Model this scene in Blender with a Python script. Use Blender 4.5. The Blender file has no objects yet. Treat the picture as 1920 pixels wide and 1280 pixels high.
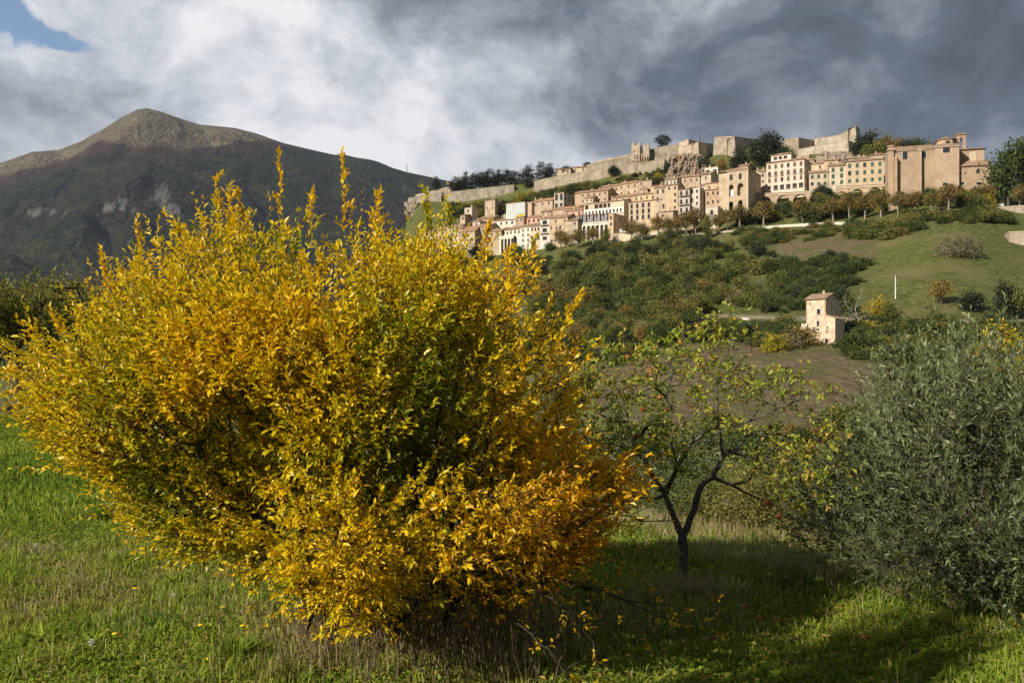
import bpy, math, random
import numpy as np
from mathutils import Vector
random.seed(7)
RNG = np.random.default_rng(11)
sc = bpy.context.scene
COL = sc.collection

# ------------------------------------------------------------------ camera
CAMZ = 1.6
FPX = 1663.0            # focal length in pixels of the 1920 px wide photograph
HY = 690.0              # row of the horizon
cam = bpy.data.cameras.new('camera')
cam.sensor_width = 36.0
cam.lens = 36.0 * FPX / 1920.0
cam.shift_y = (HY - 640.0) / 1920.0
cam.clip_start = 0.1
cam.clip_end = 60000.0
camo = bpy.data.objects.new('camera', cam)
camo.location = (0, 0, CAMZ)
camo.rotation_euler = (math.radians(90), 0, 0)
COL.objects.link(camo)
sc.camera = camo
sc.view_settings.view_transform = 'Standard'
sc.view_settings.look = 'None'
sc.view_settings.exposure = 0.45
sc.view_settings.gamma = 1.0
sc.render.film_transparent = False
sc.cycles.max_bounces = 6
sc.cycles.diffuse_bounces = 2
sc.cycles.glossy_bounces = 2
sc.cycles.transmission_bounces = 3
sc.cycles.transparent_max_bounces = 4
sc.cycles.volume_bounces = 0
sc.cycles.caustics_reflective = False
sc.cycles.caustics_refractive = False

# ------------------------------------------------------------------ sun and sky
SUN_H = (-0.77, -0.64)      # horizontal direction towards the sun
SUN_EL = math.radians(30)
_n = math.hypot(*SUN_H)
TOSUN = Vector((SUN_H[0] / _n * math.cos(SUN_EL), SUN_H[1] / _n * math.cos(SUN_EL), math.sin(SUN_EL)))
sun = bpy.data.lights.new('sun', 'SUN')
sun.energy = 4.8
sun.angle = math.radians(0.5)
sun.color = (1.0, 0.91, 0.77)
suno = bpy.data.objects.new('sun', sun)
suno.rotation_euler = TOSUN.to_track_quat('Z', 'Y').to_euler()
suno.location = (-40, -20, 40)
COL.objects.link(suno)


class NT:
    """small helper around a node tree"""
    def __init__(s, tree):
        s.t = tree
        tree.nodes.clear()
        s.n = tree.nodes
        s.l = tree.links

    def node(s, kind, **kw):
        n = s.n.new(kind)
        for k, v in kw.items():
            if k.startswith('_'):
                setattr(n, k[1:], v)
            else:
                n.inputs[k].default_value = v
        return n

    def link(s, a, b):
        s.l.new(a, b)

    def val(s, x, sock):
        if isinstance(x, (int, float)):
            sock.default_value = x
        elif isinstance(x, tuple):
            sock.default_value = x if len(x) == 4 or len(sock.default_value) == 3 else (*x, 1)
        else:
            s.link(x, sock)

    def math(s, op, a, b=0.0, clamp=False):
        n = s.n.new('ShaderNodeMath')
        n.operation = op
        n.use_clamp = clamp
        s.val(a, n.inputs[0])
        s.val(b, n.inputs[1])
        return n.outputs[0]

    def mix(s, f, a, b, blend='MIX'):
        n = s.n.new('ShaderNodeMix')
        n.data_type = 'RGBA'
        n.blend_type = blend
        n.clamp_factor = True
        s.val(f, n.inputs[0])
        s.val(a, n.inputs[6])
        s.val(b, n.inputs[7])
        return n.outputs[2]

    def ramp(s, f, stops, interp='LINEAR'):
        n = s.n.new('ShaderNodeValToRGB')
        n.color_ramp.interpolation = interp
        e = n.color_ramp.elements
        while len(e) < len(stops):
            e.new(0.5)
        for i, (p, c) in enumerate(stops):
            e[i].position = p
            e[i].color = (*c, 1) if len(c) == 3 else c
        s.val(f, n.inputs[0])
        return n.outputs[0]

    def smooth(s, x, a, b, lo=0.0, hi=1.0):
        n = s.n.new('ShaderNodeMapRange')
        n.interpolation_type = 'SMOOTHSTEP'
        s.val(x, n.inputs[0])
        for i, v in enumerate((a, b, lo, hi)):
            n.inputs[i + 1].default_value = v
        return n.outputs[0]

    def noise(s, vec, scale, detail=4, rough=0.55, dist=0.0, out=0):
        n = s.n.new('ShaderNodeTexNoise')
        n.inputs['Scale'].default_value = scale
        n.inputs['Detail'].default_value = detail
        n.inputs['Roughness'].default_value = rough
        n.inputs['Distortion'].default_value = dist
        if vec is not None:
            s.link(vec, n.inputs['Vector'])
        return n.outputs[out]

    def mapping(s, vec, scale=(1, 1, 1), loc=(0, 0, 0)):
        n = s.n.new('ShaderNodeMapping')
        n.inputs['Scale'].default_value = scale
        n.inputs['Location'].default_value = loc
        s.link(vec, n.inputs['Vector'])
        return n.outputs[0]


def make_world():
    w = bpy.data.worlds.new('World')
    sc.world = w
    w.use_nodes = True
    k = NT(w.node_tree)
    tc = k.node('ShaderNodeTexCoord')
    sep = k.node('ShaderNodeSeparateXYZ')
    k.link(tc.outputs['Generated'], sep.inputs[0])
    X, Y, Z = sep.outputs
    az = k.math('ARCTAN2', X, Y)                 # 0 ahead, + to the right
    hyp = k.math('SQRT', k.math('ADD', k.math('MULTIPLY', X, X), k.math('MULTIPLY', Y, Y)))
    el = k.math('ARCTAN2', Z, hyp)
    sky = k.node('ShaderNodeTexSky')
    sky.sky_type = 'NISHITA'
    sky.sun_disc = False
    sky.sun_elevation = SUN_EL
    sky.sun_rotation = math.atan2(SUN_H[0], SUN_H[1])
    sky.altitude = 400
    bg_sky = k.node('ShaderNodeBackground', Strength=0.11)
    k.link(sky.outputs[0], bg_sky.inputs['Color'])
    # cloud deck: noise laid on flattened direction, tilted bands
    comb = k.node('ShaderNodeCombineXYZ')
    k.link(az, comb.inputs[0])
    k.link(k.math('MULTIPLY', el, 1.0), comb.inputs[1])
    v = comb.outputs[0]
    warp = k.noise(k.mapping(v, (1, 1, 1), (3.1, 1.7, 0)), 2.2, 3, 0.5, out=1)
    wv = k.node('ShaderNodeVectorMath', _operation='MULTIPLY_ADD')
    k.link(warp, wv.inputs[0])
    wv.inputs[1].default_value = (0.22, 0.22, 0.22)
    k.link(v, wv.inputs[2])
    v2 = wv.outputs[0]
    n_big = k.noise(k.mapping(v2, (0.8, 1.5, 1), (0.7, 4.2, 0)), 2.6, 5, 0.5)
    n_mid = k.noise(k.mapping(v2, (1, 1.35, 1), (5.2, 0.4, 2)), 6.0, 9, 0.56)
    n_fine = k.noise(k.mapping(v2, (1, 1.2, 1), (9.2, 7.4, 1)), 13.0, 10, 0.66)

    def blob(a0, e0, sa, se, tilt=0.0):
        da = k.math('SUBTRACT', az, a0)
        de = k.math('SUBTRACT', k.math('SUBTRACT', el, e0), k.math('MULTIPLY', da, tilt))
        qa = k.math('POWER', k.math('ABSOLUTE', k.math('DIVIDE', da, sa)), 2.0)
        qe = k.math('POWER', k.math('ABSOLUTE', k.math('DIVIDE', de, se)), 2.0)
        return k.math('EXPONENT', k.math('MULTIPLY', k.math('ADD', qa, qe), -1.0))
    # darkness of the storm cloud: to the right of the view
    d1 = blob(0.42, 0.29, 0.36, 0.085, 0.03)
    d2 = blob(0.62, 0.22, 0.22, 0.12)
    d3 = blob(0.02, 0.40, 0.30, 0.045, -0.05)
    d4 = blob(0.10, 0.285, 0.12, 0.05, 0.1)
    dark = k.math('ADD', k.math('MULTIPLY', d1, 0.75), k.math('MULTIPLY', d2, 0.55))
    dark = k.math('ADD', dark, k.math('MULTIPLY', d3, 0.42))
    dark = k.math('ADD', dark, k.math('MULTIPLY', d4, 0.30))
    b1 = blob(-0.08, 0.235, 0.17, 0.055, 0.0)
    b2 = blob(-0.45, 0.36, 0.16, 0.06)
    b3 = blob(0.30, 0.385, 0.20, 0.022, -0.02)
    b4 = blob(-0.25, 0.27, 0.36, 0.11)
    light = k.math('ADD', k.math('MULTIPLY', b1, 0.20), k.math('MULTIPLY', b2, 0.14))
    light = k.math('ADD', light, k.math('MULTIPLY', b3, 0.16))
    light = k.math('ADD', light, k.math('MULTIPLY', b4, 0.11))
    bil = k.noise(k.mapping(v2, (1, 1.3, 1), (1.3, 8.4, 3)), 5.6, 7, 0.6)
    bil = k.math('SUBTRACT', 1.0, k.math('ABSOLUTE', k.math('SUBTRACT', k.math('MULTIPLY', bil, 2.0), 1.0)))
    bil = k.math('POWER', bil, 2.0)
    t = k.math('ADD', k.math('ADD', 0.87, k.math('MULTIPLY', bil, -0.19)), k.math('MULTIPLY', k.math('SUBTRACT', n_mid, 0.5), 1.25))
    t = k.math('ADD', t, k.math('MULTIPLY', k.math('SUBTRACT', n_big, 0.5), 0.75))
    t = k.math('ADD', t, k.math('MULTIPLY', k.math('SUBTRACT', n_fine, 0.5), 0.80))
    t = k.math('ADD', k.math('SUBTRACT', t, k.math('MULTIPLY', dark, 0.64)), light)
    # unseen sky overhead and behind the viewer, darkened to cut ambient fill
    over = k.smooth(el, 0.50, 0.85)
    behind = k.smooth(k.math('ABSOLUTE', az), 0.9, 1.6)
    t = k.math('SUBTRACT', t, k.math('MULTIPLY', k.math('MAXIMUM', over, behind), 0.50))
    col = k.ramp(t, [(0.0, (0.056, 0.068, 0.090)), (0.25, (0.094, 0.112, 0.142)), (0.46, (0.20, 0.225, 0.27)),
                     (0.66, (0.36, 0.385, 0.43)), (0.82, (0.50, 0.52, 0.555)), (1.0, (0.68, 0.68, 0.69))])
    bg_c = k.node('ShaderNodeBackground', Strength=1.0)
    k.link(col, bg_c.inputs['Color'])
    # holes of blue sky
    h1 = blob(-0.468, 0.318, 0.046, 0.0115, -0.20)
    h2 = blob(-0.535, 0.352, 0.030, 0.040, -0.6)
    h3 = blob(0.005, 0.252, 0.035, 0.012)
    h = k.math('ADD', k.math('ADD', h1, h2), k.math('MULTIPLY', h3, 0.25))
    hn = k.math('ADD', k.math('MULTIPLY', k.math('SUBTRACT', n_fine, 0.5), 3.0), k.math('MULTIPLY', k.math('SUBTRACT', n_mid, 0.5), 2.2))
    h = k.math('MULTIPLY', k.smooth(k.math('ADD', h, hn), 0.36, 0.80), k.smooth(h, 0.10, 0.40))
    mx = k.node('ShaderNodeMixShader')
    k.link(h, mx.inputs[0])
    k.link(bg_c.outputs[0], mx.inputs[1])
    k.link(bg_sky.outputs[0], mx.inputs[2])
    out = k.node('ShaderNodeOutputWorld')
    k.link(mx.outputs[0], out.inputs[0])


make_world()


# ------------------------------------------------------------------ numeric helpers
def hash2(ix, iy, seed=0):
    with np.errstate(over='ignore'):
        h = (ix.astype(np.int64) * 374761393 + iy.astype(np.int64) * 668265263 + seed * 974634777) & 0x7fffffff
        h = ((h ^ (h >> 13)) * 1274126177) & 0x7fffffff
        h = h ^ (h >> 16)
    return (h & 0xffff) / 65535.0


def vnoise(x, y, seed=0):
    x = np.asarray(x, float); y = np.asarray(y, float)
    ix = np.floor(x); iy = np.floor(y)
    fx = x - ix; fy = y - iy
    fx = fx * fx * (3 - 2 * fx); fy = fy * fy * (3 - 2 * fy)
    a = hash2(ix, iy, seed); b = hash2(ix + 1, iy, seed)
    c = hash2(ix, iy + 1, seed); d = hash2(ix + 1, iy + 1, seed)
    return (a + (b - a) * fx) * (1 - fy) + (c + (d - c) * fx) * fy


def fbm(x, y, oct=4, seed=0):
    s = 0.0; a = 0.5; f = 1.0; t = 0
    for i in range(oct):
        s = s + a * vnoise(x * f, y * f, seed + i * 17); t += a
        a *= 0.5; f *= 2.03
    return s / t


def nrm(v):
    return v / np.maximum(np.linalg.norm(v, axis=-1, keepdims=True), 1e-9)


def inpoly(px, py, poly):
    poly = np.asarray(poly, float)
    x0, y0 = poly[:, 0], poly[:, 1]
    x1, y1 = np.roll(x0, -1), np.roll(y0, -1)
    px = np.asarray(px)[..., None]; py = np.asarray(py)[..., None]
    c = ((y0 > py) != (y1 > py)) & (px < (x1 - x0) * (py - y0) / (y1 - y0 + 1e-12) + x0)
    return c.sum(-1) % 2 == 1


# ------------------------------------------------------------------ mesh building
class MB:
    def __init__(s):
        s.V = []; s.F = []; s.A = []; s.n = 0

    def add(s, v, f, mat=0, var=0.0):
        v = np.asarray(v, float).reshape(-1, 3)
        f = np.asarray(f, np.int64)
        if f.ndim == 1:
            f = f.reshape(1, -1)
        s.V.append(v); s.F.append((f + s.n, mat))
        s.A.append(np.broadcast_to(np.asarray(var, float), (len(v),)))
        s.n += len(v)
        return s

    def box(s, a, b, mat=0):
        x0, y0, z0 = a; x1, y1, z1 = b
        v = [(x0, y0, z0), (x1, y0, z0), (x1, y1, z0), (x0, y1, z0), (x0, y0, z1), (x1, y0, z1), (x1, y1, z1), (x0, y1, z1)]
        return s.add(v, [(0, 3, 2, 1), (4, 5, 6, 7), (0, 1, 5, 4), (1, 2, 6, 5), (2, 3, 7, 6), (3, 0, 4, 7)], mat)

    def prism(s, poly, x0, x1, mat=0):
        """poly of (y, z) extruded along x"""
        n = len(poly)
        v = [(x0, y, z) for y, z in poly] + [(x1, y, z) for y, z in poly]
        s.add(v, [(i, (i + 1) % n, n + (i + 1) % n, n + i) for i in range(n)], mat)
        s.n -= 0
        base = s.n - 2 * n
        s.F.append((np.array([[base + i for i in range(n)][::-1]]), mat))
        s.F.append((np.array([[base + n + i for i in range(n)]]), mat))
        return s

    def lathe(s, prof, seg=10, c=(0, 0, 0), mat=0):
        """prof of (r, z)"""
        a = np.linspace(0, 2 * np.pi, seg, endpoint=False)
        v = []
        for r, z in prof:
            v += [(c[0] + r * math.cos(t), c[1] + r * math.sin(t), c[2] + z) for t in a]
        f = []
        for i in range(len(prof) - 1):
            for j in range(seg):
                k = (j + 1) % seg
                f.append((i * seg + j, i * seg + k, (i + 1) * seg + k, (i + 1) * seg + j))
        return s.add(v, f, mat)

    def tubes(s, P0, P1, R0, R1, sides=5, mat=0, var=0.0):
        P0 = np.asarray(P0, float); P1 = np.asarray(P1, float)
        n = len(P0)
        if n == 0:
            return s
        R0 = np.broadcast_to(R0, (n,)); R1 = np.broadcast_to(R1, (n,))
        d = nrm(P1 - P0)
        up = np.where(np.abs(d[:, 2:3]) > 0.9, np.array([[1.0, 0, 0]]), np.array([[0, 0, 1.0]]))
        a = nrm(np.cross(d, up)); b = np.cross(d, a)
        t = np.arange(sides) * 2 * np.pi / sides
        ring = a[:, None, :] * np.cos(t)[None, :, None] + b[:, None, :] * np.sin(t)[None, :, None]
        v = np.concatenate([P0[:, None] + ring * R0[:, None, None], P1[:, None] + ring * R1[:, None, None]], 1)
        j = np.arange(sides); kk = (j + 1) % sides
        f = np.stack([j, kk, sides + kk, sides + j], 1)
        F = (f[None] + (np.arange(n) * 2 * sides)[:, None, None]).reshape(-1, 4)
        return s.add(v.reshape(-1, 3), F, mat, var)

    def build(s, name, mats, parent=None, smooth=False, loc=None, var=False):
        me = bpy.data.meshes.new(name)
        V = np.concatenate(s.V).astype(np.float32)
        me.vertices.add(len(V)); me.vertices.foreach_set('co', V.ravel())
        loops = np.concatenate([f.ravel() for f, _ in s.F]).astype(np.int32)
        sizes = np.concatenate([np.full(len(f), f.shape[1]) for f, _ in s.F]).astype(np.int32)
        mi = np.concatenate([np.full(len(f), m) for f, m in s.F]).astype(np.int32)
        me.loops.add(len(loops)); me.loops.foreach_set('vertex_index', loops)
        me.polygons.add(len(sizes))
        me.polygons.foreach_set('loop_start', np.concatenate([[0], np.cumsum(sizes)[:-1]]).astype(np.int32))
        me.polygons.foreach_set('material_index', mi)
        if not isinstance(mats, (list, tuple)):
            mats = [mats]
        for m in mats:
            me.materials.append(m)
        me.update(calc_edges=True)
        if not smooth:
            me.polygons.foreach_set('use_smooth', np.zeros(len(sizes), bool))
        else:
            me.polygons.foreach_set('use_smooth', np.ones(len(sizes), bool))
        if var:
            at = me.attributes.new('var', 'FLOAT', 'POINT')
            at.data.foreach_set('value', np.concatenate(s.A).astype(np.float32))
        o = bpy.data.objects.new(name, me)
        COL.objects.link(o)
        if parent is not None:
            o.parent = parent
        if loc is not None:
            o.location = loc
        return o


def tag(o, label=None, cat=None, group=None, kind=None):
    if label: o['label'] = label
    if cat: o['category'] = cat
    if group: o['group'] = group
    if kind: o['kind'] = kind
    return o


def empty(name, loc=(0, 0, 0), rz=0.0, label=None, cat=None, group=None):
    o = bpy.data.objects.new(name, None)
    o.location = loc; o.rotation_euler = (0, 0, rz)
    o.empty_display_size = 0.3
    COL.objects.link(o)
    return tag(o, label, cat, group)


def children_of(o):
    return [c for c in bpy.data.objects if c.parent == o]


# ------------------------------------------------------------------ materials
def principled(k, color, rough=0.85, spec=0.25, bump=None, bstr=0.4, bdist=0.05):
    p = k.node('ShaderNodeBsdfPrincipled', Roughness=rough)
    p.inputs['Specular IOR Level'].default_value = spec
    k.val(color, p.inputs['Base Color'])
    if bump is not None:
        b = k.node('ShaderNodeBump', Strength=bstr, Distance=bdist)
        k.link(bump, b.inputs['Height'])
        k.link(b.outputs[0], p.inputs['Normal'])
    return p


def mat_begin(name):
    m = bpy.data.materials.new(name)
    m.use_nodes = True
    k = NT(m.node_tree)
    return m, k


def mat_end(k, shader):
    o = k.node('ShaderNodeOutputMaterial')
    k.link(shader, o.inputs[0])


def mat_simple(name, c1, c2, scale=3.0, rough=0.85, bstr=0.3, bdist=0.03, c3=None, s3=0.4, spec=0.25, world=False, rnd=0.0):
    m, k = mat_begin(name)
    if world:
        g = k.node('ShaderNodeNewGeometry').outputs['Position']
    else:
        g = k.node('ShaderNodeTexCoord').outputs['Object']
    n = k.noise(g, scale, 6, 0.6)
    col = k.mix(k.smooth(n, 0.3, 0.7), c1, c2)
    if c3 is not None:
        n2 = k.noise(k.mapping(g, (1, 1, 1), (7, 3, 2)), s3, 5, 0.6)
        col = k.mix(k.smooth(n2, 0.45, 0.7), col, c3)
    if rnd:
        oi = k.node('ShaderNodeObjectInfo').outputs['Random']
        f = k.math('ADD', 1 - rnd, k.math('MULTIPLY', oi, 2 * rnd))
        cc = k.node('ShaderNodeCombineXYZ')
        for i in range(3):
            k.link(f, cc.inputs[i])
        col = k.mix(1.0, col, cc.outputs[0], 'MULTIPLY')
    p = principled(k, col, rough, spec, n, bstr, bdist)
    mat_end(k, p.outputs[0])
    return m


def mat_leaf(name, stops, trans=0.35, rough=0.45, spec=0.35, rnd=0.0, tsat=1.0, pos=0.0):
    """stops: colour ramp over the per-vertex value 'var'"""
    m, k = mat_begin(name)
    at = k.node('ShaderNodeAttribute', _attribute_name='var')
    f = at.outputs['Fac']
    col = k.ramp(f, stops)
    if rnd:
        oi = k.node('ShaderNodeObjectInfo').outputs['Random']
        g = k.math('ADD', 1 - rnd, k.math('MULTIPLY', oi, 2 * rnd))
        cc = k.node('ShaderNodeCombineXYZ')
        k.link(g, cc.inputs[0])
        k.link(k.math('ADD', 1 - rnd * .5, k.math('MULTIPLY', oi, rnd)), cc.inputs[1])
        k.link(g, cc.inputs[2])
        col = k.mix(1.0, col, cc.outputs[0], 'MULTIPLY')
    p = principled(k, col, rough, spec)
    tr = k.node('ShaderNodeBsdfTranslucent')
    k.link(col, tr.inputs[0])
    mx = k.node('ShaderNodeMixShader')
    mx.inputs[0].default_value = trans
    k.link(p.outputs[0], mx.inputs[1]); k.link(tr.outputs[0], mx.inputs[2])
    mat_end(k, mx.outputs[0])
    return m


# ------------------------------------------------------------------ terrain model
def zpy(py, d):
    return CAMZ + (HY - py) / FPX * d


def P(d, py):
    return (d, zpy(py, d))


END = (1400, 0.0)
TAB = {
    -1500: [(60, -4), (120, -25), (300, -50), (700, -40), P(1400, 575)],
    0: [(60, -4), (120, -25), (300, -50), (700, -40), P(1400, 575)],
    500: [(60, -6), (120, -25), (300, -45), (700, -40), P(1400, 575)],
    700: [(60, -8), (120, -24), (300, -30), (500, -25), (700, -30), P(1400, 575)],
    765: [(60, -10), (150, -20), (300, 0), P(450, 560), P(540, 480), P(600, 400), P(625, 380), P(660, 380), (800, 60), END],
    850: [(60, -10), (150, -15), (300, 10), P(420, 560), P(520, 485), P(560, 440), P(598, 390), P(621, 381), P(632, 358), P(700, 356), END],
    960: [(60, -12), (130, -14), (220, 2), P(350, 560), P(470, 484), P(485, 476), P(520, 428), P(560, 390), P(604, 375), P(613, 352), P(650, 346), END],
    1000: [(60, -12), (130, -14), (220, 0), P(350, 560), P(470, 482), P(480, 474), P(520, 424), P(560, 380), P(590, 365), P(598, 342), P(650, 338), END],
    1100: [(60, -12), P(120, 855), P(170, 740), P(320, 560), P(450, 467), P(460, 458), P(495, 410), P(535, 366), P(566, 350), P(576, 322), P(645, 314), END],
    1200: [(60, -12), P(110, 860), P(150, 740), P(300, 560), P(430, 457), P(440, 448), P(475, 402), P(515, 360), P(549, 334), P(558, 300), P(640, 290), END],
    1400: [(60, -12), P(105, 860), P(140, 740), P(190, 640), P(300, 530), P(395, 440), P(400, 431), P(412, 421), P(432, 371), P(460, 336), P(485, 308), P(517, 294), P(528, 268), P(640, 268), END],
    1600: [(60, -12), P(100, 860), P(130, 750), P(185, 645), P(215, 602), P(300, 480), P(375, 416), P(386, 410), P(396, 372), P(410, 349), P(440, 315), P(474, 302), P(484, 280), P(620, 280), END],
    1800: [(60, -12), P(95, 870), P(130, 760), P(180, 660), P(209, 606), P(215, 602), P(300, 425), P(330, 400), P(350, 375), P(372, 354), P(400, 325), P(460, 292), P(600, 300), END],
    1920: [(60, -12), P(95, 870), P(130, 760), P(180, 660), P(209, 606), P(215, 602), P(290, 470), P(330, 404), P(372, 378), P(460, 372), P(600, 380), END],
    2400: [(60, -12), P(95, 870), P(130, 760), P(180, 660), P(215, 604), P(300, 480), P(330, 430), P(460, 400), P(600, 410), END],
    4200: [(60, -12), P(95, 870), P(130, 760), P(215, 604), P(330, 430), P(460, 400), END],
}
KX = np.array(sorted(TAB), float)
LD = np.linspace(math.log(20), math.log(1400), 700)
_rows = []
for kx in sorted(TAB):
    t = np.array([(20, -3.5)] + TAB[kx])
    z = np.interp(np.exp(LD), t[:, 0], t[:, 1])
    # light smoothing
    ker = np.array([1, 2, 3, 2, 1.0]); ker /= ker.sum()
    z = np.convolve(np.pad(z, 2, mode='edge'), ker, 'valid')
    _rows.append(z)
ZT = np.array(_rows)


_gx = np.arange(-1500, 4200.1, 10.0)
_zt = np.array([np.interp(_gx, KX, ZT[:, j]) for j in range(ZT.shape[1])]).T
_k = np.exp(-0.5 * (np.arange(-12, 13) / 4.5) ** 2); _k /= _k.sum()
_sm = np.array([np.convolve(np.pad(_zt[:, j], 12, mode='edge'), _k, 'valid') for j in range(_zt.shape[1])]).T
_k2 = np.exp(-0.5 * (np.arange(-4, 5) / 1.2) ** 2); _k2 /= _k2.sum()
_sm2 = np.array([np.convolve(np.pad(_zt[:, j], 4, mode='edge'), _k2, 'valid') for j in range(_zt.shape[1])]).T
_wq = np.clip((np.abs(_gx - 765) - 60) / 120, 0, 1)[:, None]
ZG = _sm * _wq + _sm2 * (1 - _wq)


def far_z(px, d):
    q = (np.clip(px, -1500, 4199.0) + 1500) / 10.0
    i = q.astype(int); f = q - i
    j = np.clip((np.log(np.maximum(d, 20.0)) - LD[0]) / (LD[1] - LD[0]), 0, len(LD) - 1.001)
    j0 = j.astype(int); g = j - j0
    a = ZG[i, j0] * (1 - g) + ZG[i, j0 + 1] * g
    b = ZG[i + 1, j0] * (1 - g) + ZG[i + 1, j0 + 1] * g
    return a * (1 - f) + b * f


def near_z(x, y):
    s = 0.8 * x + 0.6 * y - 5.6
    s = np.maximum(s, 0)
    z = -0.33 * (np.sqrt(s * s + 9) - 3)
    z = np.maximum(z, -14)
    bump = 0.10 * (fbm(x * 0.5 + 50, y * 0.5 + 50, 3, 5) - 0.5) + 0.05 * (fbm(x * 2 + 9, y * 2, 2, 8) - 0.5)
    return z + bump


def ground_z(x, y):
    x = np.asarray(x, float); y = np.asarray(y, float)
    d = np.maximum(y, 1.0)
    px = 960 + FPX * x / d
    zf = far_z(px, d)
    n = (fbm(x * 0.03 + 100, y * 0.03 + 100, 4, 3) - 0.5) * 2.0 * np.clip((d - 60) / 100, 0, 1)
    n = n * np.where((px > 1000) & (d > 385), 0.25, 1.0)
    zf = zf + n
    zn = near_z(x, y)
    w = np.clip((d - 28) / 28, 0, 1); w = w * w * (3 - 2 * w)
    w = np.where(y < 20, 0, w)
    return zn * (1 - w) + zf * w


DS = np.concatenate([np.linspace(2.0, 28, 300), np.exp(np.linspace(math.log(28), math.log(1390), 1400))])


def hit(px, py, dmin=0.0):
    """first point of the ground seen at photograph pixel (px, py) -> x, y, z"""
    x = (px - 960) / FPX * DS
    z = ground_z(x, DS)
    pyg = HY - (z - CAMZ) / DS * FPX
    ok = np.where((pyg <= py) & (DS >= dmin))[0]
    i = ok[0] if len(ok) else len(DS) - 1
    return float(x[i]), float(DS[i]), float(z[i])


def at(px, py, d):
    return ((px - 960) / FPX * d, d, zpy(py, d))


def pxm(d):          # metres per photograph pixel at depth d
    return d / FPX


def w2p(x, y, z):
    return 960 + FPX * x / y, HY - (z - CAMZ) / y * FPX


# brown fields / lighter grass, drawn on the hillside as soft-edged patches
FIELD_BROWN = [(1270, 640), (1400, 632), (1470, 665), (1560, 660), (1700, 690), (1700, 800), (1500, 800), (1250, 800), (1080, 770), (1090, 700)]
FIELD_GREEN = [(1600, 455), (1720, 425), (1880, 420), (1960, 440), (1960, 590), (1640, 585), (1600, 545), (1620, 500)]
FIELD_MID = [(1440, 455), (1520, 432), (1640, 432), (1640, 500), (1560, 478), (1480, 485)]


def soft(px, py, poly, jit=14):
    n1 = (fbm(px * 0.03, py * 0.03, 3, 21) - 0.5) * 2 * jit
    n2 = (fbm(px * 0.03 + 40, py * 0.03, 3, 22) - 0.5) * 2 * jit
    a = 0
    for ox, oy in ((0, 0), (6, 0), (-6, 0), (0, 5), (0, -5)):
        a = a + inpoly(px + n1 + ox, py + n2 + oy, poly)
    return a / 5.0


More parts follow.
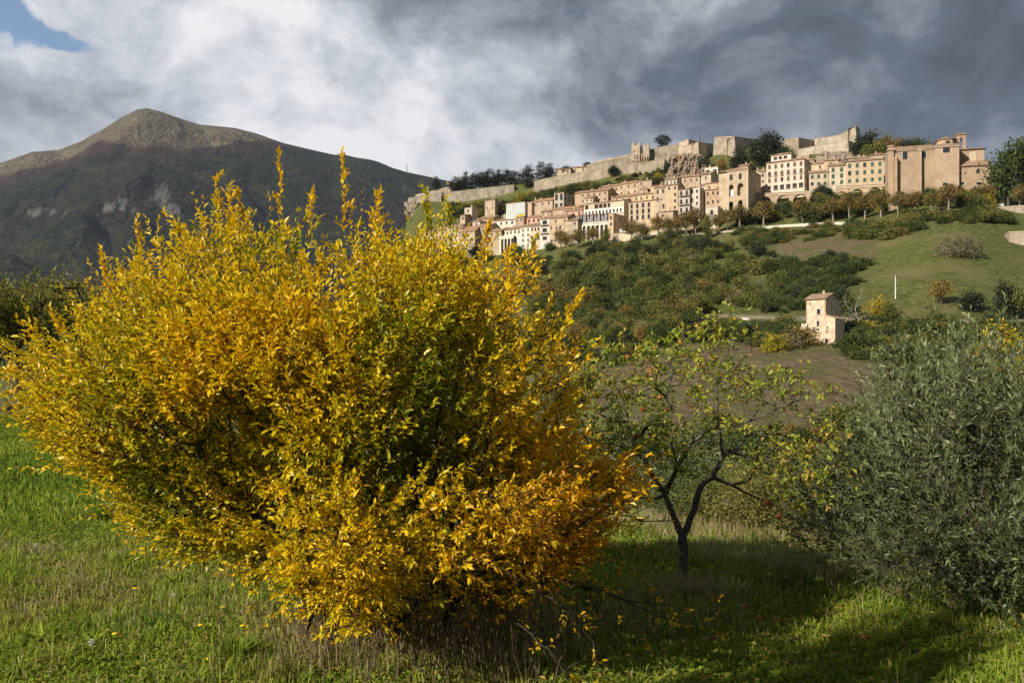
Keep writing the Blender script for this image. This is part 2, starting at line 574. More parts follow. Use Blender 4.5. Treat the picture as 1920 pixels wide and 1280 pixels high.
def build_ground():
    m, k = mat_begin('hill_ground')
    g = k.node('ShaderNodeNewGeometry').outputs['Position']
    a = k.node('ShaderNodeAttribute', _attribute_name='var').outputs['Fac']
    n0 = k.noise(g, 0.06, 6, 0.6)
    n1 = k.noise(k.mapping(g, (1, 1, 0.4)), 0.55, 8, 0.65)
    n2 = k.noise(g, 6.0, 5, 0.6)
    green = k.mix(k.smooth(n1, 0.35, 0.68), (0.068, 0.086, 0.024), (0.155, 0.162, 0.048))
    green = k.mix(k.smooth(n0, 0.45, 0.7), green, (0.165, 0.145, 0.06))
    brown = k.mix(k.smooth(n1, 0.35, 0.68), (0.110, 0.080, 0.048), (0.195, 0.155, 0.092))
    brown = k.mix(k.smooth(n0, 0.46, 0.62), brown, (0.105, 0.110, 0.040))
    c = k.mix(k.smooth(a, 0.2, 0.8), green, brown)
    dk = k.math('ADD', 0.75, k.math('MULTIPLY', n2, 0.5))
    cc = k.node('ShaderNodeCombineXYZ')
    for i in range(3): k.link(dk, cc.inputs[i])
    c = k.mix(1.0, c, cc.outputs[0], 'MULTIPLY')
    bump = k.math('ADD', n1, k.math('MULTIPLY', n2, 0.06))
    p = principled(k, c, 0.95, 0.1, bump, 0.9, 1.2)
    mat_end(k, p.outputs[0])
    # far sheet, fan-shaped
    cx = np.concatenate([np.linspace(-1500, -100, 40), np.linspace(-80, 700, 60), np.linspace(706, 2000, 330), np.linspace(2020, 4200, 60)])
    dd = np.exp(np.linspace(math.log(24), math.log(1395), 560))
    PX, D = np.meshgrid(cx, dd, indexing='xy')
    X = (PX - 960) / FPX * D
    Z = ground_z(X, D)
    PY = HY - (Z - CAMZ) / D * FPX
    brown = np.clip(soft(PX, PY, FIELD_BROWN) * 0.95 + soft(PX, PY, FIELD_MID) * 0.55 + 0.22
                    - soft(PX, PY, FIELD_GREEN) * 0.15 - .7 * np.exp(-((PX - 1585) / 55) ** 2 - ((PY - 700) / 22) ** 2) + (fbm(X * .02, D * .02, 3, 4) - 0.5) * 0.5, 0, 1)
    brown = np.where(D < 70, 0.15, brown)
    nr, nc = X.shape
    i = np.arange(nr - 1)[:, None] * nc + np.arange(nc - 1)[None]
    F = np.stack([i, i + 1, i + nc + 1, i + nc], -1).reshape(-1, 4)
    mb = MB().add(np.stack([X, D, Z], -1).reshape(-1, 3), F, 0, brown.ravel())
    # near sheet (also behind the camera), cartesian, reaches below the start of the far sheet
    gx = np.concatenate([np.linspace(-160, -14, 60), np.linspace(-13.7, 16, 150), np.linspace(17, 160, 60)])
    gy = np.concatenate([np.linspace(-120, -4, 30), np.linspace(-3.5, 14, 100), np.linspace(14.5, 24.1, 24)])
    X, Y = np.meshgrid(gx, gy)
    Z = ground_z(X, Y)
    nr, nc = X.shape
    i = np.arange(nr - 1)[:, None] * nc + np.arange(nc - 1)[None]
    F = np.stack([i, i + 1, i + nc + 1, i + nc], -1).reshape(-1, 4)
    mb.add(np.stack([X, Y, Z], -1).reshape(-1, 3), F, 0, 0.1)
    o = mb.build('ground', m, smooth=True, var=True)
    tag(o, kind='structure')
    # plain far below reaching the horizon
    mb = MB()
    r = np.array([0, 1200, 4000, 12000, 40000.0]); th = np.linspace(0, 2 * np.pi, 33)
    V = [(rr * math.cos(t), rr * math.sin(t), -52 - rr * 0.002) for rr in r for t in th]
    F = [(a * 33 + b, a * 33 + b + 1, (a + 1) * 33 + b + 1, (a + 1) * 33 + b) for a in range(4) for b in range(32)]
    mb.add(V, F)
    tag(mb.build('terrain', m, smooth=True, var=True), kind='structure')


build_ground()

RIDGE = [(-700, 420), (-300, 345), (0, 306), (60, 285), (110, 281), (150, 266), (185, 247), (225, 222), (258, 205), (275, 203), (300, 209),
         (340, 223), (375, 234), (400, 236), (440, 240), (480, 250), (530, 268), (580, 280), (625, 290), (650, 291), (700, 304), (760, 322),
         (830, 337), (1000, 380), (1300, 430), (1700, 470), (2300, 500)]


def build_mountain():
    m, k = mat_begin('mountain_slope')
    g = k.node('ShaderNodeNewGeometry').outputs['Position']
    a = k.node('ShaderNodeAttribute', _attribute_name='var').outputs['Fac']
    n0 = k.noise(g, 0.0022, 7, 0.62)
    n1 = k.noise(k.mapping(g, (1, 1, 1.6)), 0.008, 9, 0.66)
    vo = k.node('ShaderNodeTexVoronoi', Scale=0.05)
    k.link(g, vo.inputs['Vector'])
    crown = vo.outputs['Distance']
    forest = k.mix(k.smooth(n1, 0.42, 0.62), (0.018, 0.028, 0.012), (0.062, 0.064, 0.022))
    forest = k.mix(k.smooth(n0, 0.48, 0.62), forest, (0.055, 0.036, 0.028))
    fcol = k.mix(k.smooth(crown, 0.1, 0.9), forest, (0.012, 0.016, 0.009))
    alp = k.mix(k.smooth(n1, 0.35, 0.65), (0.185, 0.150, 0.095), (0.125, 0.105, 0.064))
    rock = k.mix(k.smooth(n1, 0.4, 0.6), (0.17, 0.16, 0.15), (0.08, 0.075, 0.07))
    e = k.math('ADD', a, k.math('MULTIPLY', k.math('SUBTRACT', n1, 0.5), 0.16))
    fcol = k.mix(k.math('MULTIPLY', k.smooth(e, 0.47, 0.54), 0.75), fcol, (0.062, 0.034, 0.027))
    e2 = k.math('ADD', e, k.math('MULTIPLY', k.math('SUBTRACT', n0, 0.5), 0.28))
    c = k.mix(k.smooth(e2, 0.56, 0.615), fcol, alp)
    c = k.mix(k.smooth(k.math('ADD', a, k.math('MULTIPLY', k.math('SUBTRACT', k.noise(k.mapping(g, (1, .35, .5), (3, 8, 1)), 0.012, 8, 0.7), 0.5), 2.6)), 0.03, -0.08), c, rock)
    h = k.math('ADD', k.math('MULTIPLY', n1, 1.6), k.math('MULTIPLY', crown, -0.35))
    p = principled(k, c, 0.95, 0.05, h, 1.0, 40.0)
    mat_end(k, p.outputs[0])
    rx = np.array([r[0] for r in RIDGE], float); ry = np.array([r[1] for r in RIDGE], float)
    cx = np.concatenate([np.linspace(-1600, -100, 80), np.linspace(-95, 900, 520), np.linspace(905, 2600, 120)])
    tt = np.concatenate([np.linspace(0, 1, 260), np.linspace(1.01, 1.5, 24)])
    PX, T = np.meshgrid(cx, tt)
    ridge_y = np.interp(PX, rx, ry)
    rd = np.interp(PX, [-1600, 275, 900, 2600], [4300, 4600, 5200, 6000])
    D0 = 1150.0
    D = D0 + (rd - D0) * T
    zr = zpy(ridge_y, rd)
    zb = zpy(565, D0)
    # profile: gentle foothills, steep flank, rounded top
    def prof(t):
        return np.interp(t, [0, 0.18, 0.32, 0.42, 0.55, 0.7, 0.85, 0.93, 1.0, 1.1, 1.25, 1.5], [0, 0.07, 0.14, 0.23, 0.41, 0.64, 0.85, 0.945, 1.0, 0.97, 0.8, 0.3])
    Z = zb + (zr - zb) * prof(T)
    X = (PX - 960) / FPX * D
    # ravines: ridged noise running downhill, stronger mid-slope
    wx = PX * 0.011 - (T - .5) * 2.0 * np.tanh((PX - 275) / 260.0) + (fbm(PX * 0.02, T * 4, 3, 3) - 0.5) * 1.3 + T * 1.1
    rav = 1 - np.abs(2 * fbm(wx, T * 1.2 + 3, 4, 9) - 1)
    rav2 = 1 - np.abs(2 * fbm(PX * 0.035 + T * 2.0, T * 6, 4, 19) - 1)
    iso = 1 - np.abs(2 * fbm(X / 620 + 3 + (fbm(X / 900, D / 900, 3, 95) - .5) * 1.6, D / 900 + X / 2600, 5, 91) - 1)
    iso2 = fbm(X / 1500 + 8, D / 1100, 3, 93)
    amp = np.interp(T, [0, 0.1, 0.45, 0.85, 0.97, 1.0, 1.5], [0.5, 0.8, 1, 0.7, 0.12, 0.0, 0.3])
    Z = Z - iso ** 2 * 215 * amp + (iso2 - .5) * 170 * amp + (fbm(X * 0.006, D * 0.006, 4, 77) - 0.5) * 50 * amp
    # second shoulder (brown spur that comes forward under the summit)
    PY = HY - (Z - CAMZ) / D * FPX
    # vegetation belts: the open grass starts below the summit
    limx = np.array([-1600, 0, 100, 190, 260, 360, 420, 480, 520, 560, 640, 2600], float)
    limy = np.array([250, 318, 300, 262, 268, 268, 262, 268, 262, 250, 200, 200], float)
    lim = np.interp(PX, limx, limy)
    e = 0.6 + (lim - PY) / 260.0
    e = np.clip(e, 0.36, 1)
    for bx, by, sx, sy, am in ((310, 372, 20, 30, .42), (325, 395, 26, 14, .40), (205, 388, 34, 16, .42), (245, 375, 18, 20, .36), (75, 398, 55, 12, .30), (470, 255, 22, 5, -.25), (375, 270, 34, 4, -.25), (80, 285, 50, 8, -0.15)):
        e = e - am * 1.1 * np.exp(-((PX - bx) / sx) ** 2 - ((PY - by) / sy) ** 2)
    nr, nc = X.shape
    i = np.arange(nr - 1)[:, None] * nc + np.arange(nc - 1)[None]
    F = np.stack([i, i + 1, i + nc + 1, i + nc], -1).reshape(-1, 4)
    o = MB().add(np.stack([X, D, Z], -1).reshape(-1, 3), F, 0, e.ravel()).build('hills', m, smooth=True, var=True)
    tag(o, kind='structure')


build_mountain()

# ------------------------------------------------------------------ plants
def leaf_geo(pos, d, L, W, roll=None, fold=0.25, curl=0.25, hi=True, rng=RNG):
    """leaf blades: pos, d (n,3); L, W (n,) -> verts, faces (quads), count of verts per leaf"""
    n = len(pos)
    d = nrm(d)
    up = np.tile([0.0, 0.0, 1.0], (n, 1))
    s = np.cross(d, up)
    s = np.where(np.linalg.norm(s, axis=1, keepdims=True) < 0.1, np.array([[1.0, 0, 0]]), s)
    s = nrm(s)
    N = np.cross(s, d)
    if roll is None:
        roll = rng.normal(0, 0.8, n)
    c, q = np.cos(roll)[:, None], np.sin(roll)[:, None]
    S = s * c + N * q
    Nn = N * c - s * q
    L = np.broadcast_to(L, (n,))[:, None]; W = np.broadcast_to(W, (n,))[:, None]
    cu = rng.normal(curl, 0.15, n)[:, None] * L

    def pt(t, w, f):
        return pos + d * L * t + S * W * w - Nn * (cu * t * t) + Nn * (abs(w) * fold * W * 2 * f)
    if hi:
        v = np.stack([pt(0, 0, 0), pt(.28, -.42, 1), pt(.28, 0, 0), pt(.28, .42, 1), pt(.66, -.44, 1), pt(.66, 0, 0), pt(.66, .44, 1), pt(1, 0, 0)], 1)
        q4 = np.array([(1, 2, 5, 4), (2, 3, 6, 5)])
        t3 = np.array([(0, 2, 1), (0, 3, 2), (4, 5, 7), (5, 6, 7)])
        off = (np.arange(n) * 8)[:, None, None]
        return v.reshape(-1, 3), [(q4[None] + off).reshape(-1, 4), (t3[None] + off).reshape(-1, 3)], 8
    v = np.stack([pt(0, 0, 0), pt(.45, -.5, 1), pt(1, 0, 0), pt(.45, .5, 1)], 1)
    q4 = np.array([(0, 1, 2, 3)])
    off = (np.arange(n) * 4)[:, None, None]
    return v.reshape(-1, 3), [(q4[None] + off).reshape(-1, 4)], 4


def add_leaves(mb, pos, d, L, W, var, mat=0, **kw):
    v, fs, k = leaf_geo(pos, d, L, W, **kw)
    base = mb.n
    mb.add(v, fs[0], mat, np.repeat(var, k))
    for f in fs[1:]:
        mb.F.append((f + base, mat))


def skeleton(targets, roots, k=0.4, seg=0.25, jit=0.12, rng=RNG, bias=None):
    """greedy tree through the targets -> positions, parents"""
    cap = 20000
    Pp = np.zeros((cap, 3)); par = np.full(cap, -1); pl = np.zeros(cap)
    if isinstance(roots, tuple):            # given limb skeleton (positions, parents)
        rp, rpar = roots
        n = len(rp); Pp[:n] = rp; par[:n] = rpar
        for i in range(n):
            if rpar[i] >= 0: pl[i] = pl[rpar[i]] + np.linalg.norm(rp[i] - rp[rpar[i]])
    else:
        n = len(roots); Pp[:n] = roots
    r0 = Pp[:n].copy()
    dist = np.min(np.linalg.norm(targets[:, None] - r0[None], axis=2), axis=1)
    tips = []
    for ti in np.argsort(dist):
        t = targets[ti]
        dd = np.linalg.norm(Pp[:n] - t, axis=1)
        cost = dd + k * pl[:n]
        j = int(np.argmin(cost))
        L = dd[j]
        m = max(1, int(math.ceil(L / seg)))
        a = Pp[j].copy()
        # arching: leave along the parent's direction, then bend to the target
        pd = (a - Pp[par[j]]) if par[j] >= 0 else np.array([0, 0, 1.0])
        pd = pd / (np.linalg.norm(pd) + 1e-9)
        ctrl = a + pd * L * 0.4
        prev = j
        for s in range(1, m + 1):
            u = s / m
            p = (1 - u) ** 2 * a + 2 * u * (1 - u) * ctrl + u * u * t
            if s < m:
                p = p + rng.normal(0, jit * seg, 3)
            if n >= cap: break
            Pp[n] = p; par[n] = prev; pl[n] = pl[prev] + np.linalg.norm(p - Pp[prev])
            prev = n; n += 1
        tips.append(prev)
    return Pp[:n], par[:n], np.array(tips)


def radii(par, rt, ex=2.3, rmax=None):
    n = len(par)
    a = np.full(n, 0.0)
    has = np.zeros(n, bool)
    has[par[par >= 0]] = True
    a[~has] = rt ** ex
    for i in range(n - 1, -1, -1):
        if par[i] >= 0: a[par[i]] += a[i]
    r = a ** (1 / ex)
    if rmax is not None:
        r = np.minimum(r, rmax)
    return r


def add_skel(mb, Pp, par, r, sides=5, mat=0, var=0.5):
    i = np.where(par >= 0)[0]
    mb.tubes(Pp[par[i]], Pp[i], np.minimum(r[par[i]], r[i] * 1.6), r[i], sides, mat, var)
    return mb


def shoots(start, d, L, nl, rng=RNG, spread=0.9, up=0.25, bend=0.15):
    """shoot axes and leaf seats: (m,) shoots with nl leaves each"""
    m = len(start)
    d = nrm(d + np.array([0, 0, up]))
    L = np.broadcast_to(L, (m,))
    t = (np.arange(nl) + 0.7) / nl
    t = np.clip(t[None] + rng.normal(0, 0.04, (m, nl)), 0.02, 1.0)
    bd = rng.normal(0, bend, (m, 3)); bd[:, 2] = np.abs(bd[:, 2])
    axis = start[:, None] + d[:, None] * (L[:, None] * t)[..., None] + bd[:, None] * (L[:, None] * t * t)[..., None]
    tang = nrm(d[:, None] + 2 * bd[:, None] * t[..., None])
    ph = rng.uniform(0, 6.28, (m, 1)) + np.arange(nl)[None] * 2.4 + rng.normal(0, 0.3, (m, nl))
    a = nrm(np.cross(tang, np.array([0.13, 0.27, 0.95]))); b = np.cross(tang, a)
    rad = a * np.cos(ph)[..., None] + b * np.sin(ph)[..., None]
    sp = spread * (1.15 - 0.75 * t)[..., None]
    ld = nrm(tang + rad * sp + rng.normal(0, 0.12, (m, nl, 3)))
    tip = start + d * L[:, None] + bd * L[:, None]
    return axis.reshape(-1, 3), ld.reshape(-1, 3), tip, (start + d * (L * 0.5)[:, None] + bd * (L * 0.25)[:, None])


BARK = mat_simple('bark_grey_brown', (0.075, 0.058, 0.045), (0.16, 0.135, 0.11), 30, 0.95, 0.8, 0.01)
BARK_DK = mat_simple('bark_dark', (0.040, 0.028, 0.020), (0.085, 0.062, 0.045), 40, 0.9, 0.7, 0.006)
BARK_PALE = mat_simple('bark_pale', (0.22, 0.19, 0.15), (0.36, 0.32, 0.26), 4, 0.9, 0.5, 0.05)
L_SHRUB = mat_leaf('leaf_yellow', [(0.0, (0.12, 0.19, 0.012)), (0.28, (0.33, 0.35, 0.012)), (0.45, (0.81, 0.63, 0.014)),
                                   (0.7, (0.92, 0.605, 0.013)), (0.88, (0.84, 0.42, 0.014)), (1.0, (0.60, 0.24, 0.014))], 0.42, 0.38, 0.45)
L_APPLE = mat_leaf('leaf_apple', [(0.0, (0.07, 0.13, 0.018)), (0.5, (0.20, 0.27, 0.032)), (0.78, (0.42, 0.42, 0.04)), (0.9, (0.55, 0.42, 0.05)), (1.0, (0.45, 0.20, 0.06))], 0.35, 0.45)
L_OLIVE = mat_leaf('leaf_olive', [(0.0, (0.048, 0.066, 0.024)), (0.5, (0.105, 0.136, 0.048)), (0.8, (0.20, 0.235, 0.095)), (1.0, (0.38, 0.41, 0.22))], 0.18, 0.45, 0.4)
L_GREEN = mat_leaf('leaf_green', [(0.0, (0.030, 0.050, 0.013)), (0.5, (0.075, 0.110, 0.026)), (1.0, (0.16, 0.18, 0.045))], 0.25, 0.6, 0.3, 0.25)
L_DARK = mat_leaf('leaf_dark', [(0.0, (0.014, 0.024, 0.011)), (0.5, (0.032, 0.048, 0.020)), (1.0, (0.065, 0.080, 0.032))], 0.12, 0.6, 0.3, 0.2)
L_MID = mat_leaf('leaf_olive_green', [(0.0, (0.070, 0.085, 0.020)), (0.5, (0.175, 0.180, 0.042)), (1.0, (0.33, 0.29, 0.075))], 0.25, 0.6, 0.3, 0.25)
L_YEL = mat_leaf('leaf_yellow_far', [(0.0, (0.16, 0.16, 0.02)), (0.5, (0.44, 0.36, 0.028)), (1.0, (0.58, 0.42, 0.03))], 0.3, 0.6, 0.3, 0.15)
L_BRN = mat_leaf('leaf_brown_far', [(0.0, (0.085, 0.078, 0.022)), (0.5, (0.23, 0.165, 0.045)), (1.0, (0.42, 0.27, 0.07))], 0.25, 0.6, 0.3, 0.2)
L_DRY = mat_leaf('leaf_dry', [(0.0, (0.10, 0.085, 0.05)), (0.5, (0.19, 0.155, 0.095)), (1.0, (0.30, 0.25, 0.16))], 0.2, 0.7, 0.3, 0.15)


def sphere_pts(n, rng, shell=0.0):
    v = nrm(rng.normal(0, 1, (n, 3)))
    r = rng.uniform(shell ** 3, 1, n) ** (1 / 3)
    return v * r[:, None]


def crown_pts(kind, n, rng):
    """points in a crown of a tree of height 1 standing on the origin, and outward directions"""
    if kind == 'round':         # broad irregular crown
        cs = np.array([[0, 0, .60, .30], [.17, .05, .52, .22], [-.18, -.04, .55, .22], [.03, -.17, .50, .22], [-.04, .17, .66, .20], [.08, .02, .80, .19], [-.10, .0, .76, .17], [0.02, -.1, .36, .2]])
    elif kind == 'bush':
        cs = np.array([[0, 0, .42, .40], [.34, .06, .32, .30], [-.36, -.06, .34, .32], [.10, -.30, .30, .28], [-.08, .30, .5, .3], [.12, .0, .70, .28], [-.24, .1, .60, .25], [0, -.05, .15, .45]])
    elif kind == 'scrub':
        cs = np.array([[0, 0, .5, .45], [.6, .1, .35, .38], [-.62, -.1, .38, .4], [.25, -.4, .3, .35], [-.2, .4, .5, .4], [1.0, .0, .25, .28], [-1.0, .1, .25, .26], [0.3, .2, .7, .3]])
    elif kind == 'plane':       # pollarded plane: round head on a clear trunk
        cs = np.array([[0, 0, .70, .27], [.16, .03, .62, .17], [-.16, 0, .64, .17], [0, -.14, .62, .17], [.02, .12, .76, .17], [.04, 0, .86, .13]])
    elif kind == 'column':
        cs = np.array([[0, 0, z, w] for z, w in ((.2, .16), (.35, .18), (.5, .17), (.62, .15), (.74, .125), (.85, .095), (.94, .05))])
    elif kind == 'cypress':
        cs = np.array([[0, 0, z, w] for z, w in ((.12, .085), (.22, .10), (.34, .105), (.46, .10), (.58, .09), (.70, .075), (.82, .055), (.92, .035))])
    elif kind == 'conifer':
        cs = np.array([[.02, 0, z, w] for z, w in ((.15, .20), (.28, .24), (.42, .23), (.55, .19), (.67, .16), (.78, .12), (.88, .085), (.96, .04))] + [[.16, .05, .45, .12], [-.18, -.05, .38, .13], [-.1, .1, .62, .1]])
    elif kind == 'pine':
        cs = np.array([[0, 0, .80, .17], [.2, .0, .66, .16], [-.2, .05, .70, .17], [.05, -.15, .6, .17], [-.05, .15, .55, .18], [.14, 0, .45, .16], [-.17, .0, .45, .15], [0, 0, .32, .17]])
    elif kind == 'cherry':      # wide open crown
        cs = np.array([[-.22, 0, .66, .23], [.22, 0, .68, .24], [0, .1, .74, .22], [-.4, .05, .58, .15], [.42, 0, .60, .15], [0, -.12, .60, .18]])
    w = cs[:, 3] ** 2
    c = cs[rng.choice(len(cs), n, p=w / w.sum())]
    q = sphere_pts(n, rng, 0.35)
    p = c[:, :3] + q * c[:, 3:4] * np.array([1, 1, .9])
    p[:, 2] = np.maximum(p[:, 2], 0.01)
    return p, nrm(q + np.array([0, 0, .35]))


def proto_tree(name, kind, H, leafmat, barkmat, nl=1500, leaf=0.05, seed=1, trunk=0.035, trunk_vis=0.3, bare=0.0, lw=0.75, crown_name='crown', stems=26):
    """height-1 prototype: Empty > trunk, crown.  H only fixes leaf size against real size"""
    rng = np.random.default_rng(seed)
    # clumps: leaves gather round clump centres so that light and gaps show
    nc = max(30, nl // 22)
    cp, cd = crown_pts(kind, nc, rng)
    cp = cp + rng.normal(0, .01, cp.shape)
    idx = rng.integers(0, nc, nl)
    rad = leaf * 1.5
    p = cp[idx] + rng.normal(0, rad, (nl, 3)) * np.array([1, 1, .75])
    p[:, 2] = np.maximum(p[:, 2], 0.0)
    d = nrm(cd[idx] + rng.normal(0, .9, (nl, 3)))
    var = np.clip(rng.normal(.5, .17, nl) + (vnoise(cp[idx, 0] * 5 + seed, cp[idx, 2] * 5 + cp[idx, 1] * 3, seed) - .5) * .6, 0, 1)
    root = empty(name)
    keep = rng.uniform(size=nl) > bare
    sz = leaf * rng.uniform(.7, 1.35, nl)
    if keep.sum() > 8:
        mb = MB()
        add_leaves(mb, p[keep], d[keep], sz[keep], sz[keep] * lw, var[keep], hi=False, rng=rng, curl=.3)
        mb.build(crown_name, leafmat, root, var=True)
    # trunk and limbs
    tg = cp[rng.choice(nc, min(nc, stems if bare < .5 else 110), replace=False)]
    zs = max(trunk_vis * .5, .05)
    limb = np.array([[0, 0, -0.06], [rng.normal(0, .006), rng.normal(0, .006), zs], [rng.normal(0, .012), rng.normal(0, .012), max(trunk_vis, .1)]])
    Pp, par, tips = skeleton(tg, (limb, np.array([-1, 0, 1])), k=.5, seg=.12, jit=.09, rng=rng)
    r = radii(par, .0035 if bare < .5 else .0028, 2.3)
    r = r * min(1.0, trunk / max(r[0], 1e-6)) if r[0] > trunk else r * (trunk / r[0]) ** .8
    r[0] *= 1.15
    mb = MB(); add_skel(mb, Pp, par, r, 5)
    mb.build('trunk' if kind not in ('bush', 'scrub') else 'stem', barkmat, root)
    return root


PROTO = {}
USED = set()


def get_proto(key):
    if key in PROTO:
        return PROTO[key]
    base, _, num = key.partition(':')
    s = int(num or 1)
    spec = {
        'green_tree': ('round', 9, L_GREEN, BARK, 1700, .055, .03, .22, 0),
        'olive_green_tree': ('round', 9, L_MID, BARK, 1700, .055, .03, .22, 0),
        'dark_tree': ('round', 9, L_DARK, BARK, 2200, .055, .03, .2, 0),
        'brown_tree': ('round', 8, L_BRN, BARK, 1500, .055, .03, .22, 0),
        'yellow_tree': ('round', 8, L_YEL, BARK, 1500, .055, .03, .2, 0),
        'yellow_bush': ('bush', 3, L_YEL, BARK, 1200, .085, .03, .1, 0),
        'green_bush': ('bush', 3, L_GREEN, BARK, 1400, .095, .03, .1, 0),
        'dark_bush': ('bush', 3, L_DARK, BARK, 1400, .095, .03, .1, 0),
        'olive_green_bush': ('bush', 3, L_MID, BARK, 1400, .095, .03, .1, 0),
        'dry_bush': ('bush', 3, L_DRY, BARK_PALE, 900, .07, .02, .1, 0.35),
        'brown_bush': ('bush', 3, L_BRN, BARK, 1100, .085, .03, .1, 0),
        'green_scrub': ('scrub', 3, L_GREEN, BARK, 1800, .13, .03, .1, 0),
        'olive_green_scrub': ('scrub', 3, L_MID, BARK, 1800, .13, .03, .1, 0),
        'plane_tree': ('plane', 9, L_BRN, BARK_PALE, 1300, .05, .035, .42, 0),
        'wide_tree': ('cherry', 8, L_BRN, BARK, 1500, .05, .035, .36, 0),
        'column_tree': ('column', 9, L_MID, BARK, 1400, .05, .03, .1, 0),
        'cypress': ('cypress', 12, L_DARK, BARK, 1500, .045, .02, .05, 0),
        'conifer': ('conifer', 14, L_DARK, BARK, 2600, .034, .025, .1, 0),
        'pine': ('pine', 14, L_DARK, BARK, 2200, .04, .03, .25, 0),
        'bare_tree': ('round', 9, L_DRY, BARK_PALE, 500, .03, .013, .25, .93),
        'thin_tree': ('column', 8, L_MID, BARK_PALE, 700, .05, .02, .35, .1),
    }[base]
    kind, H, lm, bm, nl, lf, tr, tv, bare = spec
    o = proto_tree(base, kind, H, lm, bm, nl, lf, seed=s * 31 + len(base), trunk=tr, trunk_vis=tv, bare=bare)
    kids = children_of(o)
    PROTO[key] = (o, kids)
    return PROTO[key]


NPLANT = [0]


def plant(key, loc, h, label, cat=None, group=None, rz=None, wx=1.0):
    o, kids = get_proto(key)
    if key in USED:
        r = o.copy(); COL.objects.link(r)
        for c in kids:
            cc = c.copy(); COL.objects.link(cc); cc.parent = r
    else:
        r = o; USED.add(key)
    NPLANT[0] += 1
    r.location = loc
    r.scale = (h * wx, h * wx, h)
    r.rotation_euler = (0, 0, random.uniform(0, 6.28) if rz is None else rz)
    if 'group' in r: del r['group']
    return tag(r, label, cat or ('bush' if ('bush' in key or 'scrub' in key) else 'tree'), group)


def plant_px(key, px, base, top, label, cat=None, group=None, wx=1.0, d=None, sink=0.0):
    """plant seen at photograph column px, foot at row base, top at row top"""
    if d is None:
        x, y, z = hit(px, base, 40)
    else:
        x, y = (px - 960) / FPX * d, d
        z = float(ground_z(x, y))
    h = (base - top) * pxm(y)
    return plant(key, (x, y, z - sink * h), h * (1 + sink), label, cat, group, wx=wx)

# ------------------------------------------------------------------ masonry materials
def mat_wall(name, c1, c2, brick=0.5, stain=(0.25, 0.2, 0.15), rough_scale=1.0, dirt=0.5):
    """plastered / rubble wall: courses, blotches and weathering; object coordinates in metres"""
    m, k = mat_begin(name)
    tc = k.node('ShaderNodeTexCoord').outputs['Object']
    oi = k.node('ShaderNodeObjectInfo').outputs['Random']
    add = k.node('ShaderNodeVectorMath', _operation='ADD')
    cx = k.node('ShaderNodeCombineXYZ')
    k.link(k.math('MULTIPLY', oi, 37.0), cx.inputs[0]); k.link(k.math('MULTIPLY', oi, 91.0), cx.inputs[2])
    k.link(tc, add.inputs[0]); k.link(cx.outputs[0], add.inputs[1])
    v = add.outputs[0]
    n1 = k.noise(v, 0.35 * rough_scale, 6, 0.6)
    n2 = k.noise(k.mapping(v, (1.4, 1.4, 0.35)), 0.5, 6, 0.65)
    n3 = k.noise(k.mapping(v, (1, 1, 1.8)), 1.1, 7, 0.72)
    col = k.mix(k.smooth(n1, 0.35, 0.65), c1, c2)
    col = k.mix(k.math('MULTIPLY', k.smooth(n2, 0.48, 0.75), dirt), col, stain)
    f = k.math('ADD', 1.0 - brick * 0.5, k.math('MULTIPLY', n3, brick))
    cc = k.node('ShaderNodeCombineXYZ')
    for i in range(3): k.link(f, cc.inputs[i])
    col = k.mix(1.0, col, cc.outputs[0], 'MULTIPLY')
    wn = k.node('ShaderNodeTexWhiteNoise', _noise_dimensions='1D')
    k.link(oi, wn.inputs['W'])
    tint = k.ramp(wn.outputs['Value'], [(0.0, (0.84, 0.84, 0.85)), (0.35, (1.0, 0.96, 0.90)), (0.65, (0.95, 0.98, 1.0)), (1.0, (1.10, 1.04, 0.96))])
    col = k.mix(1.0, col, tint, 'MULTIPLY')
    p = principled(k, col, 0.92, 0.15, n3, 0.5, 0.08)
    mat_end(k, p.outputs[0])
    return m


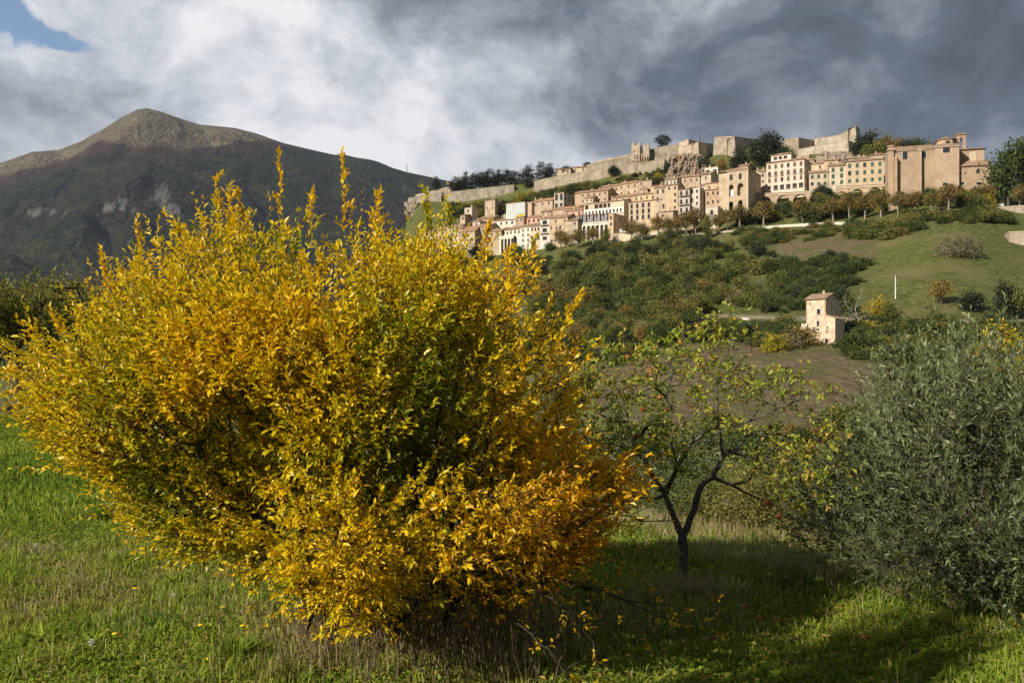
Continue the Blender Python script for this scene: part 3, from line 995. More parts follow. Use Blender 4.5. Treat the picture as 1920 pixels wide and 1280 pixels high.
W = {
    'tan': mat_wall('wall_tan_stone', (0.42, 0.325, 0.225), (0.56, 0.45, 0.325), 0.9),
    'ochre': mat_wall('wall_ochre', (0.52, 0.385, 0.26), (0.61, 0.475, 0.34), 0.45),
    'cream': mat_wall('wall_cream', (0.55, 0.465, 0.345), (0.65, 0.57, 0.44), 0.45),
    'white': mat_wall('wall_white', (0.62, 0.58, 0.51), (0.70, 0.66, 0.59), 0.3, (0.5, 0.45, 0.38), 1, 0.35),
    'pinkwhite': mat_wall('wall_pale_pink', (0.70, 0.575, 0.48), (0.75, 0.64, 0.55), 0.2, (0.6, 0.5, 0.42), 1, 0.25),
    'pink': mat_wall('wall_pink', (0.62, 0.34, 0.26), (0.68, 0.44, 0.34), 0.3),
    'grey': mat_wall('wall_grey', (0.48, 0.42, 0.36), (0.56, 0.50, 0.43), 0.3),
    'yellow': mat_wall('wall_yellow', (0.68, 0.50, 0.26), (0.74, 0.57, 0.33), 0.2),
    'brick': mat_wall('wall_brick', (0.42, 0.295, 0.205), (0.52, 0.395, 0.285), 0.9, (0.33, 0.24, 0.18)),
    'church': mat_wall('wall_church_brick', (0.41, 0.295, 0.205), (0.50, 0.38, 0.275), 0.6, (0.36, 0.26, 0.18), 0.5, 0.4),
    'fort': mat_wall('wall_fortress_stone', (0.255, 0.215, 0.165), (0.40, 0.345, 0.275), 1.0, (0.12, 0.11, 0.075), 0.6, 1.0),
    'fort_pale': mat_wall('wall_bastion_stone', (0.36, 0.295, 0.225), (0.51, 0.43, 0.335), 0.9, (0.20, 0.165, 0.12), 0.6, 0.9),
    'rubble': mat_wall('wall_tower_rubble', (0.52, 0.40, 0.28), (0.72, 0.60, 0.46), 1.0, (0.48, 0.22, 0.12), 2.4, 0.9),
    'panel': mat_wall('cladding_pale_blue', (0.52, 0.58, 0.64), (0.60, 0.66, 0.71), 0.1, (0.5, 0.5, 0.5), 1, 0.2),
}
ROOF = mat_wall('roof_tiles', (0.27, 0.17, 0.115), (0.39, 0.265, 0.18), 0.9, (0.11, 0.088, 0.066), 1.5, 0.6)
ROOF_R = mat_wall('roof_tiles_red', (0.40, 0.21, 0.13), (0.47, 0.28, 0.18), 0.7, (0.25, 0.15, 0.10), 1.5, 0.5)
GLASS = mat_simple('window_glass', (0.018, 0.02, 0.024), (0.04, 0.045, 0.05), 2, 0.15, 0.0, 0.01, spec=0.6)
STONE_TRIM = mat_simple('trim_stone', (0.50, 0.40, 0.30), (0.58, 0.48, 0.37), 4, 0.9)
SH_GREEN = mat_simple('shutter_green', (0.05, 0.105, 0.065), (0.075, 0.14, 0.09), 9, 0.7)
SH_BROWN = mat_simple('shutter_brown', (0.13, 0.07, 0.045), (0.20, 0.115, 0.075), 9, 0.7)
IRON = mat_simple('iron', (0.02, 0.02, 0.022), (0.05, 0.05, 0.05), 9, 0.6)
WHITE = mat_simple('white_paint', (0.72, 0.70, 0.66), (0.8, 0.78, 0.74), 5, 0.6)
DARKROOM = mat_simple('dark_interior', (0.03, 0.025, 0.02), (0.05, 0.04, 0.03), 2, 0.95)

# window prototypes: unit metres, seat (0,0,0) = middle of the sill on the wall plane, looking along -y
_WM = {}


def window_meshes(kind, w, h):
    w = w * 1.08; h = h * 1.05
    key = (kind, round(w, 1), round(h, 1))
    if key in _WM:
        return _WM[key]
    w, h = key[1], key[2]
    f = MB(); t = 0.14
    f.box((-w / 2 - t, -.08, -t), (-w / 2, .0, h + t)).box((w / 2, -.08, -t), (w / 2 + t, .0, h + t))
    f.box((-w / 2, -.08, h), (w / 2, .0, h + t)).box((-w / 2, -.13, -t), (w / 2, .0, 0))
    mats = [STONE_TRIM]
    if kind in ('green', 'brown'):
        mats.append(SH_GREEN if kind == 'green' else SH_BROWN)
        s = w * .5
        f.box((-w / 2 + .01, -.06, .02), (-w / 2 + s * .86, -.03, h - .02), 1).box((w / 2 - s * .86, -.06, .02), (w / 2 - .01, -.03, h - .02), 1)
    a = f.build('window', mats)
    g = MB().box((-w / 2, -.025, 0), (w / 2, -.004, h))
    if kind == 'arch':
        pass
    b = g.build('pane', GLASS)
    me = (a.data, b.data)
    bpy.data.objects.remove(a); bpy.data.objects.remove(b)
    _WM[key] = me
    return me


def add_window(parent, x, y, z, w, h, kind='plain', rz=0.0, name='window'):
    fm, gm = window_meshes(kind, w, h)
    o = bpy.data.objects.new(name, fm); COL.objects.link(o); o.parent = parent
    o.location = (x, y, z); o.rotation_euler = (0, 0, rz)
    p = bpy.data.objects.new('pane', gm); COL.objects.link(p); p.parent = o
    return o


def frame_of(a, b, d, yaw):
    """origin and width of a facade whose left edge is at column a (depth d), right edge at column b"""
    ka, kb = (a - 960) / FPX, (b - 960) / FPX
    xa = ka * d
    w = (kb * d - xa) / (math.cos(yaw) + kb * math.sin(yaw))
    return xa, w


def gable_roof(mb, W_, D, h, over=.45, th=.28, mat=0):
    s = h / (D / 2)
    mb.prism([(-over, -over * s), (D / 2, h), (D + over, -over * s), (D + over, -over * s + th), (D / 2, h + th), (-over, -over * s + th)], -over, W_ + over, mat)


def hip_roof(mb, W_, D, h, over=.5, th=.25, z0=0.0, mat=0, x0=0.0, y0=0.0):
    i = min(D, W_) / 2 * .95
    o = over
    v = [(-o, -o, 0), (W_ + o, -o, 0), (W_ + o, D + o, 0), (-o, D + o, 0), (-o, -o, th), (W_ + o, -o, th), (W_ + o, D + o, th), (-o, D + o, th),
         (i, D / 2 - .01, h + th), (max(W_ - i, i + .05), D / 2 - .01, h + th)]
    if D > W_:
        v[8] = (W_ / 2, i, h + th); v[9] = (W_ / 2, D - i, h + th)
        f3 = [(4, 5, 8), (6, 7, 9)]; f4 = [(5, 6, 9, 8), (7, 4, 8, 9)]
    else:
        f3 = [(7, 4, 8), (5, 6, 9)]; f4 = [(4, 5, 9, 8), (6, 7, 8, 9)]
    v = [(x + x0, y + y0, z + z0) for x, y, z in v]
    n0 = mb.n
    mb.add(v, [(0, 3, 2, 1), (0, 1, 5, 4), (1, 2, 6, 5), (2, 3, 7, 6), (3, 0, 4, 7)] + f4, mat)
    mb.F.append((np.array(f3) + n0, mat))


def chimney(parent, x, y, z, h=1.3, w=.6, mat=None):
    mb = MB().box((-w / 2, -w / 2, -1.2), (w / 2, w / 2, h)).box((-w / 2 - .1, -w / 2 - .1, h + .0), (w / 2 + .1, w / 2 + .1, h + .12), 1)
    o = mb.build('chimney', [mat or W['tan'], ROOF], parent, loc=(x, y, z))
    return o


def house(label, a, b, top, base, wall='tan', roof='gable', yaw=32, depth=10.0, cols=None, rows=None, wk='brown', ww=.95, wh=1.5,
          d=None, side=1, red=False, chim=1, first=1.0, pitch=.36, group='houses of the hill town', cat='house', name='house', skip=0.15, seed=None, below=9.0, blank=None, gap=3.1):
    rng = random.Random(int(a * 13 + top * 7) if seed is None else seed)
    if d is None:
        _, d, _ = hit((a + b) / 2, base, 60)
    th = math.radians(yaw)
    xa, w = frame_of(a, b, d, th)
    zt = zpy(top, d)
    zb = zpy(base, d)
    H = zt - zb
    root = empty(name, (xa, d, zb), -th, label, cat, group)
    wm = W[wall]
    z1 = H
    D = depth
    rh = pitch * D / 2
    mb = MB()
    if roof == 'gable':
        mb.prism([(0, -below), (D, -below), (D, z1), (D / 2, z1 + rh), (0, z1)][::-1], 0, w)
    else:
        mb.box((0, 0, -below), (w, D, z1))
    if roof != 'flat':
        mb.box((-.06, -.06, z1 - .35), (w + .06, -.002, z1 - .12), 1)   # eave course
    mb.build('wall', [wm, STONE_TRIM], root)
    rm = ROOF_R if red else ROOF
    r = MB()
    if roof == 'gable':
        gable_roof(r, w, D, rh)
    elif roof == 'hip':
        hip_roof(r, w, D, rh)
    elif roof == 'shed':
        r.prism([(-.5, -.05), (D + .4, rh), (D + .4, rh + .25), (-.5, .2)], -.4, w + .4)
    else:
        r.box((-.15, -.15, 0.003), (w + .15, D + .15, .3))
    ro = r.build('roof', rm if roof != 'flat' else STONE_TRIM, root, loc=(0, 0, z1))
    for c in range(chim):
        chimney(ro, rng.uniform(.15, .85) * w, D * rng.uniform(.25, .5), rh * .6)
    # windows
    nc = cols if cols is not None else max(1, round(w / 3.4))
    nr = rows if rows is not None else max(1, round((H - .8) / gap))
    gp = min(gap, (H - .4) / nr) if nr else gap
    for i in range(nr):
        for j in range(nc):
            if rng.random() < skip: continue
            if blank and (i, j) in blank: continue
            x = (j + .5) * w / nc + (rng.uniform(-.28, .28) if skip > 0 else 0)
            z = z1 - first - wh - i * gp + (rng.uniform(-.2, .15) if skip > 0 else 0)
            if z < .3 and i > 0: continue
            k_ = wk if rng.random() < .8 else 'plain'
            hh = wh * (1.0 if i < nr - 1 or nr == 1 else .85)
            if w / nc < ww + .5: continue
            add_window(root, x, 0, z, ww, hh, k_)
    if side:
        ns = max(1, int(D / 4.2))
        for i in range(nr):
            for j in range(ns):
                if rng.random() < skip + .25: continue
                add_window(root, w, (j + .5) * D / ns, z1 - first - wh - i * gp, ww * .9, wh, wk, math.radians(90))
    root['w'] = w; root['H'] = H
    return root


def balcony(root, x0, x1, z, y=0.0, out=1.0, rail=.95):
    b = MB().box((x0, y - out, z - .16), (x1, y - .003, z))
    n = max(3, int((x1 - x0) / .22))
    for i in range(n + 1):
        x = x0 + .03 + (x1 - x0 - .06) * i / n
        b.box((x - .015, y - out + .02, z), (x + .015, y - out + .05, z + rail), 1)
    b.box((x0, y - out, z + rail), (x1, y - out + .06, z + rail + .05), 1)
    b.box((x0, y - out + .08, z + rail), (x0 + .05, y - .01, z + rail + .05), 1)
    b.box((x1 - .05, y - out + .08, z + rail), (x1, y - .01, z + rail + .05), 1)
    return b.build('balcony', [STONE_TRIM, IRON], root)


def arcade(mb, L, H, z0, arches, T=1.2, mat=0, top_slope=0.0, n=12, y0=0.0):
    """wall along x with arched openings: arches = (centre, half width, spring z, rise)"""
    xs = {0.0, L}
    ops = []
    for c, hw, sp, rise in arches:
        xs.update([c - hw, c + hw]); ops.append((c, hw, sp, rise))
        for i in range(1, n):
            xs.add(c - hw * math.cos(math.pi * i / n))
    xs = sorted(x for x in xs if 0 <= x <= L)
    for x0, x1 in zip(xs[:-1], xs[1:]):
        if x1 - x0 < 1e-5: continue
        m = (x0 + x1) / 2
        b0 = b1 = z0
        for c, hw, sp, rise in ops:
            if abs(m - c) < hw:
                f = lambda x: sp + rise * math.sqrt(max(0, 1 - ((x - c) / hw) ** 2))
                b0, b1 = f(x0), f(x1)
        t0 = H + top_slope * x0; t1 = H + top_slope * x1
        v = [(x0, y0, b0), (x1, y0, b1), (x1, y0 + T, b1), (x0, y0 + T, b0), (x0, y0, t0), (x1, y0, t1), (x1, y0 + T, t1), (x0, y0 + T, t0)]
        f = [(0, 3, 2, 1), (4, 5, 6, 7), (0, 1, 5, 4), (2, 3, 7, 6)]
        mb.add(v, f, mat)
    # jambs
    for c, hw, sp, rise in ops:
        for x in (c - hw, c + hw):
            mb.add([(x, y0, z0), (x, y0 + T, z0), (x, y0 + T, sp), (x, y0, sp)], [(0, 1, 2, 3)], mat)
    mb.add([(0, y0, z0), (0, y0 + T, z0), (0, y0 + T, H), (0, y0, H)], [(0, 3, 2, 1)], mat)
    Ht = H + top_slope * L
    mb.add([(L, y0, z0), (L, y0 + T, z0), (L, y0 + T, Ht), (L, y0, Ht)], [(0, 1, 2, 3)], mat)


def wall_run(name, label, pts, mat, T=2.5, batter=0.08, cat='wall', group=None, cop=None, sink=5.0, parent=None):
    """thick wall through pts = (px, top py, base py, depth); outer face towards the viewer"""
    A = []
    for px, t, b, d in pts:
        x = (px - 960) / FPX * d
        A.append((x, d, zpy(t, d), zpy(b, d) - sink))
    cx, cy = A[0][0], A[0][1]
    cz = A[0][3]
    mb = MB()
    n = len(A)
    P2 = np.array([(a[0], a[1]) for a in A])
    dirs = [P2[1] - P2[0]] + [P2[i + 1] - P2[i - 1] for i in range(1, n - 1)] + [P2[-1] - P2[-2]]
    outs = []
    for i, dd in enumerate(dirs):
        dd = dd / np.linalg.norm(dd)
        outs.append(np.array([dd[1], -dd[0]]))       # towards the viewer for left-to-right runs
    V = []
    for i, (x, y, zt, zb) in enumerate(A):
        o = outs[i]; bt = batter * (zt - zb)
        V += [(x + o[0] * bt - cx, y + o[1] * bt - cy, zb - cz), (x - cx, y - cy, zt - cz), (x - o[0] * T - cx, y - o[1] * T - cy, zt - cz), (x - o[0] * T - cx, y - o[1] * T - cy, zb - cz)]
    F = []
    for i in range(n - 1):
        a = i * 4; b = a + 4
        F += [(a, b, b + 1, a + 1), (a + 1, b + 1, b + 2, a + 2), (a + 2, b + 2, b + 3, a + 3), (a + 3, b + 3, b, a)]
    e = (n - 1) * 4
    F += [(0, 1, 2, 3), (e, e + 3, e + 2, e + 1)]
    mb.add(V, F)
    o = mb.build(name, mat, parent)
    o.location = (cx, cy, cz)
    if cop is not None:
        c = MB()
        V = []
        for i, (x, y, zt, zb) in enumerate(A):
            q = outs[i]
            for s, z in ((.18, .003), (.18, .30), (-T * .35, .30), (-T * .35, .003)):
                V.append((x + q[0] * s - cx, y + q[1] * s - cy, zt + z - cz))
        F = []
        for i in range(n - 1):
            a = i * 4; b = a + 4
            F += [(a, b, b + 1, a + 1), (a + 1, b + 1, b + 2, a + 2), (a + 2, b + 2, b + 3, a + 3), (a + 3, b + 3, b, a)]
        F += [(0, 1, 2, 3), (e, e + 3, e + 2, e + 1)]
        c.add(V, F)
        c.build('coping', cop, o)
    if parent is None:
        tag(o, label, cat, group)
    return o

# ------------------------------------------------------------------ the hill town
T_ = 'houses of the hill town'


def town():
    H = house
    # --- top street, right to left
    r = H('long ochre palace of three storeys with green shutters beside the church', 1586, 1657, 304, 347, 'ochre', 'hip', 20, 13, 5, 3, 'green', 1.2, 1.9, d=408, skip=0, gap=3.6, cat='palace', name='palace')
    H('cream three storey house with green shutters between the long ochre palace and a lower one', 1554, 1586, 312, 348, 'cream', 'gable', 20, 11, 2, 3, 'green', 1.2, 1.9, d=411, skip=0, chim=2)
    H('low cream house with three green shuttered windows right of the pink white palace', 1517, 1553, 325, 352, 'cream', 'gable', 20, 10, 3, 2, 'green', 1.2, 1.7, d=414, skip=0)
    r = H('tall pink white palace with rows of brown shutters and a glazed attic', 1437, 1508, 307, 359, 'pinkwhite', 'hip', 32, 13, 6, 4, 'brown', 1.15, 1.9, d=428, skip=0, gap=3.35, chim=0, cat='palace', name='palace', below=8)
    w = r['w']; hh = r['H']
    att = MB().box((1.5, 2.6, hh + .4), (w * .62, 9, hh + 4.0)); at_ = att.build('attic', W['pinkwhite'], r)
    for i in range(3):
        add_window(at_, 3.6 + i * 2.4, 2.6, hh + 1.9, 1.5, 1.3, 'plain')
    rf = MB(); hip_roof(rf, w * .62 - 1.5, 6.4, 1.3); o = rf.build('attic_roof', ROOF, r, loc=(1.5, 2.6, hh + 4.0))
    for j in range(6):
        x = (j + .5) * w / 6
        balcony(r, x - .9, x + .9, hh - 1 - 1.9 - 3.35 * 1 - .15, 0, .6)
    for j in (1, 2, 3, 4, 5):      # ground floor openings of the bar
        mb = MB().box(((j + .5) * w / 6 - .95, -.12, .1), ((j + .5) * w / 6 + .95, -.02, 2.4))
        mb.build('shop_window', GLASS, r)
    H('narrow cream house squeezed left of the pink white palace', 1423, 1437, 322, 350, 'cream', 'gable', 20, 9, 1, 2, 'brown', d=438, skip=0)
    H('small flat roofed house behind the pink white palace roof', 1494, 1517, 293, 308, 'tan', 'flat', 28, 7, 1, 1, d=449, chim=1)
    H('small tiled house behind the gap right of the pink white palace', 1524, 1550, 308, 322, 'cream', 'gable', 28, 9, 1, 1, d=436)
    H('tiled house peeping over the low cream house', 1545, 1572, 302, 316, 'tan', 'gable', 27, 8, 1, 1, d=432)
    H('low tiled house behind the long ochre palace roof', 1590, 1628, 298, 312, 'tan', 'gable', 20, 9, 2, 1, d=430, chim=3)
    H('tiled house tucked between the long ochre palace and the church', 1630, 1666, 292, 312, 'tan', 'hip', 20, 9, 2, 1, d=425, chim=1)
    # --- loggia building
    d0 = 420; yaw = math.radians(33)
    xa, w = frame_of(1347, 1403, d0, yaw)
    zb = zpy(410, d0); Ht = zpy(324, d0) - zb
    root = empty('loggia_building', (xa, d0, zb), -yaw, 'tan loggia building with two tall niches above two dark arches', 'building')
    fx = lambda px: frame_of(1347, px, d0, yaw)[1]
    fz = lambda py: zpy(py, d0) - zb
    s0 = fx(1364)
    D = 19
    mb = MB()
    mb.box((0, .5, -8), (s0 - .01, D, Ht), 0)
    arcade(mb, w - s0, fz(372), -8, [(fx(1370.5) - s0, 1.15, fz(386), 1.4), (fx(1388) - s0, 1.1, fz(385), 1.4)], 2.2)
    n1 = len(mb.V)
    arcade(mb, w - s0, Ht, fz(372), [(fx(1371) - s0, 1.15, fz(354), 1.3), (fx(1388) - s0, 1.45, fz(354), 1.5)], 2.2)
    for i in range(1, len(mb.V)):
        mb.V[i] = mb.V[i] + np.array([s0, 0, 0])
    mb.box((s0 + .01, 2.21, -8), (w - .005, D, Ht - .01), 0)
    mb.box((s0, 2.205, -8), (w, 2.209, Ht - .01), 0)
    wall = mb.build('wall', W['tan'], root)
    tr = MB().box((s0 - .1, -.14, fz(372.5)), (w + .12, -.003, fz(371))).box((s0 - .1, -.12, fz(346)), (w + .1, -.003, fz(345)))
    for x in (s0, w - .75):
        tr.box((x, -.1, -7.5), (x + .75, -.003, fz(373))).box((x, -.1, fz(370.9)), (x + .75, -.003, fz(346.1))).box((x, -.1, fz(344.9)), (x + .75, -.003, Ht - .4))
    tr.box((s0 - .2, -.25, Ht - .4), (w + .2, -.003, Ht))
    tr.build('cornice', STONE_TRIM, root)
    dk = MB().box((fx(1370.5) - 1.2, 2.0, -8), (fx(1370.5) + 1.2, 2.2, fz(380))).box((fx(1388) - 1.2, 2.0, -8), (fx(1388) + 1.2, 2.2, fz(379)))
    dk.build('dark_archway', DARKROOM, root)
    MB().box((fx(1371) - .8, 1.2, fz(371)), (fx(1371) + .7, 1.5, fz(358))).build('door', WHITE, root)
    for px in (1371, 1388):
        add_window(root, fx(px), 0, fz(341), 1.3, 2.6, 'plain')
    for i in range(4):
        for zz in (fz(341), fz(366)):
            add_window(root, w, 2.5 + i * 4.2, zz, 1.1, 2.3, 'plain', math.radians(90))
    rf = MB(); hip_roof(rf, w, D, 2.6); rf.build('roof', ROOF, root, loc=(0, 0, Ht + .003))
    # --- viaducts
    for (a, b, dd, yw, t0, sl, arcs, lab, bot) in (
            (1404, 1522, 424, 26, 365, -.03, ((1411, 6.5, 373.5), (1436, 9, 369), (1468, 11, 366.5), (1500, 12, 364)), 'stone viaduct of round arches under the pink white palace', 400),
            (1568, 1668, 400, 16, 350, -.0, ((1578, 9, 359), (1607, 11, 354.5), (1641, 11, 351)), 'stone viaduct of round arches under the long ochre palace', 385)):
        yaw = math.radians(yw)
        xa, w = frame_of(a, b, dd, yaw)
        zb = zpy(bot, dd)
        root = empty('viaduct', (xa, dd, zb), -yaw, lab, 'viaduct')
        fx = lambda px: frame_of(a, px, dd, yaw)[1]
        ar = []
        for px, hw, ty in arcs:
            x = fx(px); dl = dd - x * math.sin(yaw)
            hwm = hw * dl / FPX / math.cos(yaw) * .95
            zt = zpy(ty, dl) - zb
            ar.append((x, hwm, zt - hwm, hwm))
        Ht = zpy(t0, dd) - zb
        mb = MB(); arcade(mb, w, Ht, -6, ar, 3.0, top_slope=sl)
        mb.build('wall', W['tan'], root)
        MB().box((0, 6.5, -6), (w, 7.2, Ht - 1.5)).build('inner_wall', W['fort_pale'], root)
        c = MB()
        for i in range(24):
            x0 = w * i / 24; x1 = w * (i + 1) / 24
            c.add([(x0, -.25, Ht + sl * x0 - 1.1), (x1, -.25, Ht + sl * x1 - 1.1), (x1, -.003, Ht + sl * x1 - 1.1), (x0, -.003, Ht + sl * x0 - 1.1),
                   (x0, -.25, Ht + sl * x0 - .85), (x1, -.25, Ht + sl * x1 - .85), (x1, -.003, Ht + sl * x1 - .85), (x0, -.003, Ht + sl * x0 - .85)],
                  [(0, 3, 2, 1), (4, 5, 6, 7), (0, 1, 5, 4), (2, 3, 7, 6)])
        c.build('string_course', STONE_TRIM, root)
        MB().add([(-.1, -.2, Ht + .003), (w, -.2, Ht + sl * w + .003), (w, .5, Ht + sl * w + .003), (-.1, .5, Ht + .003), (-.1, -.2, Ht + .28), (w, -.2, Ht + sl * w + .28), (w, .5, Ht + sl * w + .28), (-.1, .5, Ht + .28)],
                 [(0, 3, 2, 1), (4, 5, 6, 7), (0, 1, 5, 4), (1, 2, 6, 5), (2, 3, 7, 6), (3, 0, 4, 7)]).build('parapet', STONE_TRIM, root)
    wall_run('garden_wall', 'shaded stone garden wall between the loggia building and pink white palace', [(1424, 345, 365, 436), (1446, 344, 364, 430), (1456, 350, 364, 426)], W['tan'], .5, 0)
    # --- houses left of the loggia, upper rows
    H('tiled house joined to the left side of the loggia building', 1322, 1352, 345, 372, 'tan', 'shed', 31, 11, 2, 1, d=432, skip=.1)
    H('pale house with a brown side wall above the loggia building', 1314, 1333, 328, 346, 'cream', 'gable', 29, 14, 1, 1, d=452)
    H('white penthouse of a house below the orange cliff', 1321, 1346, 316, 328, 'white', 'flat', 29, 9, 2, 1, 'plain', 1.8, 1.6, d=462)
    H('narrow low house with a dark open attic below the cliff', 1278, 1312, 333, 350, 'tan', 'gable', 27, 12, 3, 1, d=456)
    H('white house with three green shuttered windows below the cliff', 1247, 1269, 338, 356, 'white', 'gable', 29, 11, 3, 1, 'green', d=462, skip=0)
    H('small tan house with a leafy roof terrace', 1221, 1246, 349, 366, 'tan', 'shed', 29, 9, 2, 1, d=468)
    H('tan house with tall gable at the right end of the top row', 1195, 1222, 340, 372, 'tan', 'gable', 31, 12, 2, 2, d=492, pitch=.22)
    H('tan row house with a white oriel in the top row', 1160, 1196, 346, 374, 'tan', 'gable', 31, 12, 3, 2, d=498)
    H('long low tan house in the top row above a garden', 1126, 1160, 352, 374, 'tan', 'gable', 31, 12, 4, 1, d=506)
    H('broad ochre house with patched roof in the second row', 1078, 1140, 363, 392, 'brick', 'gable', 29, 12, 6, 2, 'plain', .9, 1.2, d=500, chim=3)
    H('tall roofless looking stone house with paired dark openings', 1039, 1057, 362, 394, 'grey', 'shed', 28, 20, 2, 2, 'plain', 1.6, 3.4, d=505, skip=0, gap=5.5, chim=0)
    H('red roofed house in front of the paired opening house', 998, 1036, 379, 398, 'tan', 'gable', 31, 14, 3, 1, d=512, red=True, chim=2)
    H('blank tan house with a long shaded side beside the pale blue cladding', 985, 997, 381, 410, 'ochre', 'flat', 30, 26, 0, 0, d=512)
    r = H('building under restoration wrapped in pale blue cladding sheets', 949, 984, 383, 408, 'panel', 'flat', 30, 12, 0, 0, d=516, side=0, chim=0, cat='building', name='clad_building')
    for i in range(10):
        MB().box((r['w'] * (i + .5) / 10 - .06, -.12, .2), (r['w'] * (i + .5) / 10 + .06, -.003, r['H'] - .1)).build('scaffold_pole', STONE_TRIM, r)
    H('lone tower house standing among trees under the fortress wall', 909, 928, 376, 396, 'tan', 'shed', 28, 8, 2, 2, d=556, chim=2)
    H('tall narrow house with broken top among the trees', 871, 885, 391, 422, 'grey', 'flat', 28, 8, 1, 3, d=552, chim=2)
    H('small house stepping down left of the tall narrow house', 863, 872, 404, 424, 'tan', 'shed', 28, 8, 1, 1, d=546)
    # --- middle rows
    H('brown stone house with yellow door behind the small white walled house', 896, 925, 411, 430, 'brick', 'gable', 28, 12, 3, 1, d=530, chim=2)
    H('low white walled house under a wide hipped roof', 925, 966, 415, 430, 'white', 'hip', 29, 12, 4, 1, 'plain', d=520)
    H('small ochre house on a flat terrace under the blue clad building', 944, 968, 404, 416, 'ochre', 'flat', 29, 8, 2, 1, d=526)
    H('pink house under a red tiled roof', 988, 1014, 409, 430, 'pink', 'gable', 29, 12, 3, 1, 'plain', 1.1, 1.6, d=500, red=True, chim=3, skip=0)
    H('roof and pink end wall of a house beside the red veranda', 1058, 1092, 397, 420, 'pink', 'gable', 31, 14, 3, 1, 'plain', d=482, chim=1)
    H('long red tiled roof behind the tall stone house row', 1036, 1085, 394, 410, 'tan', 'gable', 29, 12, 0, 0, d=492, red=True, chim=2)
    # long loggia house
    r = H('long house with dark open loggias above a white storey', 1095, 1170, 383, 420, 'cream', 'gable', 31, 12, 0, 0, d=474, side=1, pitch=.22)
    w, hh = r['w'], r['H']
    for x0, x1 in ((.03, .11), (.27, .36), (.38, .47), (.49, .57), (.6, .66)):
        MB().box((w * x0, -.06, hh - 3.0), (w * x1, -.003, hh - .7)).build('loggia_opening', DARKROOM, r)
    MB().box((0.0, -.35, hh - 6.4), (w + .02, -.003, hh - 3.4)).build('white_storey', WHITE, r)
    for i in range(11):
        add_window(r, (i + .7) * w / 11.5, -.35, hh - 5.9, .8, 1.6, 'plain')
    # red glazed veranda house
    yaw = math.radians(26); d0 = 466
    xa, w = frame_of(1083, 1141, d0, yaw); zb = zpy(445, d0)
    root = empty('veranda_house', (xa, d0, zb), -yaw, 'house with a red glazed veranda over a row of white arches', 'house', T_)
    fz = lambda py: zpy(py, d0) - zb
    mb = MB().box((0, 1.6, -6), (w, 10, fz(404)))
    mb.build('wall', W['pink'], root)
    mb = MB(); arcade(mb, w, fz(420.5), -6, [((i + .5) * w / 7, w / 7 * .34, fz(428), w / 7 * .36) for i in range(7)], .6)
    mb.build('arcade_wall', W['white'], root)
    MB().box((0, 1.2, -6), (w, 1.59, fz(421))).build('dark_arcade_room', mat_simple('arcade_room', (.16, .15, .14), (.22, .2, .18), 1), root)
    MB().box((-.2, -.3, fz(420.3)), (w + .2, 1.58, fz(418.7))).build('floor_slab', WHITE, root)
    v = MB()
    n = 22
    for i in range(n + 1):
        x = w * i / n
        v.box((x - .05, -.1, fz(418.6)), (x + .05, .0, fz(404.5)))
    for py in (417.5, 412, 405):
        v.box((0, -.13, fz(py) - .06), (w, -.103, fz(py) + .06))
    v.build('veranda_frame', IRON, root)
    g = MB()
    for i in range(n):
        if i % 5 in (1, 3): continue
        g.box((w * i / n + .06, -.06, fz(418.4)), (w * (i + 1) / n - .06, -.03, fz(405)))
    g.build('pane', mat_simple('veranda_glass', (.26, .28, .30), (.36, .36, .36), 1, .25, spec=.6), root)
    MB().prism([(-.4, fz(404.6)), (10.3, fz(402) + .6), (10.3, fz(402) + .9), (-.4, fz(404.6) + .25)], -.3, w + .3).build('roof', ROOF, root)
    H('square tan block house with a broad shaded side', 1141, 1150, 402, 438, 'ochre', 'flat', 40, 13, 1, 2, 'plain', 1.0, 1.8, d=452, skip=0, chim=0)
    r = H('large peach house with a row of tall blue grey windows', 1179, 1222, 380, 425, 'ochre', 'gable', 31, 12, 4, 4, 'plain', 1.2, 2.3, d=454, skip=.0, gap=4.2, pitch=.2)
    H('yellow house corner with stepped balconies', 1222, 1241, 376, 428, 'yellow', 'hip', 31, 15, 1, 4, 'plain', 1.6, 1.4, d=447, skip=0, gap=4)
    H('cream house with garden roof above the peach house', 1196, 1230, 366, 382, 'yellow', 'gable', 29, 10, 3, 1, d=470)
    H('long low tiled roof over a tan wall behind the loggia house', 1150, 1200, 371, 386, 'tan', 'gable', 29, 12, 4, 1, d=482)
    H('tall tan house with slit windows left of the peach tower block', 1227, 1249, 353, 412, 'tan', 'gable', 31, 11, 2, 4, 'plain', .9, 2.0, d=446, skip=.25, gap=3.8)
    H('tall peach tower block with one column of square windows', 1249, 1271, 348, 416, 'ochre', 'gable', 29, 10, 2, 5, 'plain', .9, 1.3, d=440, skip=0, gap=3.2, blank={(i, 0) for i in range(1, 5)}, pitch=.25)
    r = H('grey plastered apartment house with three long balconies', 1272, 1293, 356, 420, 'grey', 'shed', 29, 12, 2, 4, 'plain', 1.0, 2.2, d=434, skip=0, gap=4.3, first=.9)
    for i in range(3):
        balcony(r, .3, r['w'] - .4, r['H'] - .9 - 2.2 - 4.3 * i - .15, 0, 1.1)
    r = H('narrow grey house with small balconies', 1293, 1302, 352, 418, 'grey', 'shed', 29, 11, 1, 4, 'plain', .9, 2.0, d=433, skip=0, gap=4.3)
    balcony(r, .1, r['w'] - .1, r['H'] - 1 - 2.0 - 8.6 - .1, 0, .8)
    H('slender white turret like house corner', 1302, 1312, 353, 400, 'white', 'flat', 34, 5, 1, 4, 'plain', .8, 1.3, d=430, skip=0)
    H('narrow white house with turquoise door in a light well', 1312, 1323, 349, 402, 'white', 'gable', 27, 9, 1, 3, 'plain', .9, 1.4, d=434, skip=.2)
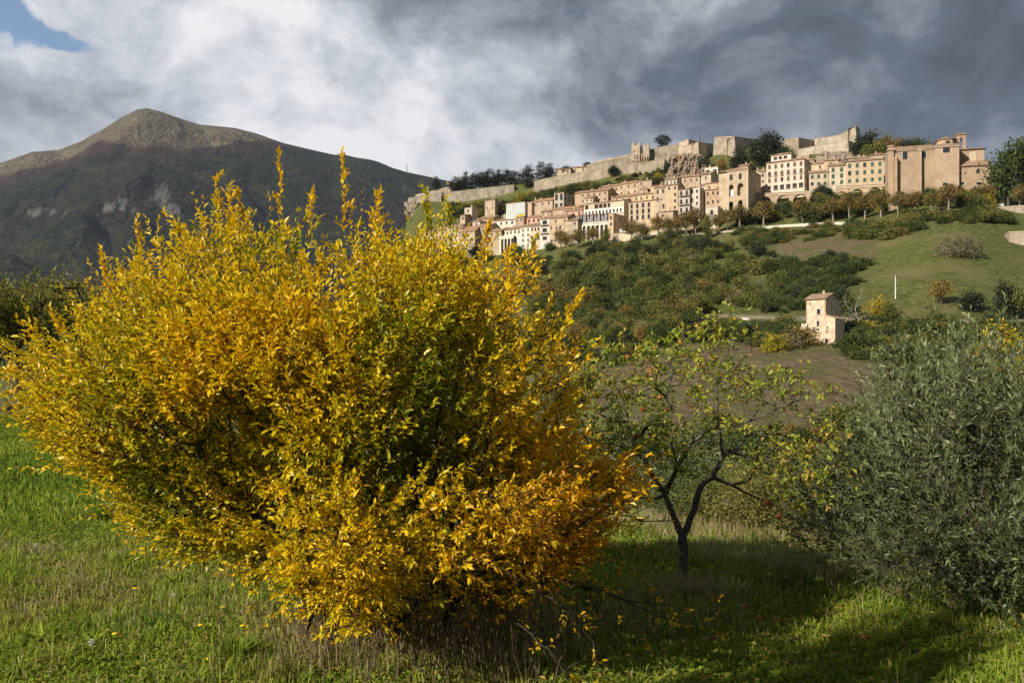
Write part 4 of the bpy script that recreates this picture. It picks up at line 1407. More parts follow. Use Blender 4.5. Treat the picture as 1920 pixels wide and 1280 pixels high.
    H('brick house with corrugated lean-to roofs', 1323, 1352, 357, 408, 'brick', 'shed', 29, 9, 3, 3, 'plain', .8, 1.5, d=426, skip=.2, gap=4.2)
    H('small cream annex with one dark door by the promenade', 1323, 1346, 389, 425, 'cream', 'flat', 29, 7, 1, 1, 'plain', 1.2, 2.3, d=417, skip=0, first=1.6)
    H('low tan house hidden behind plane trees', 1236, 1262, 398, 434, 'tan', 'shed', 29, 9, 2, 1, d=436)
    H('low garage like house with white doors behind plane trees', 1262, 1300, 412, 438, 'tan', 'flat', 27, 6, 3, 1, 'plain', 1.4, 1.8, d=426)
    # --- lower left rows
    r = H('white fronted house with a green glazed bay and balconies', 1013, 1030, 411, 456, 'white', 'gable', 31, 12, 1, 3, 'plain', 2.4, 2.0, d=477, skip=0, gap=4.4)
    for i in range(2):
        balcony(r, .2, r['w'] - .3, r['H'] - 1 - 2.0 - 4.4 * i - .15 - .4, 0, 1.1)
    H('broad tan stone house with paired windows above the lower terrace', 1030, 1064, 410, 458, 'tan', 'gable', 31, 13, 4, 4, 'brown', .9, 1.7, d=472, skip=.2, gap=3.6)
    H('tan house lower than its neighbour beside the red veranda', 1064, 1083, 414, 456, 'tan', 'gable', 31, 12, 2, 3, 'plain', .8, 1.6, d=466, skip=.2, gap=3.8)
    r = H('cream house with one balcony left of the green glazed bay', 995, 1013, 424, 458, 'cream', 'gable', 31, 12, 3, 2, 'plain', .8, 1.8, d=480, skip=0, gap=4.2)
    balcony(r, .6, r['w'] - .8, r['H'] - 1 - 1.8 - 4.2 - .1, 0, 1)
    H('white four storey house at the lower end of the town', 976, 995, 426, 466, 'white', 'gable', 31, 12, 2, 4, 'brown', .8, 1.5, d=484, skip=0, gap=2.9)
    r = H('long white house over a terrace of small arches', 940, 976, 432, 462, 'white', 'gable', 31, 12, 5, 1, 'plain', .8, 1.4, d=492, skip=.1)
    w = r['w']
    mb = MB(); arcade(mb, w * .75, r['H'] - 3.6, -5, [((i + .5) * w * .7 / 4 + 1, .75, r['H'] - 6.0, .8) for i in range(4)], .4, y0=-2.4)
    mb.build('terrace_arcade', W['pinkwhite'], r)
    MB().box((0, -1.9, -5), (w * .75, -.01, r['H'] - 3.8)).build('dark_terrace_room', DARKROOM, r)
    H('plain tan house with rugged front left of the arched terrace', 916, 940, 435, 466, 'tan', 'gable', 31, 12, 2, 2, 'plain', .7, 1.0, d=494, skip=.4)
    H('tan house with tiled roof above the yellow shrub tips', 892, 917, 426, 455, 'tan', 'gable', 28, 14, 3, 2, 'brown', d=506, skip=.2)
    H('house with a dark sloping side roof among the lower houses', 862, 890, 435, 462, 'tan', 'gable', 30, 16, 3, 2, 'plain', d=506, skip=.2, pitch=.5)
    H('cream house at the lower left end of the town', 838, 862, 427, 456, 'cream', 'gable', 28, 12, 2, 2, d=516)
    H('tan house glimpsed through the top leaves of the yellow shrub', 812, 838, 432, 460, 'tan', 'gable', 28, 12, 2, 2, d=522)
    H('farthest low house at the left end of the town', 784, 812, 440, 465, 'cream', 'gable', 28, 12, 2, 1, d=526)
    # small houses filling the gaps of the lower rows
    for i, (a, b, t, bs, wl, dd, lab) in enumerate(((1096, 1112, 372, 386, 'cream', 492, 'little cream house wedged under the broad ochre house'), (1130, 1150, 370, 384, 'brick', 494, 'little brown house under the long top row house'),
                                       (1200, 1214, 356, 368, 'tan', 480, 'tiny tan house behind the garden roof house'), (1014, 1034, 398, 412, 'tan', 496, 'small tan house above the white fronted house'),
                                       (966, 982, 408, 424, 'tan', 508, 'small tan house below the pale blue cladding'), (1270, 1284, 340, 352, 'cream', 466, 'tiny cream house behind the grey balcony house'),
                                       (1386, 1402, 312, 326, 'tan', 452, 'small house end rising behind the loggia building roof'), (1408, 1424, 322, 336, 'cream', 446, 'small tiled house behind the right side of the loggia building'),
                                       (886, 900, 416, 430, 'grey', 524, 'small grey house left of the brown stone house'), (1224, 1240, 386, 402, 'pink', 452, 'small pinkish house front beside the yellow corner'),
                                       (1460, 1480, 297, 308, 'tan', 452, 'low house behind the attic of the pink white palace'), (1506, 1526, 302, 316, 'brick', 444, 'brown gabled house right behind the pink white palace'))):
        H(lab, a, b, t, bs, wl, ('gable', 'shed', 'hip')[i % 3], 28, 9, None, 1, ('brown', 'plain', 'green')[i % 3], .85, 1.2, d=dd, chim=1 + i % 2, skip=.1, below=7)
    # round apse
    x, y, z = at(866, 440, 512)
    root = empty('chapel', (x, y, z), 0, 'small round chapel apse with a conical tiled roof', 'chapel')
    MB().lathe([(2.6, -6), (2.6, 3.4)], 20).build('wall', W['tan'], root)
    MB().lathe([(3.0, 3.3), (3.0, 3.6), (1.5, 4.6), (.02, 5.2)], 20).build('roof', ROOF, root)
    # --- church
    d0 = 372; yaw = math.radians(16)
    fx = lambda px: frame_of(1667, px, d0, yaw)[1]
    dd = lambda px: d0 - fx(px) * math.sin(yaw)
    zb = zpy(362, d0)
    fz = lambda py, px=1700: zpy(py, dd(px)) - zb
    root = empty('church', (fx(1667) * 0 + (1667 - 960) / FPX * d0, d0, zb), -yaw, 'large tan brick church with octagonal lantern and bell gable', 'church')
    CH = W['church']
    xn0, xn1, xt1, xr = 0.0, fx(1752), fx(1797), fx(1857)
    zn = fz(281, 1710); D = 15
    MB().prism([(0, -8), (D, -8), (D, zn), (D / 2, zn + 3), (0, zn)], .2, xn1).build('nave_wall', CH, root)
    r_ = MB(); gable_roof(r_, xn1 - 1.6, D, 3.0, .5, .35); r_.build('nave_roof', ROOF, root, loc=(1.4, 0, zn))
    # facade return with pediment block
    mb = MB().box((-.5, -1.0, -8), (1.7, -.003, fz(283, 1675))).box((-1.0, -1.4, fz(283, 1675)), (2.2, 1.0, fz(281, 1675)), 0)
    mb.box((-.4, -.8, fz(281, 1675)), (1.5, .9, fz(276, 1675)), 0)
    mb.prism([(-1.1, fz(276, 1675)), (1.1, fz(276, 1675)), (.0, fz(272, 1675))], -.7, 1.8, 1)
    mb.build('facade_pier', [CH, ROOF], root)
    for a, b, t, o in ((1676, 1681, 300, 2.3), (1721, 1726.5, 285, 2.1)):
        m2 = MB().box((fx(a), -o, -8), (fx(b), -.003, fz(t, a)))
        m2.prism([(-o - .2, fz(t, a)), (-.004, fz(t, a)), (-.004, fz(t, a) + 1.4), (-o - .2, fz(t, a) + .2)], fx(a) - .15, fx(b) + .15)
        m2.build('buttress', CH, root)
    # transept, standing forward
    zt = fz(275, 1775)
    MB().box((xn1 + .01, -1.6, -8), (xt1, D, zt)).build('transept_wall', CH, root)
    r_ = MB(); hip_roof(r_, xt1 - xn1, D + 1.6, 1.8, .55, .3); r_.build('transept_roof', ROOF, root, loc=(xn1, -1.6, zt + .002))
    MB().box((xn1 - .5, -2.0, zt - .5), (xt1 + .25, -1.603, zt)).build('cornice', STONE_TRIM, root)
    MB().box((.2, -.3, zn - .5), (xn1 - .002, -.003, zn - .05)).build('cornice', STONE_TRIM, root)
    # lantern
    cx, cy = fx(1778.5), 5.2
    rr = fx(1798) - fx(1758); rr = rr / 2 * 1.0
    lz0, lz1 = zt + .4, fz(259, 1780)
    a8 = np.arange(8) * math.pi / 4 + math.pi / 8
    mb = MB(); n0 = 0
    V = [(cx + rr * math.cos(t), cy + rr * math.sin(t), z) for z in (lz0, lz1) for t in a8]
    mb.add(V, [(i, (i + 1) % 8, 8 + (i + 1) % 8, 8 + i) for i in range(8)])
    lw = mb.build('lantern_wall', CH, root)
    V = [(cx + (rr + .5) * math.cos(t), cy + (rr + .5) * math.sin(t), z) for z in (lz1, lz1 + .25) for t in a8] + [(cx, cy, fz(250.5, 1780))]
    mb = MB().add(V, [(i, (i + 1) % 8, 8 + (i + 1) % 8, 8 + i) for i in range(8)])
    mb.F.append((np.array([[8 + i, 8 + (i + 1) % 8, 16] for i in range(8)]), 0))
    mb.build('lantern_roof', ROOF, root)
    for t in (-90, -45):
        q = rr * math.cos(math.pi / 8)
        tt = math.radians(t)
        add_window(lw, cx + q * math.cos(tt), cy + q * math.sin(tt), (lz0 + lz1) / 2 - .3, 1.5, 1.1, 'plain', tt + math.pi / 2)
    # right hand blocks, set back
    zu = fz(275, 1825)
    xu = fx(1851)
    MB().box((xt1 + .003, 5.0, -8), (xu, D + 3, zu)).build('choir_wall', CH, root)
    r_ = MB(); hip_roof(r_, xu - xt1, D - 2, 1.6, .7, .3); r_.build('choir_roof', ROOF, root, loc=(xt1, 5.0, zu + .002))
    nx = fx(1828)
    MB().box((nx - 1.1, 4.7, fz(297, 1828)), (nx + 1.6, 4.99, fz(280, 1828))).build('choir_niche', STONE_TRIM, root)
    zl = fz(311, 1830)
    MB().box((xt1 + .006, 0.2, -8), (xr, D + 1, zl)).build('sacristy_wall', CH, root)
    MB().prism([(-.4, zl + .002), (4.95, zl + 3.0), (4.95, zl + 3.3), (-.4, zl + .3)], xt1 + .01, xr + .5).build('sacristy_roof', ROOF, root)
    for px, py, w, h in ((1834, 325, 1.3, 1.6), (1810, 326, .7, .8), (1800, 326, .7, .8)):
        add_window(root, fx(px), .2, fz(py, px), w, h, 'plain')
    for px, py, w, h, yy in ((1697, 299, 1.8, 3.3, 0), (1732, 297, 1.6, 2.9, 0), (1773, 288, 2.4, 2.0, -1.6)):
        add_window(root, fx(px), yy, fz(py, px), w, h, 'plain')
    for px, py, yy in ((1771, 347, -1.6), (1836, 344, .2), (1803, 344, .2)):
        mb = MB()
        V = []; F = []
        for i in range(16):
            t = i * math.pi / 8
            for s, o in ((1.0, -.12), (.72, -.12), (.72, -.003)):
                V.append((1.6 * s * math.cos(t), o, .95 * s * math.sin(t)))
        for i in range(16):
            j = (i + 1) % 16
            F += [(i * 3, j * 3, j * 3 + 1, i * 3 + 1), (i * 3 + 1, j * 3 + 1, j * 3 + 2, i * 3 + 2)]
        mb.add(V, F)
        o = mb.build('oval_window', STONE_TRIM, root, loc=(fx(px), yy, fz(py, px)))
        g = MB().add([(1.14 * math.cos(i * math.pi / 8), -.01, .68 * math.sin(i * math.pi / 8)) for i in range(16)], [tuple(range(16))])
        g.build('pane', GLASS, o)
    # bell gable
    x0, x1 = fx(1800), fx(1817)
    mb = MB(); z0 = zu + .3
    arcade(mb, x1 - x0, fz(245, 1808), z0 - 1, [((x1 - x0) / 2 + .0, .62, fz(253, 1808), .6)], 1.4)
    mb.V = [v + np.array([x0, 6.5, 0]) for v in mb.V]
    mb.build('bell_gable', CH, root)
    MB().box((x0 - .35, 6.1, fz(245, 1808) + .003), (x1 + .35, 8.3, fz(243, 1808) + .1)).build('bell_gable_cap', ROOF, root)
    MB().lathe([(.05, .9), (.22, .85), (.3, .4), (.45, .0)], 12, ((x0 + x1) / 2, 7.2, fz(257, 1808))).build('bell', IRON, root)
    # --- fortress walls
    FW, FP = W['fort'], W['fort_pale']
    G = 'fortress walls'
    L = [(765, 372, 384, 628), (828, 361, 378, 622)]
    wall_run('fortress_wall', 'low stone bastion wall at the far left tip of the ridge', L, FW, 6, .1, group=G, cop=FP)
    wall_run('fortress_wall', 'thin upper parapet above the far left bastion wall', [(779, 365, 372, 645), (846, 349, 360, 640)], FP, 2, .0, group=G)
    wall_run('fortress_wall', 'grey rampart stretch below the row of conifers', [(834, 362, 384, 618), (900, 354, 380, 612), (964, 347, 374, 606)], FW, 6, .12, group=G, cop=FP)
    wall_run('fortress_wall', 'short rampart return right of the row of conifers', [(964, 347, 372, 606), (972, 352, 372, 618)], FW, 3, .1, group=G)
    wall_run('fortress_wall', 'long lower rampart climbing towards the ruined gate', [(1002, 341, 362, 592), (1004, 339, 360, 584), (1078, 325, 350, 572), (1150, 313, 341, 560), (1246, 299, 322, 544)], FW, 5, .14, group=G, cop=FP)
    wall_run('fortress_wall', 'upper rampart behind the long lower rampart', [(1100, 310, 326, 580), (1182, 292, 316, 566), (1215, 281, 308, 560), (1275, 270, 312, 552), (1292, 268, 300, 548)], FW, 5, .08, group=G, cop=FP)
    wall_run('fortress_wall', 'pale parapet strip left of the ruined gate towers', [(1112, 304, 311, 590), (1182, 289, 298, 578)], FP, 2, 0, group=G)
    wall_run('bastion', 'small bastion on top of the orange cliff', [(1273, 268, 292, 550), (1290, 261.5, 292, 546), (1291, 262, 292, 546), (1306, 266, 292, 552)], FP, 6, .06, 'bastion', G, cop=FP)
    wall_run('bastion', 'bastion corner above the cliff with shaded right flank', [(1278, 277, 300, 540), (1309, 267, 302, 526), (1337, 271, 300, 556)], FP, 5, .1, 'bastion', G, cop=FP)
    wall_run('bastion', 'square bastion with bright left face and long shaded right flank', [(1340, 258, 296, 540), (1377, 257, 296, 520), (1430, 264, 296, 560)], FP, 6, .12, 'bastion', G, cop=FP)
    wall_run('bastion', 'bastion with dark right face above the pink white palace', [(1467, 263, 296, 535), (1497, 259, 298, 505), (1529, 265, 290, 535)], FP, 5, .12, 'bastion', G, cop=FP)
    wall_run('bastion', 'tall upper bastion with a slanting top ending in a sharp corner', [(1527, 261, 290, 530), (1572, 254, 288, 512), (1604, 237, 284, 496), (1612, 243, 284, 520)], FP, 5, .1, 'bastion', G, cop=FP)
    wall_run('bastion', 'lower bastion tier below the slanting top bastion', [(1497, 281, 300, 500), (1530, 274, 300, 492), (1590, 264, 302, 478), (1604, 270, 298, 494)], FP, 5, .18, 'bastion', G, cop=FP)
    # ruined gate towers
    for i, (a, b, t, bs, lab) in enumerate(((1184, 1200, 266, 290, 'ruined gate tower with jagged top on the ridge, the taller one'), (1203, 1217, 269, 288, 'ruined gate tower stump beside the taller one'))):
        d = 556
        xa, w = frame_of(a, b, d, math.radians(20))
        zb = zpy(bs, d); h = zpy(t, d) - zb
        r = empty('ruined_tower', (xa, d, zb), -math.radians(20), lab, 'tower', 'ruined gate towers')
        mb = MB()
        rg = random.Random(5 + i)
        n = 8
        hs = [h * q for q in ((.9, 1, .96, .7, .62, .72, .95, .86) if i == 0 else (.5, .62, .9, .95, .7, .8, .98, .75))]
        for j in range(n):
            mb.box((w * j / n, 0, -4), (w * (j + 1) / n - .001, 1.6, hs[j]))
            mb.box((w * j / n, 3.5, -4), (w * (j + 1) / n - .001, 4.6, hs[n - 1 - j] * .9))
        mb.box((0, 1.61, -4), (1.0, 3.49, h * .8)).box((w - 1, 1.61, -4), (w - .002, 3.49, h * .7))
        mb.build('wall', FP, r)
        if i == 0: add_window(r, w * .3, 0, h * .12, .8, 1.1, 'plain')
    r = empty('machicolation', at(1189, 297, 556), -math.radians(22), 'row of stone corbels on the wall under the ruined gate towers', 'corbel row')
    for j in range(6):
        MB().prism([(-1.2, 0), (0, -3.2), (0, 2.2), (-1.2, 2.2)], j * 1.55, j * 1.55 + .7).build('corbel', FP, r)
    # ridge buildings behind the wall
    H('long low white roofed building on the ridge behind bare trees', 1040, 1070, 318, 328, 'cream', 'gable', 14, 8, 3, 1, d=600, chim=0)
    H('second low ridge building partly behind a dark tree', 1071, 1100, 315, 325, 'cream', 'gable', 14, 8, 2, 1, d=600, chim=0)
    # --- promenade walls
    wall_run('retaining_wall', 'tall smooth pale retaining wall under the white van', [(1147, 439, 459, 445), (1190, 437, 455, 438), (1234, 433, 450, 432)], W['cream'], 1.2, .05, 'retaining wall', cop=STONE_TRIM)
    wall_run('retaining_wall', 'lower brick retaining wall at the left foot of the town', [(985, 467, 480, 482), (1012, 464, 480, 478), (1041, 462, 477, 472)], W['tan'], 1.2, .05, 'retaining wall')
    wall_run('retaining_wall', 'dark recessed wall beside the lower brick retaining wall', [(1041, 463, 474, 476), (1078, 462, 471, 470)], W['grey'], .8, 0, 'retaining wall')
    pts = []
    for px, t in ((1388, 429), (1420, 425.5), (1460, 422), (1500, 419.5), (1545, 417), (1590, 415.5)):
        x, y, z = hit(px, t + 5.5, 300)
        pts.append((px, t, t + 6, y))
    wall_run('promenade_wall', 'long low whitewashed promenade wall along the top of the slope', pts, W['white'], .5, 0, 'wall', sink=1.5)
    pts = []
    for px, t in ((1234, 444), (1280, 439), (1330, 435.5), (1386, 430)):
        x, y, z = hit(px, t + 4, 300)
        pts.append((px, t, t + 4, y))
    wall_run('promenade_wall', 'low tan promenade wall behind the leftmost plane trees', pts, W['cream'], .5, 0, 'wall', sink=1.5)
    # --- right edge
    wall_run('retaining_wall', 'pale retaining wall at the right edge below the tall tree', [(1868, 390, 407, 345), (1925, 386, 404, 335), (2010, 384, 404, 325)], W['fort_pale'], 1.0, .02, 'retaining wall', cop=STONE_TRIM)
    H('flat roofed tan outbuilding at the right edge of the meadow', 1892, 1960, 436, 466, 'fort_pale', 'flat', 18, 8, 0, 0, d=296, chim=0, group=None, cat='outbuilding', name='outbuilding')
    x, y, z = at(1870, 389, 350)
    r = empty('kiosk', (x, y, z), -.2, 'small blue grey cabin on top of the right hand retaining wall', 'cabin')
    MB().box((0, 0, -1), (2.4, 2, 1.4)).build('wall', W['panel'], r)
    MB().box((-.15, -.15, 1.403), (2.55, 2.15, 1.52)).build('roof', STONE_TRIM, r)
    # --- van
    x, y, z = at(1162, 437.4, 452)
    r = empty('parked_van', (x, y, z), math.radians(-24), 'white van parked above the smooth pale retaining wall', 'van')
    b = MB().prism([(0, .35), (1.9, .35), (1.9, 1.55), (1.75, 2.1), (.15, 2.1), (0, 1.55)], 0, 4.6)
    b.build('body', WHITE, r)
    MB().box((.6, -.02, 1.35), (4.2, -.003, 1.95)).build('window', GLASS, r)
    for wx in (.9, 3.7):
        w_ = MB(); w_.lathe([(.0, 0), (.36, 0), (.36, .22), (.0, .22)], 14)
        o = w_.build('wheel', IRON, r, loc=(wx, .2, .36)); o.rotation_euler = (math.radians(90), 0, 0)


town()


def cliff(label, poly, d, seed, hgt, c1, c2, outline):
    """craggy rock face filling a patch of the hillside"""
    mat = mat_simple('rock_' + str(seed), c1, c2, .25, .95, .8, .3, c3=(.20, .16, .12), s3=.12)
    xs = [p[0] for p in poly]; ys = [p[1] for p in poly]
    x0, x1, y0, y1 = min(xs), max(xs), min(ys), max(ys)
    nx, ny = int((x1 - x0) * 1.6), int((y1 - y0) * 1.8)
    PX, PY = np.meshgrid(np.linspace(x0, x1, nx), np.linspace(y0, y1, ny))
    t = (PY - y0) / (y1 - y0)
    D = d[0] * (1 - t) + d[1] * t
    rid = 1 - np.abs(2 * fbm(PX * .07 + PY * .02, PY * .03 - PX * .01, 5, seed) - 1)
    D = D - rid * hgt - (fbm(PX * .3, PY * .3, 3, seed + 3) - .5) * hgt * .8
    e = np.minimum(1, np.minimum(np.minimum(PX - x0, x1 - PX) / (0.22 * (x1 - x0)), np.minimum(PY - y0 + 2, 30) / 8))
    D = D + (1 - np.clip(e + (fbm(PX * .15, PY * .15, 2, seed + 9) - .5) * .5, 0, 1)) * 16
    X = (PX - 960) / FPX * D
    Z = zpy(PY, D)
    i = np.arange(ny - 1)[:, None] * nx + np.arange(nx - 1)[None]
    F = np.stack([i, i + 1, i + nx + 1, i + nx], -1)
    jx = PX + (fbm(PX * .12, PY * .12, 3, seed + 21) - .5) * 22; jy = PY + (fbm(PX * .12 + 9, PY * .12, 3, seed + 22) - .5) * 14
    keep = inpoly(jx, jy, outline)[:-1, :-1]
    F = F[keep].reshape(-1, 4)
    o = MB().add(np.stack([X, D, Z], -1).reshape(-1, 3), F).build('cliff', mat)
    tag(o, label, 'rock', kind='structure')


cliff('orange and grey crag', [(1243, 286), (1345, 345)], (540, 474), 3, 16, (.40, .27, .16), (.23, .20, .165), [(1256, 300), (1270, 288), (1292, 280), (1312, 286), (1322, 300), (1332, 322), (1350, 350), (1240, 350), (1250, 320)])
cliff('pale crag', [(1520, 278), (1622, 312)], (494, 444), 8, 8, (.38, .31, .235), (.27, .23, .18), [(1524, 300), (1545, 286), (1575, 278), (1604, 280), (1618, 296), (1612, 316), (1530, 316)])
cliff('small crag', [(758, 374), (790, 420)], (636, 596), 12, 8, (.33, .27, .20), (.22, .18, .14), [(760, 380), (785, 372), (796, 395), (786, 418), (762, 412)])


def tower_house():
    d0 = 190; yaw = math.radians(43)
    xa, w = frame_of(1512, 1548, d0, yaw)
    zb = zpy(645, d0)
    fz = lambda py: zpy(py, d0) - zb
    fx = lambda px: frame_of(1512, px, d0, yaw)[1]
    r = empty('tower_house', (xa, d0, zb), -yaw, 'ruined rubble tower house with tiled roof halfway down the hillside', 'tower house')
    H = fz(561); D = 7.2
    RB = W['rubble']
    mb = MB().prism([(0, -4), (D, -4), (D, H), (0, H)], 0, w)
    mb.build('wall', RB, r)
    BR = W['brick']
    q = MB()
    q.box((w - .35, -.06, fz(600)), (w + .03, -.003, H - .1)).box((-.03, -.05, fz(600)), (.2, -.003, H - .1)).box((0, -.05, H - .3), (w, -.002, H - .02))
    q.build('brick_quoin', BR, r)
    rf = MB()
    gable_roof(rf, w, D, 1.25, .35, .16)
    # hatch the ridge along x: keeps the low slope seen in front
    o = rf.build('roof', ROOF, r, loc=(0, 0, H))
    chimney(o, w * .55, D * .5, 1.2, .7, .45, RB)
    g = MB().add([(0, 0, H), (0, D, H), (0, D / 2, H + 1.2), (w, 0, H), (w, D, H), (w, D / 2, H + 1.2)], [(0, 1, 2), (3, 5, 4)])
    g.build('gable', RB, r)
    for px, py, ww, hh in ((1535, 590, .62, 1.05), (1534, 611, .5, .95), (1519, 571, .25, .3)):
        add_window(r, fx(px), 0, fz(py), ww, hh, 'plain')
    MB().box((fx(1532) - .4, -.05, fz(645)), (fx(1532) + .35, -.003, fz(634))).build('door', SH_BROWN, r)
    add_window(r, w, 3, fz(580), .5, .8, 'plain', math.radians(90))
    # annex on the right, with sloping top
    a0, a1 = fx(1547.5), fx(1567)
    m2 = MB()
    zt0, zt1 = fz(592), fz(600)
    m2.add([(a0 + .005, -.3, -4), (a1, -.3, -4), (a1, 4.5, -4), (a0 + .005, 4.5, -4), (a0 + .005, -.3, zt0), (a1, -.3, zt1), (a1, 4.5, zt1), (a0 + .005, 4.5, zt0)],
           [(0, 3, 2, 1), (4, 5, 6, 7), (0, 1, 5, 4), (1, 2, 6, 5), (2, 3, 7, 6), (3, 0, 4, 7)])
    m2.build('annex_wall', RB, r)
    m3 = MB(); m3.add([(a0, -.36, zt0), (a1 + .08, -.36, zt1), (a1 + .08, 4.6, zt1), (a0, 4.6, zt0), (a0, -.36, zt0 + .15), (a1 + .08, -.36, zt1 + .15), (a1 + .08, 4.6, zt1 + .15), (a0, 4.6, zt0 + .15)],
           [(0, 3, 2, 1), (4, 5, 6, 7), (0, 1, 5, 4), (1, 2, 6, 5), (2, 3, 7, 6), (3, 0, 4, 7)])
    m3.build('annex_coping', BR, r)
    for px, py, ww, hh in ((1552.5, 617, .25, .35), (1552, 624, .3, .4), (1551, 644, .6, .8)):
        add_window(r, fx(px), -.3, fz(py), ww, hh, 'plain')
    # buttress remains at the left
    MB().prism([(-1.3, -4), (-.2, -4), (-.2, fz(606)), (-.7, fz(612)), (-1.2, fz(630))], -.9, .35).build('collapsed_buttress', RB, r)


tower_house()


def hill_details():
    # road across the hillside
    mr = mat_simple('road_gravel', (.17, .145, .105), (.26, .225, .17), 1.2, .95, .3, .05)
    V = []; F = []
    rows = [(1150, 588), (1210, 589), (1270, 591), (1330, 593), (1400, 597), (1470, 599), (1510, 601), (1600, 604), (1690, 606), (1760, 605), (1850, 606), (1920, 605), (2050, 605)]
    px = np.linspace(1150, 2050, 120)
    py = np.interp(px, [a for a, _ in rows], [b for _, b in rows])
    for a, b in zip(px, py):
        x, y, z = hit(a, b, 120)
        z1 = float(ground_z(x, y + 3.0))
        V += [(x, y - .4, z + .35), (x * (y + 3) / y, y + 3, max(z1, z) + .35), (x, y - .45, z - 1.2)]
    n = len(px)
    for i in range(n - 1):
        F += [(i * 3, i * 3 + 3, i * 3 + 4, i * 3 + 1), (i * 3 + 2, i * 3 + 5, i * 3 + 3, i * 3)]
    tag(MB().add(V, F).build('road', mr), kind='structure')
    # kerb wall pieces seen as pale dashes
    for i, (a, b, py_) in enumerate(((1312, 1324, 594), (1390, 1407, 597), (1462, 1492, 600), (1694, 1720, 609), (1770, 1800, 606.5))):
        pts = []
        for p in np.linspace(a, b, 4):
            x, y, z = hit(p, py_ + 2, 120)
            pts.append((p, py_ - 1.2, py_ + 1.5, y - .8))
        wall_run('roadside_wall', ['leftmost short pale roadside wall on the hillside road', 'short pale roadside wall left of the tower house, the middle one', 'longer pale roadside wall just left of the tower house',
                 'pale roadside wall below the yellow tree', 'pale roadside kerb between the reddish tree and the cypress'][i], pts, W['white'], .4, 0, 'wall', 'low walls along the hillside road', sink=.6)
    # utility pole and wires
    x, y, z = hit(1679, 560, 150)
    zt = zpy(517, y)
    r = empty('utility_pole', (x, y, z), 0, 'slim white utility pole standing in the sloping meadow', 'pole')
    MB().lathe([(.16, -.5), (.13, (zt - z) * .5), (.09, zt - z), (.0, zt - z + .02)], 10).build('pole', WHITE, r)
    MB().box((-.5, -.05, zt - z - .35), (.5, .05, zt - z - .25)).build('crossarm', IRON, r)
    P0 = []; P1 = []
    for s in (-.45, .45):
        a = np.array([x + s, y, zt - .3]); b = np.array([at(2100, 545, y - 6)[0], y - 6, zpy(548, y - 6)])
        pr = a
        for i in range(1, 25):
            u = i / 24
            q = a * (1 - u) + b * u; q[2] -= 4 * 1.3 * u * (1 - u)
            P0.append(pr); P1.append(q); pr = q
    MB().tubes(P0, P1, .018, .018, 4).build('wire', IRON, r).location = (-x, -y, -z)
    # shrine block by the road
    x, y, z = hit(1860, 604, 120)
    r = empty('shrine', (x - .6, y, z), -.3, 'small grey white roadside shrine with dark top near the cypress', 'shrine')
    MB().box((-.9, 0, -.5), (.1, 1.2, 1.3)).build('wall', W['grey'], r)
    MB().prism([(-.1, 1.303), (1.3, 1.303), (.6, 1.9)], -1.05, .25).build('roof', IRON, r)
    # mast on the far ridge
    xm, ym, zm = at(763, 323, 5080)
    r = empty('transmitter_mast', (xm, ym, zm), 0, 'thin transmitter mast on the far mountain ridge', 'mast')
    MB().lathe([(2.2, -30), (1.2, 40), (.1, 62)], 6).build('mast', IRON, r)
    xm, ym, zm = at(1313, 275, 545)
    r = empty('antenna', (xm, ym, zm), 0, 'slender antenna mast behind the cliff bastion', 'antenna')
    MB().lathe([(.25, -3), (.14, 5), (.03, 8)], 6).box((-1, -.04, 2.6), (1, .04, 2.75)).box((-.6, -.04, 4), (.6, .04, 4.12)).build('mast', IRON, r)


hill_details()

# ------------------------------------------------------------------ near meadow
def blades(mb, x, y, z, h, w, var, lean=0.45, rng=RNG, mat=0):
    n = len(x)
    ph = rng.uniform(0, 2 * np.pi, n); la = np.abs(rng.normal(0, lean, n)) * h
    ori = rng.uniform(0, 2 * np.pi, n)
    sx, sy = np.cos(ori) * w / 2, np.sin(ori) * w / 2
    bx, by = np.cos(ph) * la, np.sin(ph) * la
    v = np.zeros((n, 5, 3))
    v[:, 0] = np.stack([x - sx, y - sy, z - .01], 1); v[:, 1] = np.stack([x + sx, y + sy, z - .01], 1)
    v[:, 2] = np.stack([x + bx * .35 + sx * .8, y + by * .35 + sy * .8, z + h * .58], 1)
    v[:, 3] = np.stack([x + bx * .35 - sx * .8, y + by * .35 - sy * .8, z + h * .58], 1)
    v[:, 4] = np.stack([x + bx, y + by, z + h * (1 - .62 * np.minimum(la / h, 1))], 1)
    o = (np.arange(n) * 5)[:, None]
    b = mb.n
    mb.add(v.reshape(-1, 3), np.array([[0, 1, 2, 3]]) + o, mat, np.repeat(var, 5))
    mb.F.append((np.array([[3, 2, 4]]) + o + b, mat))


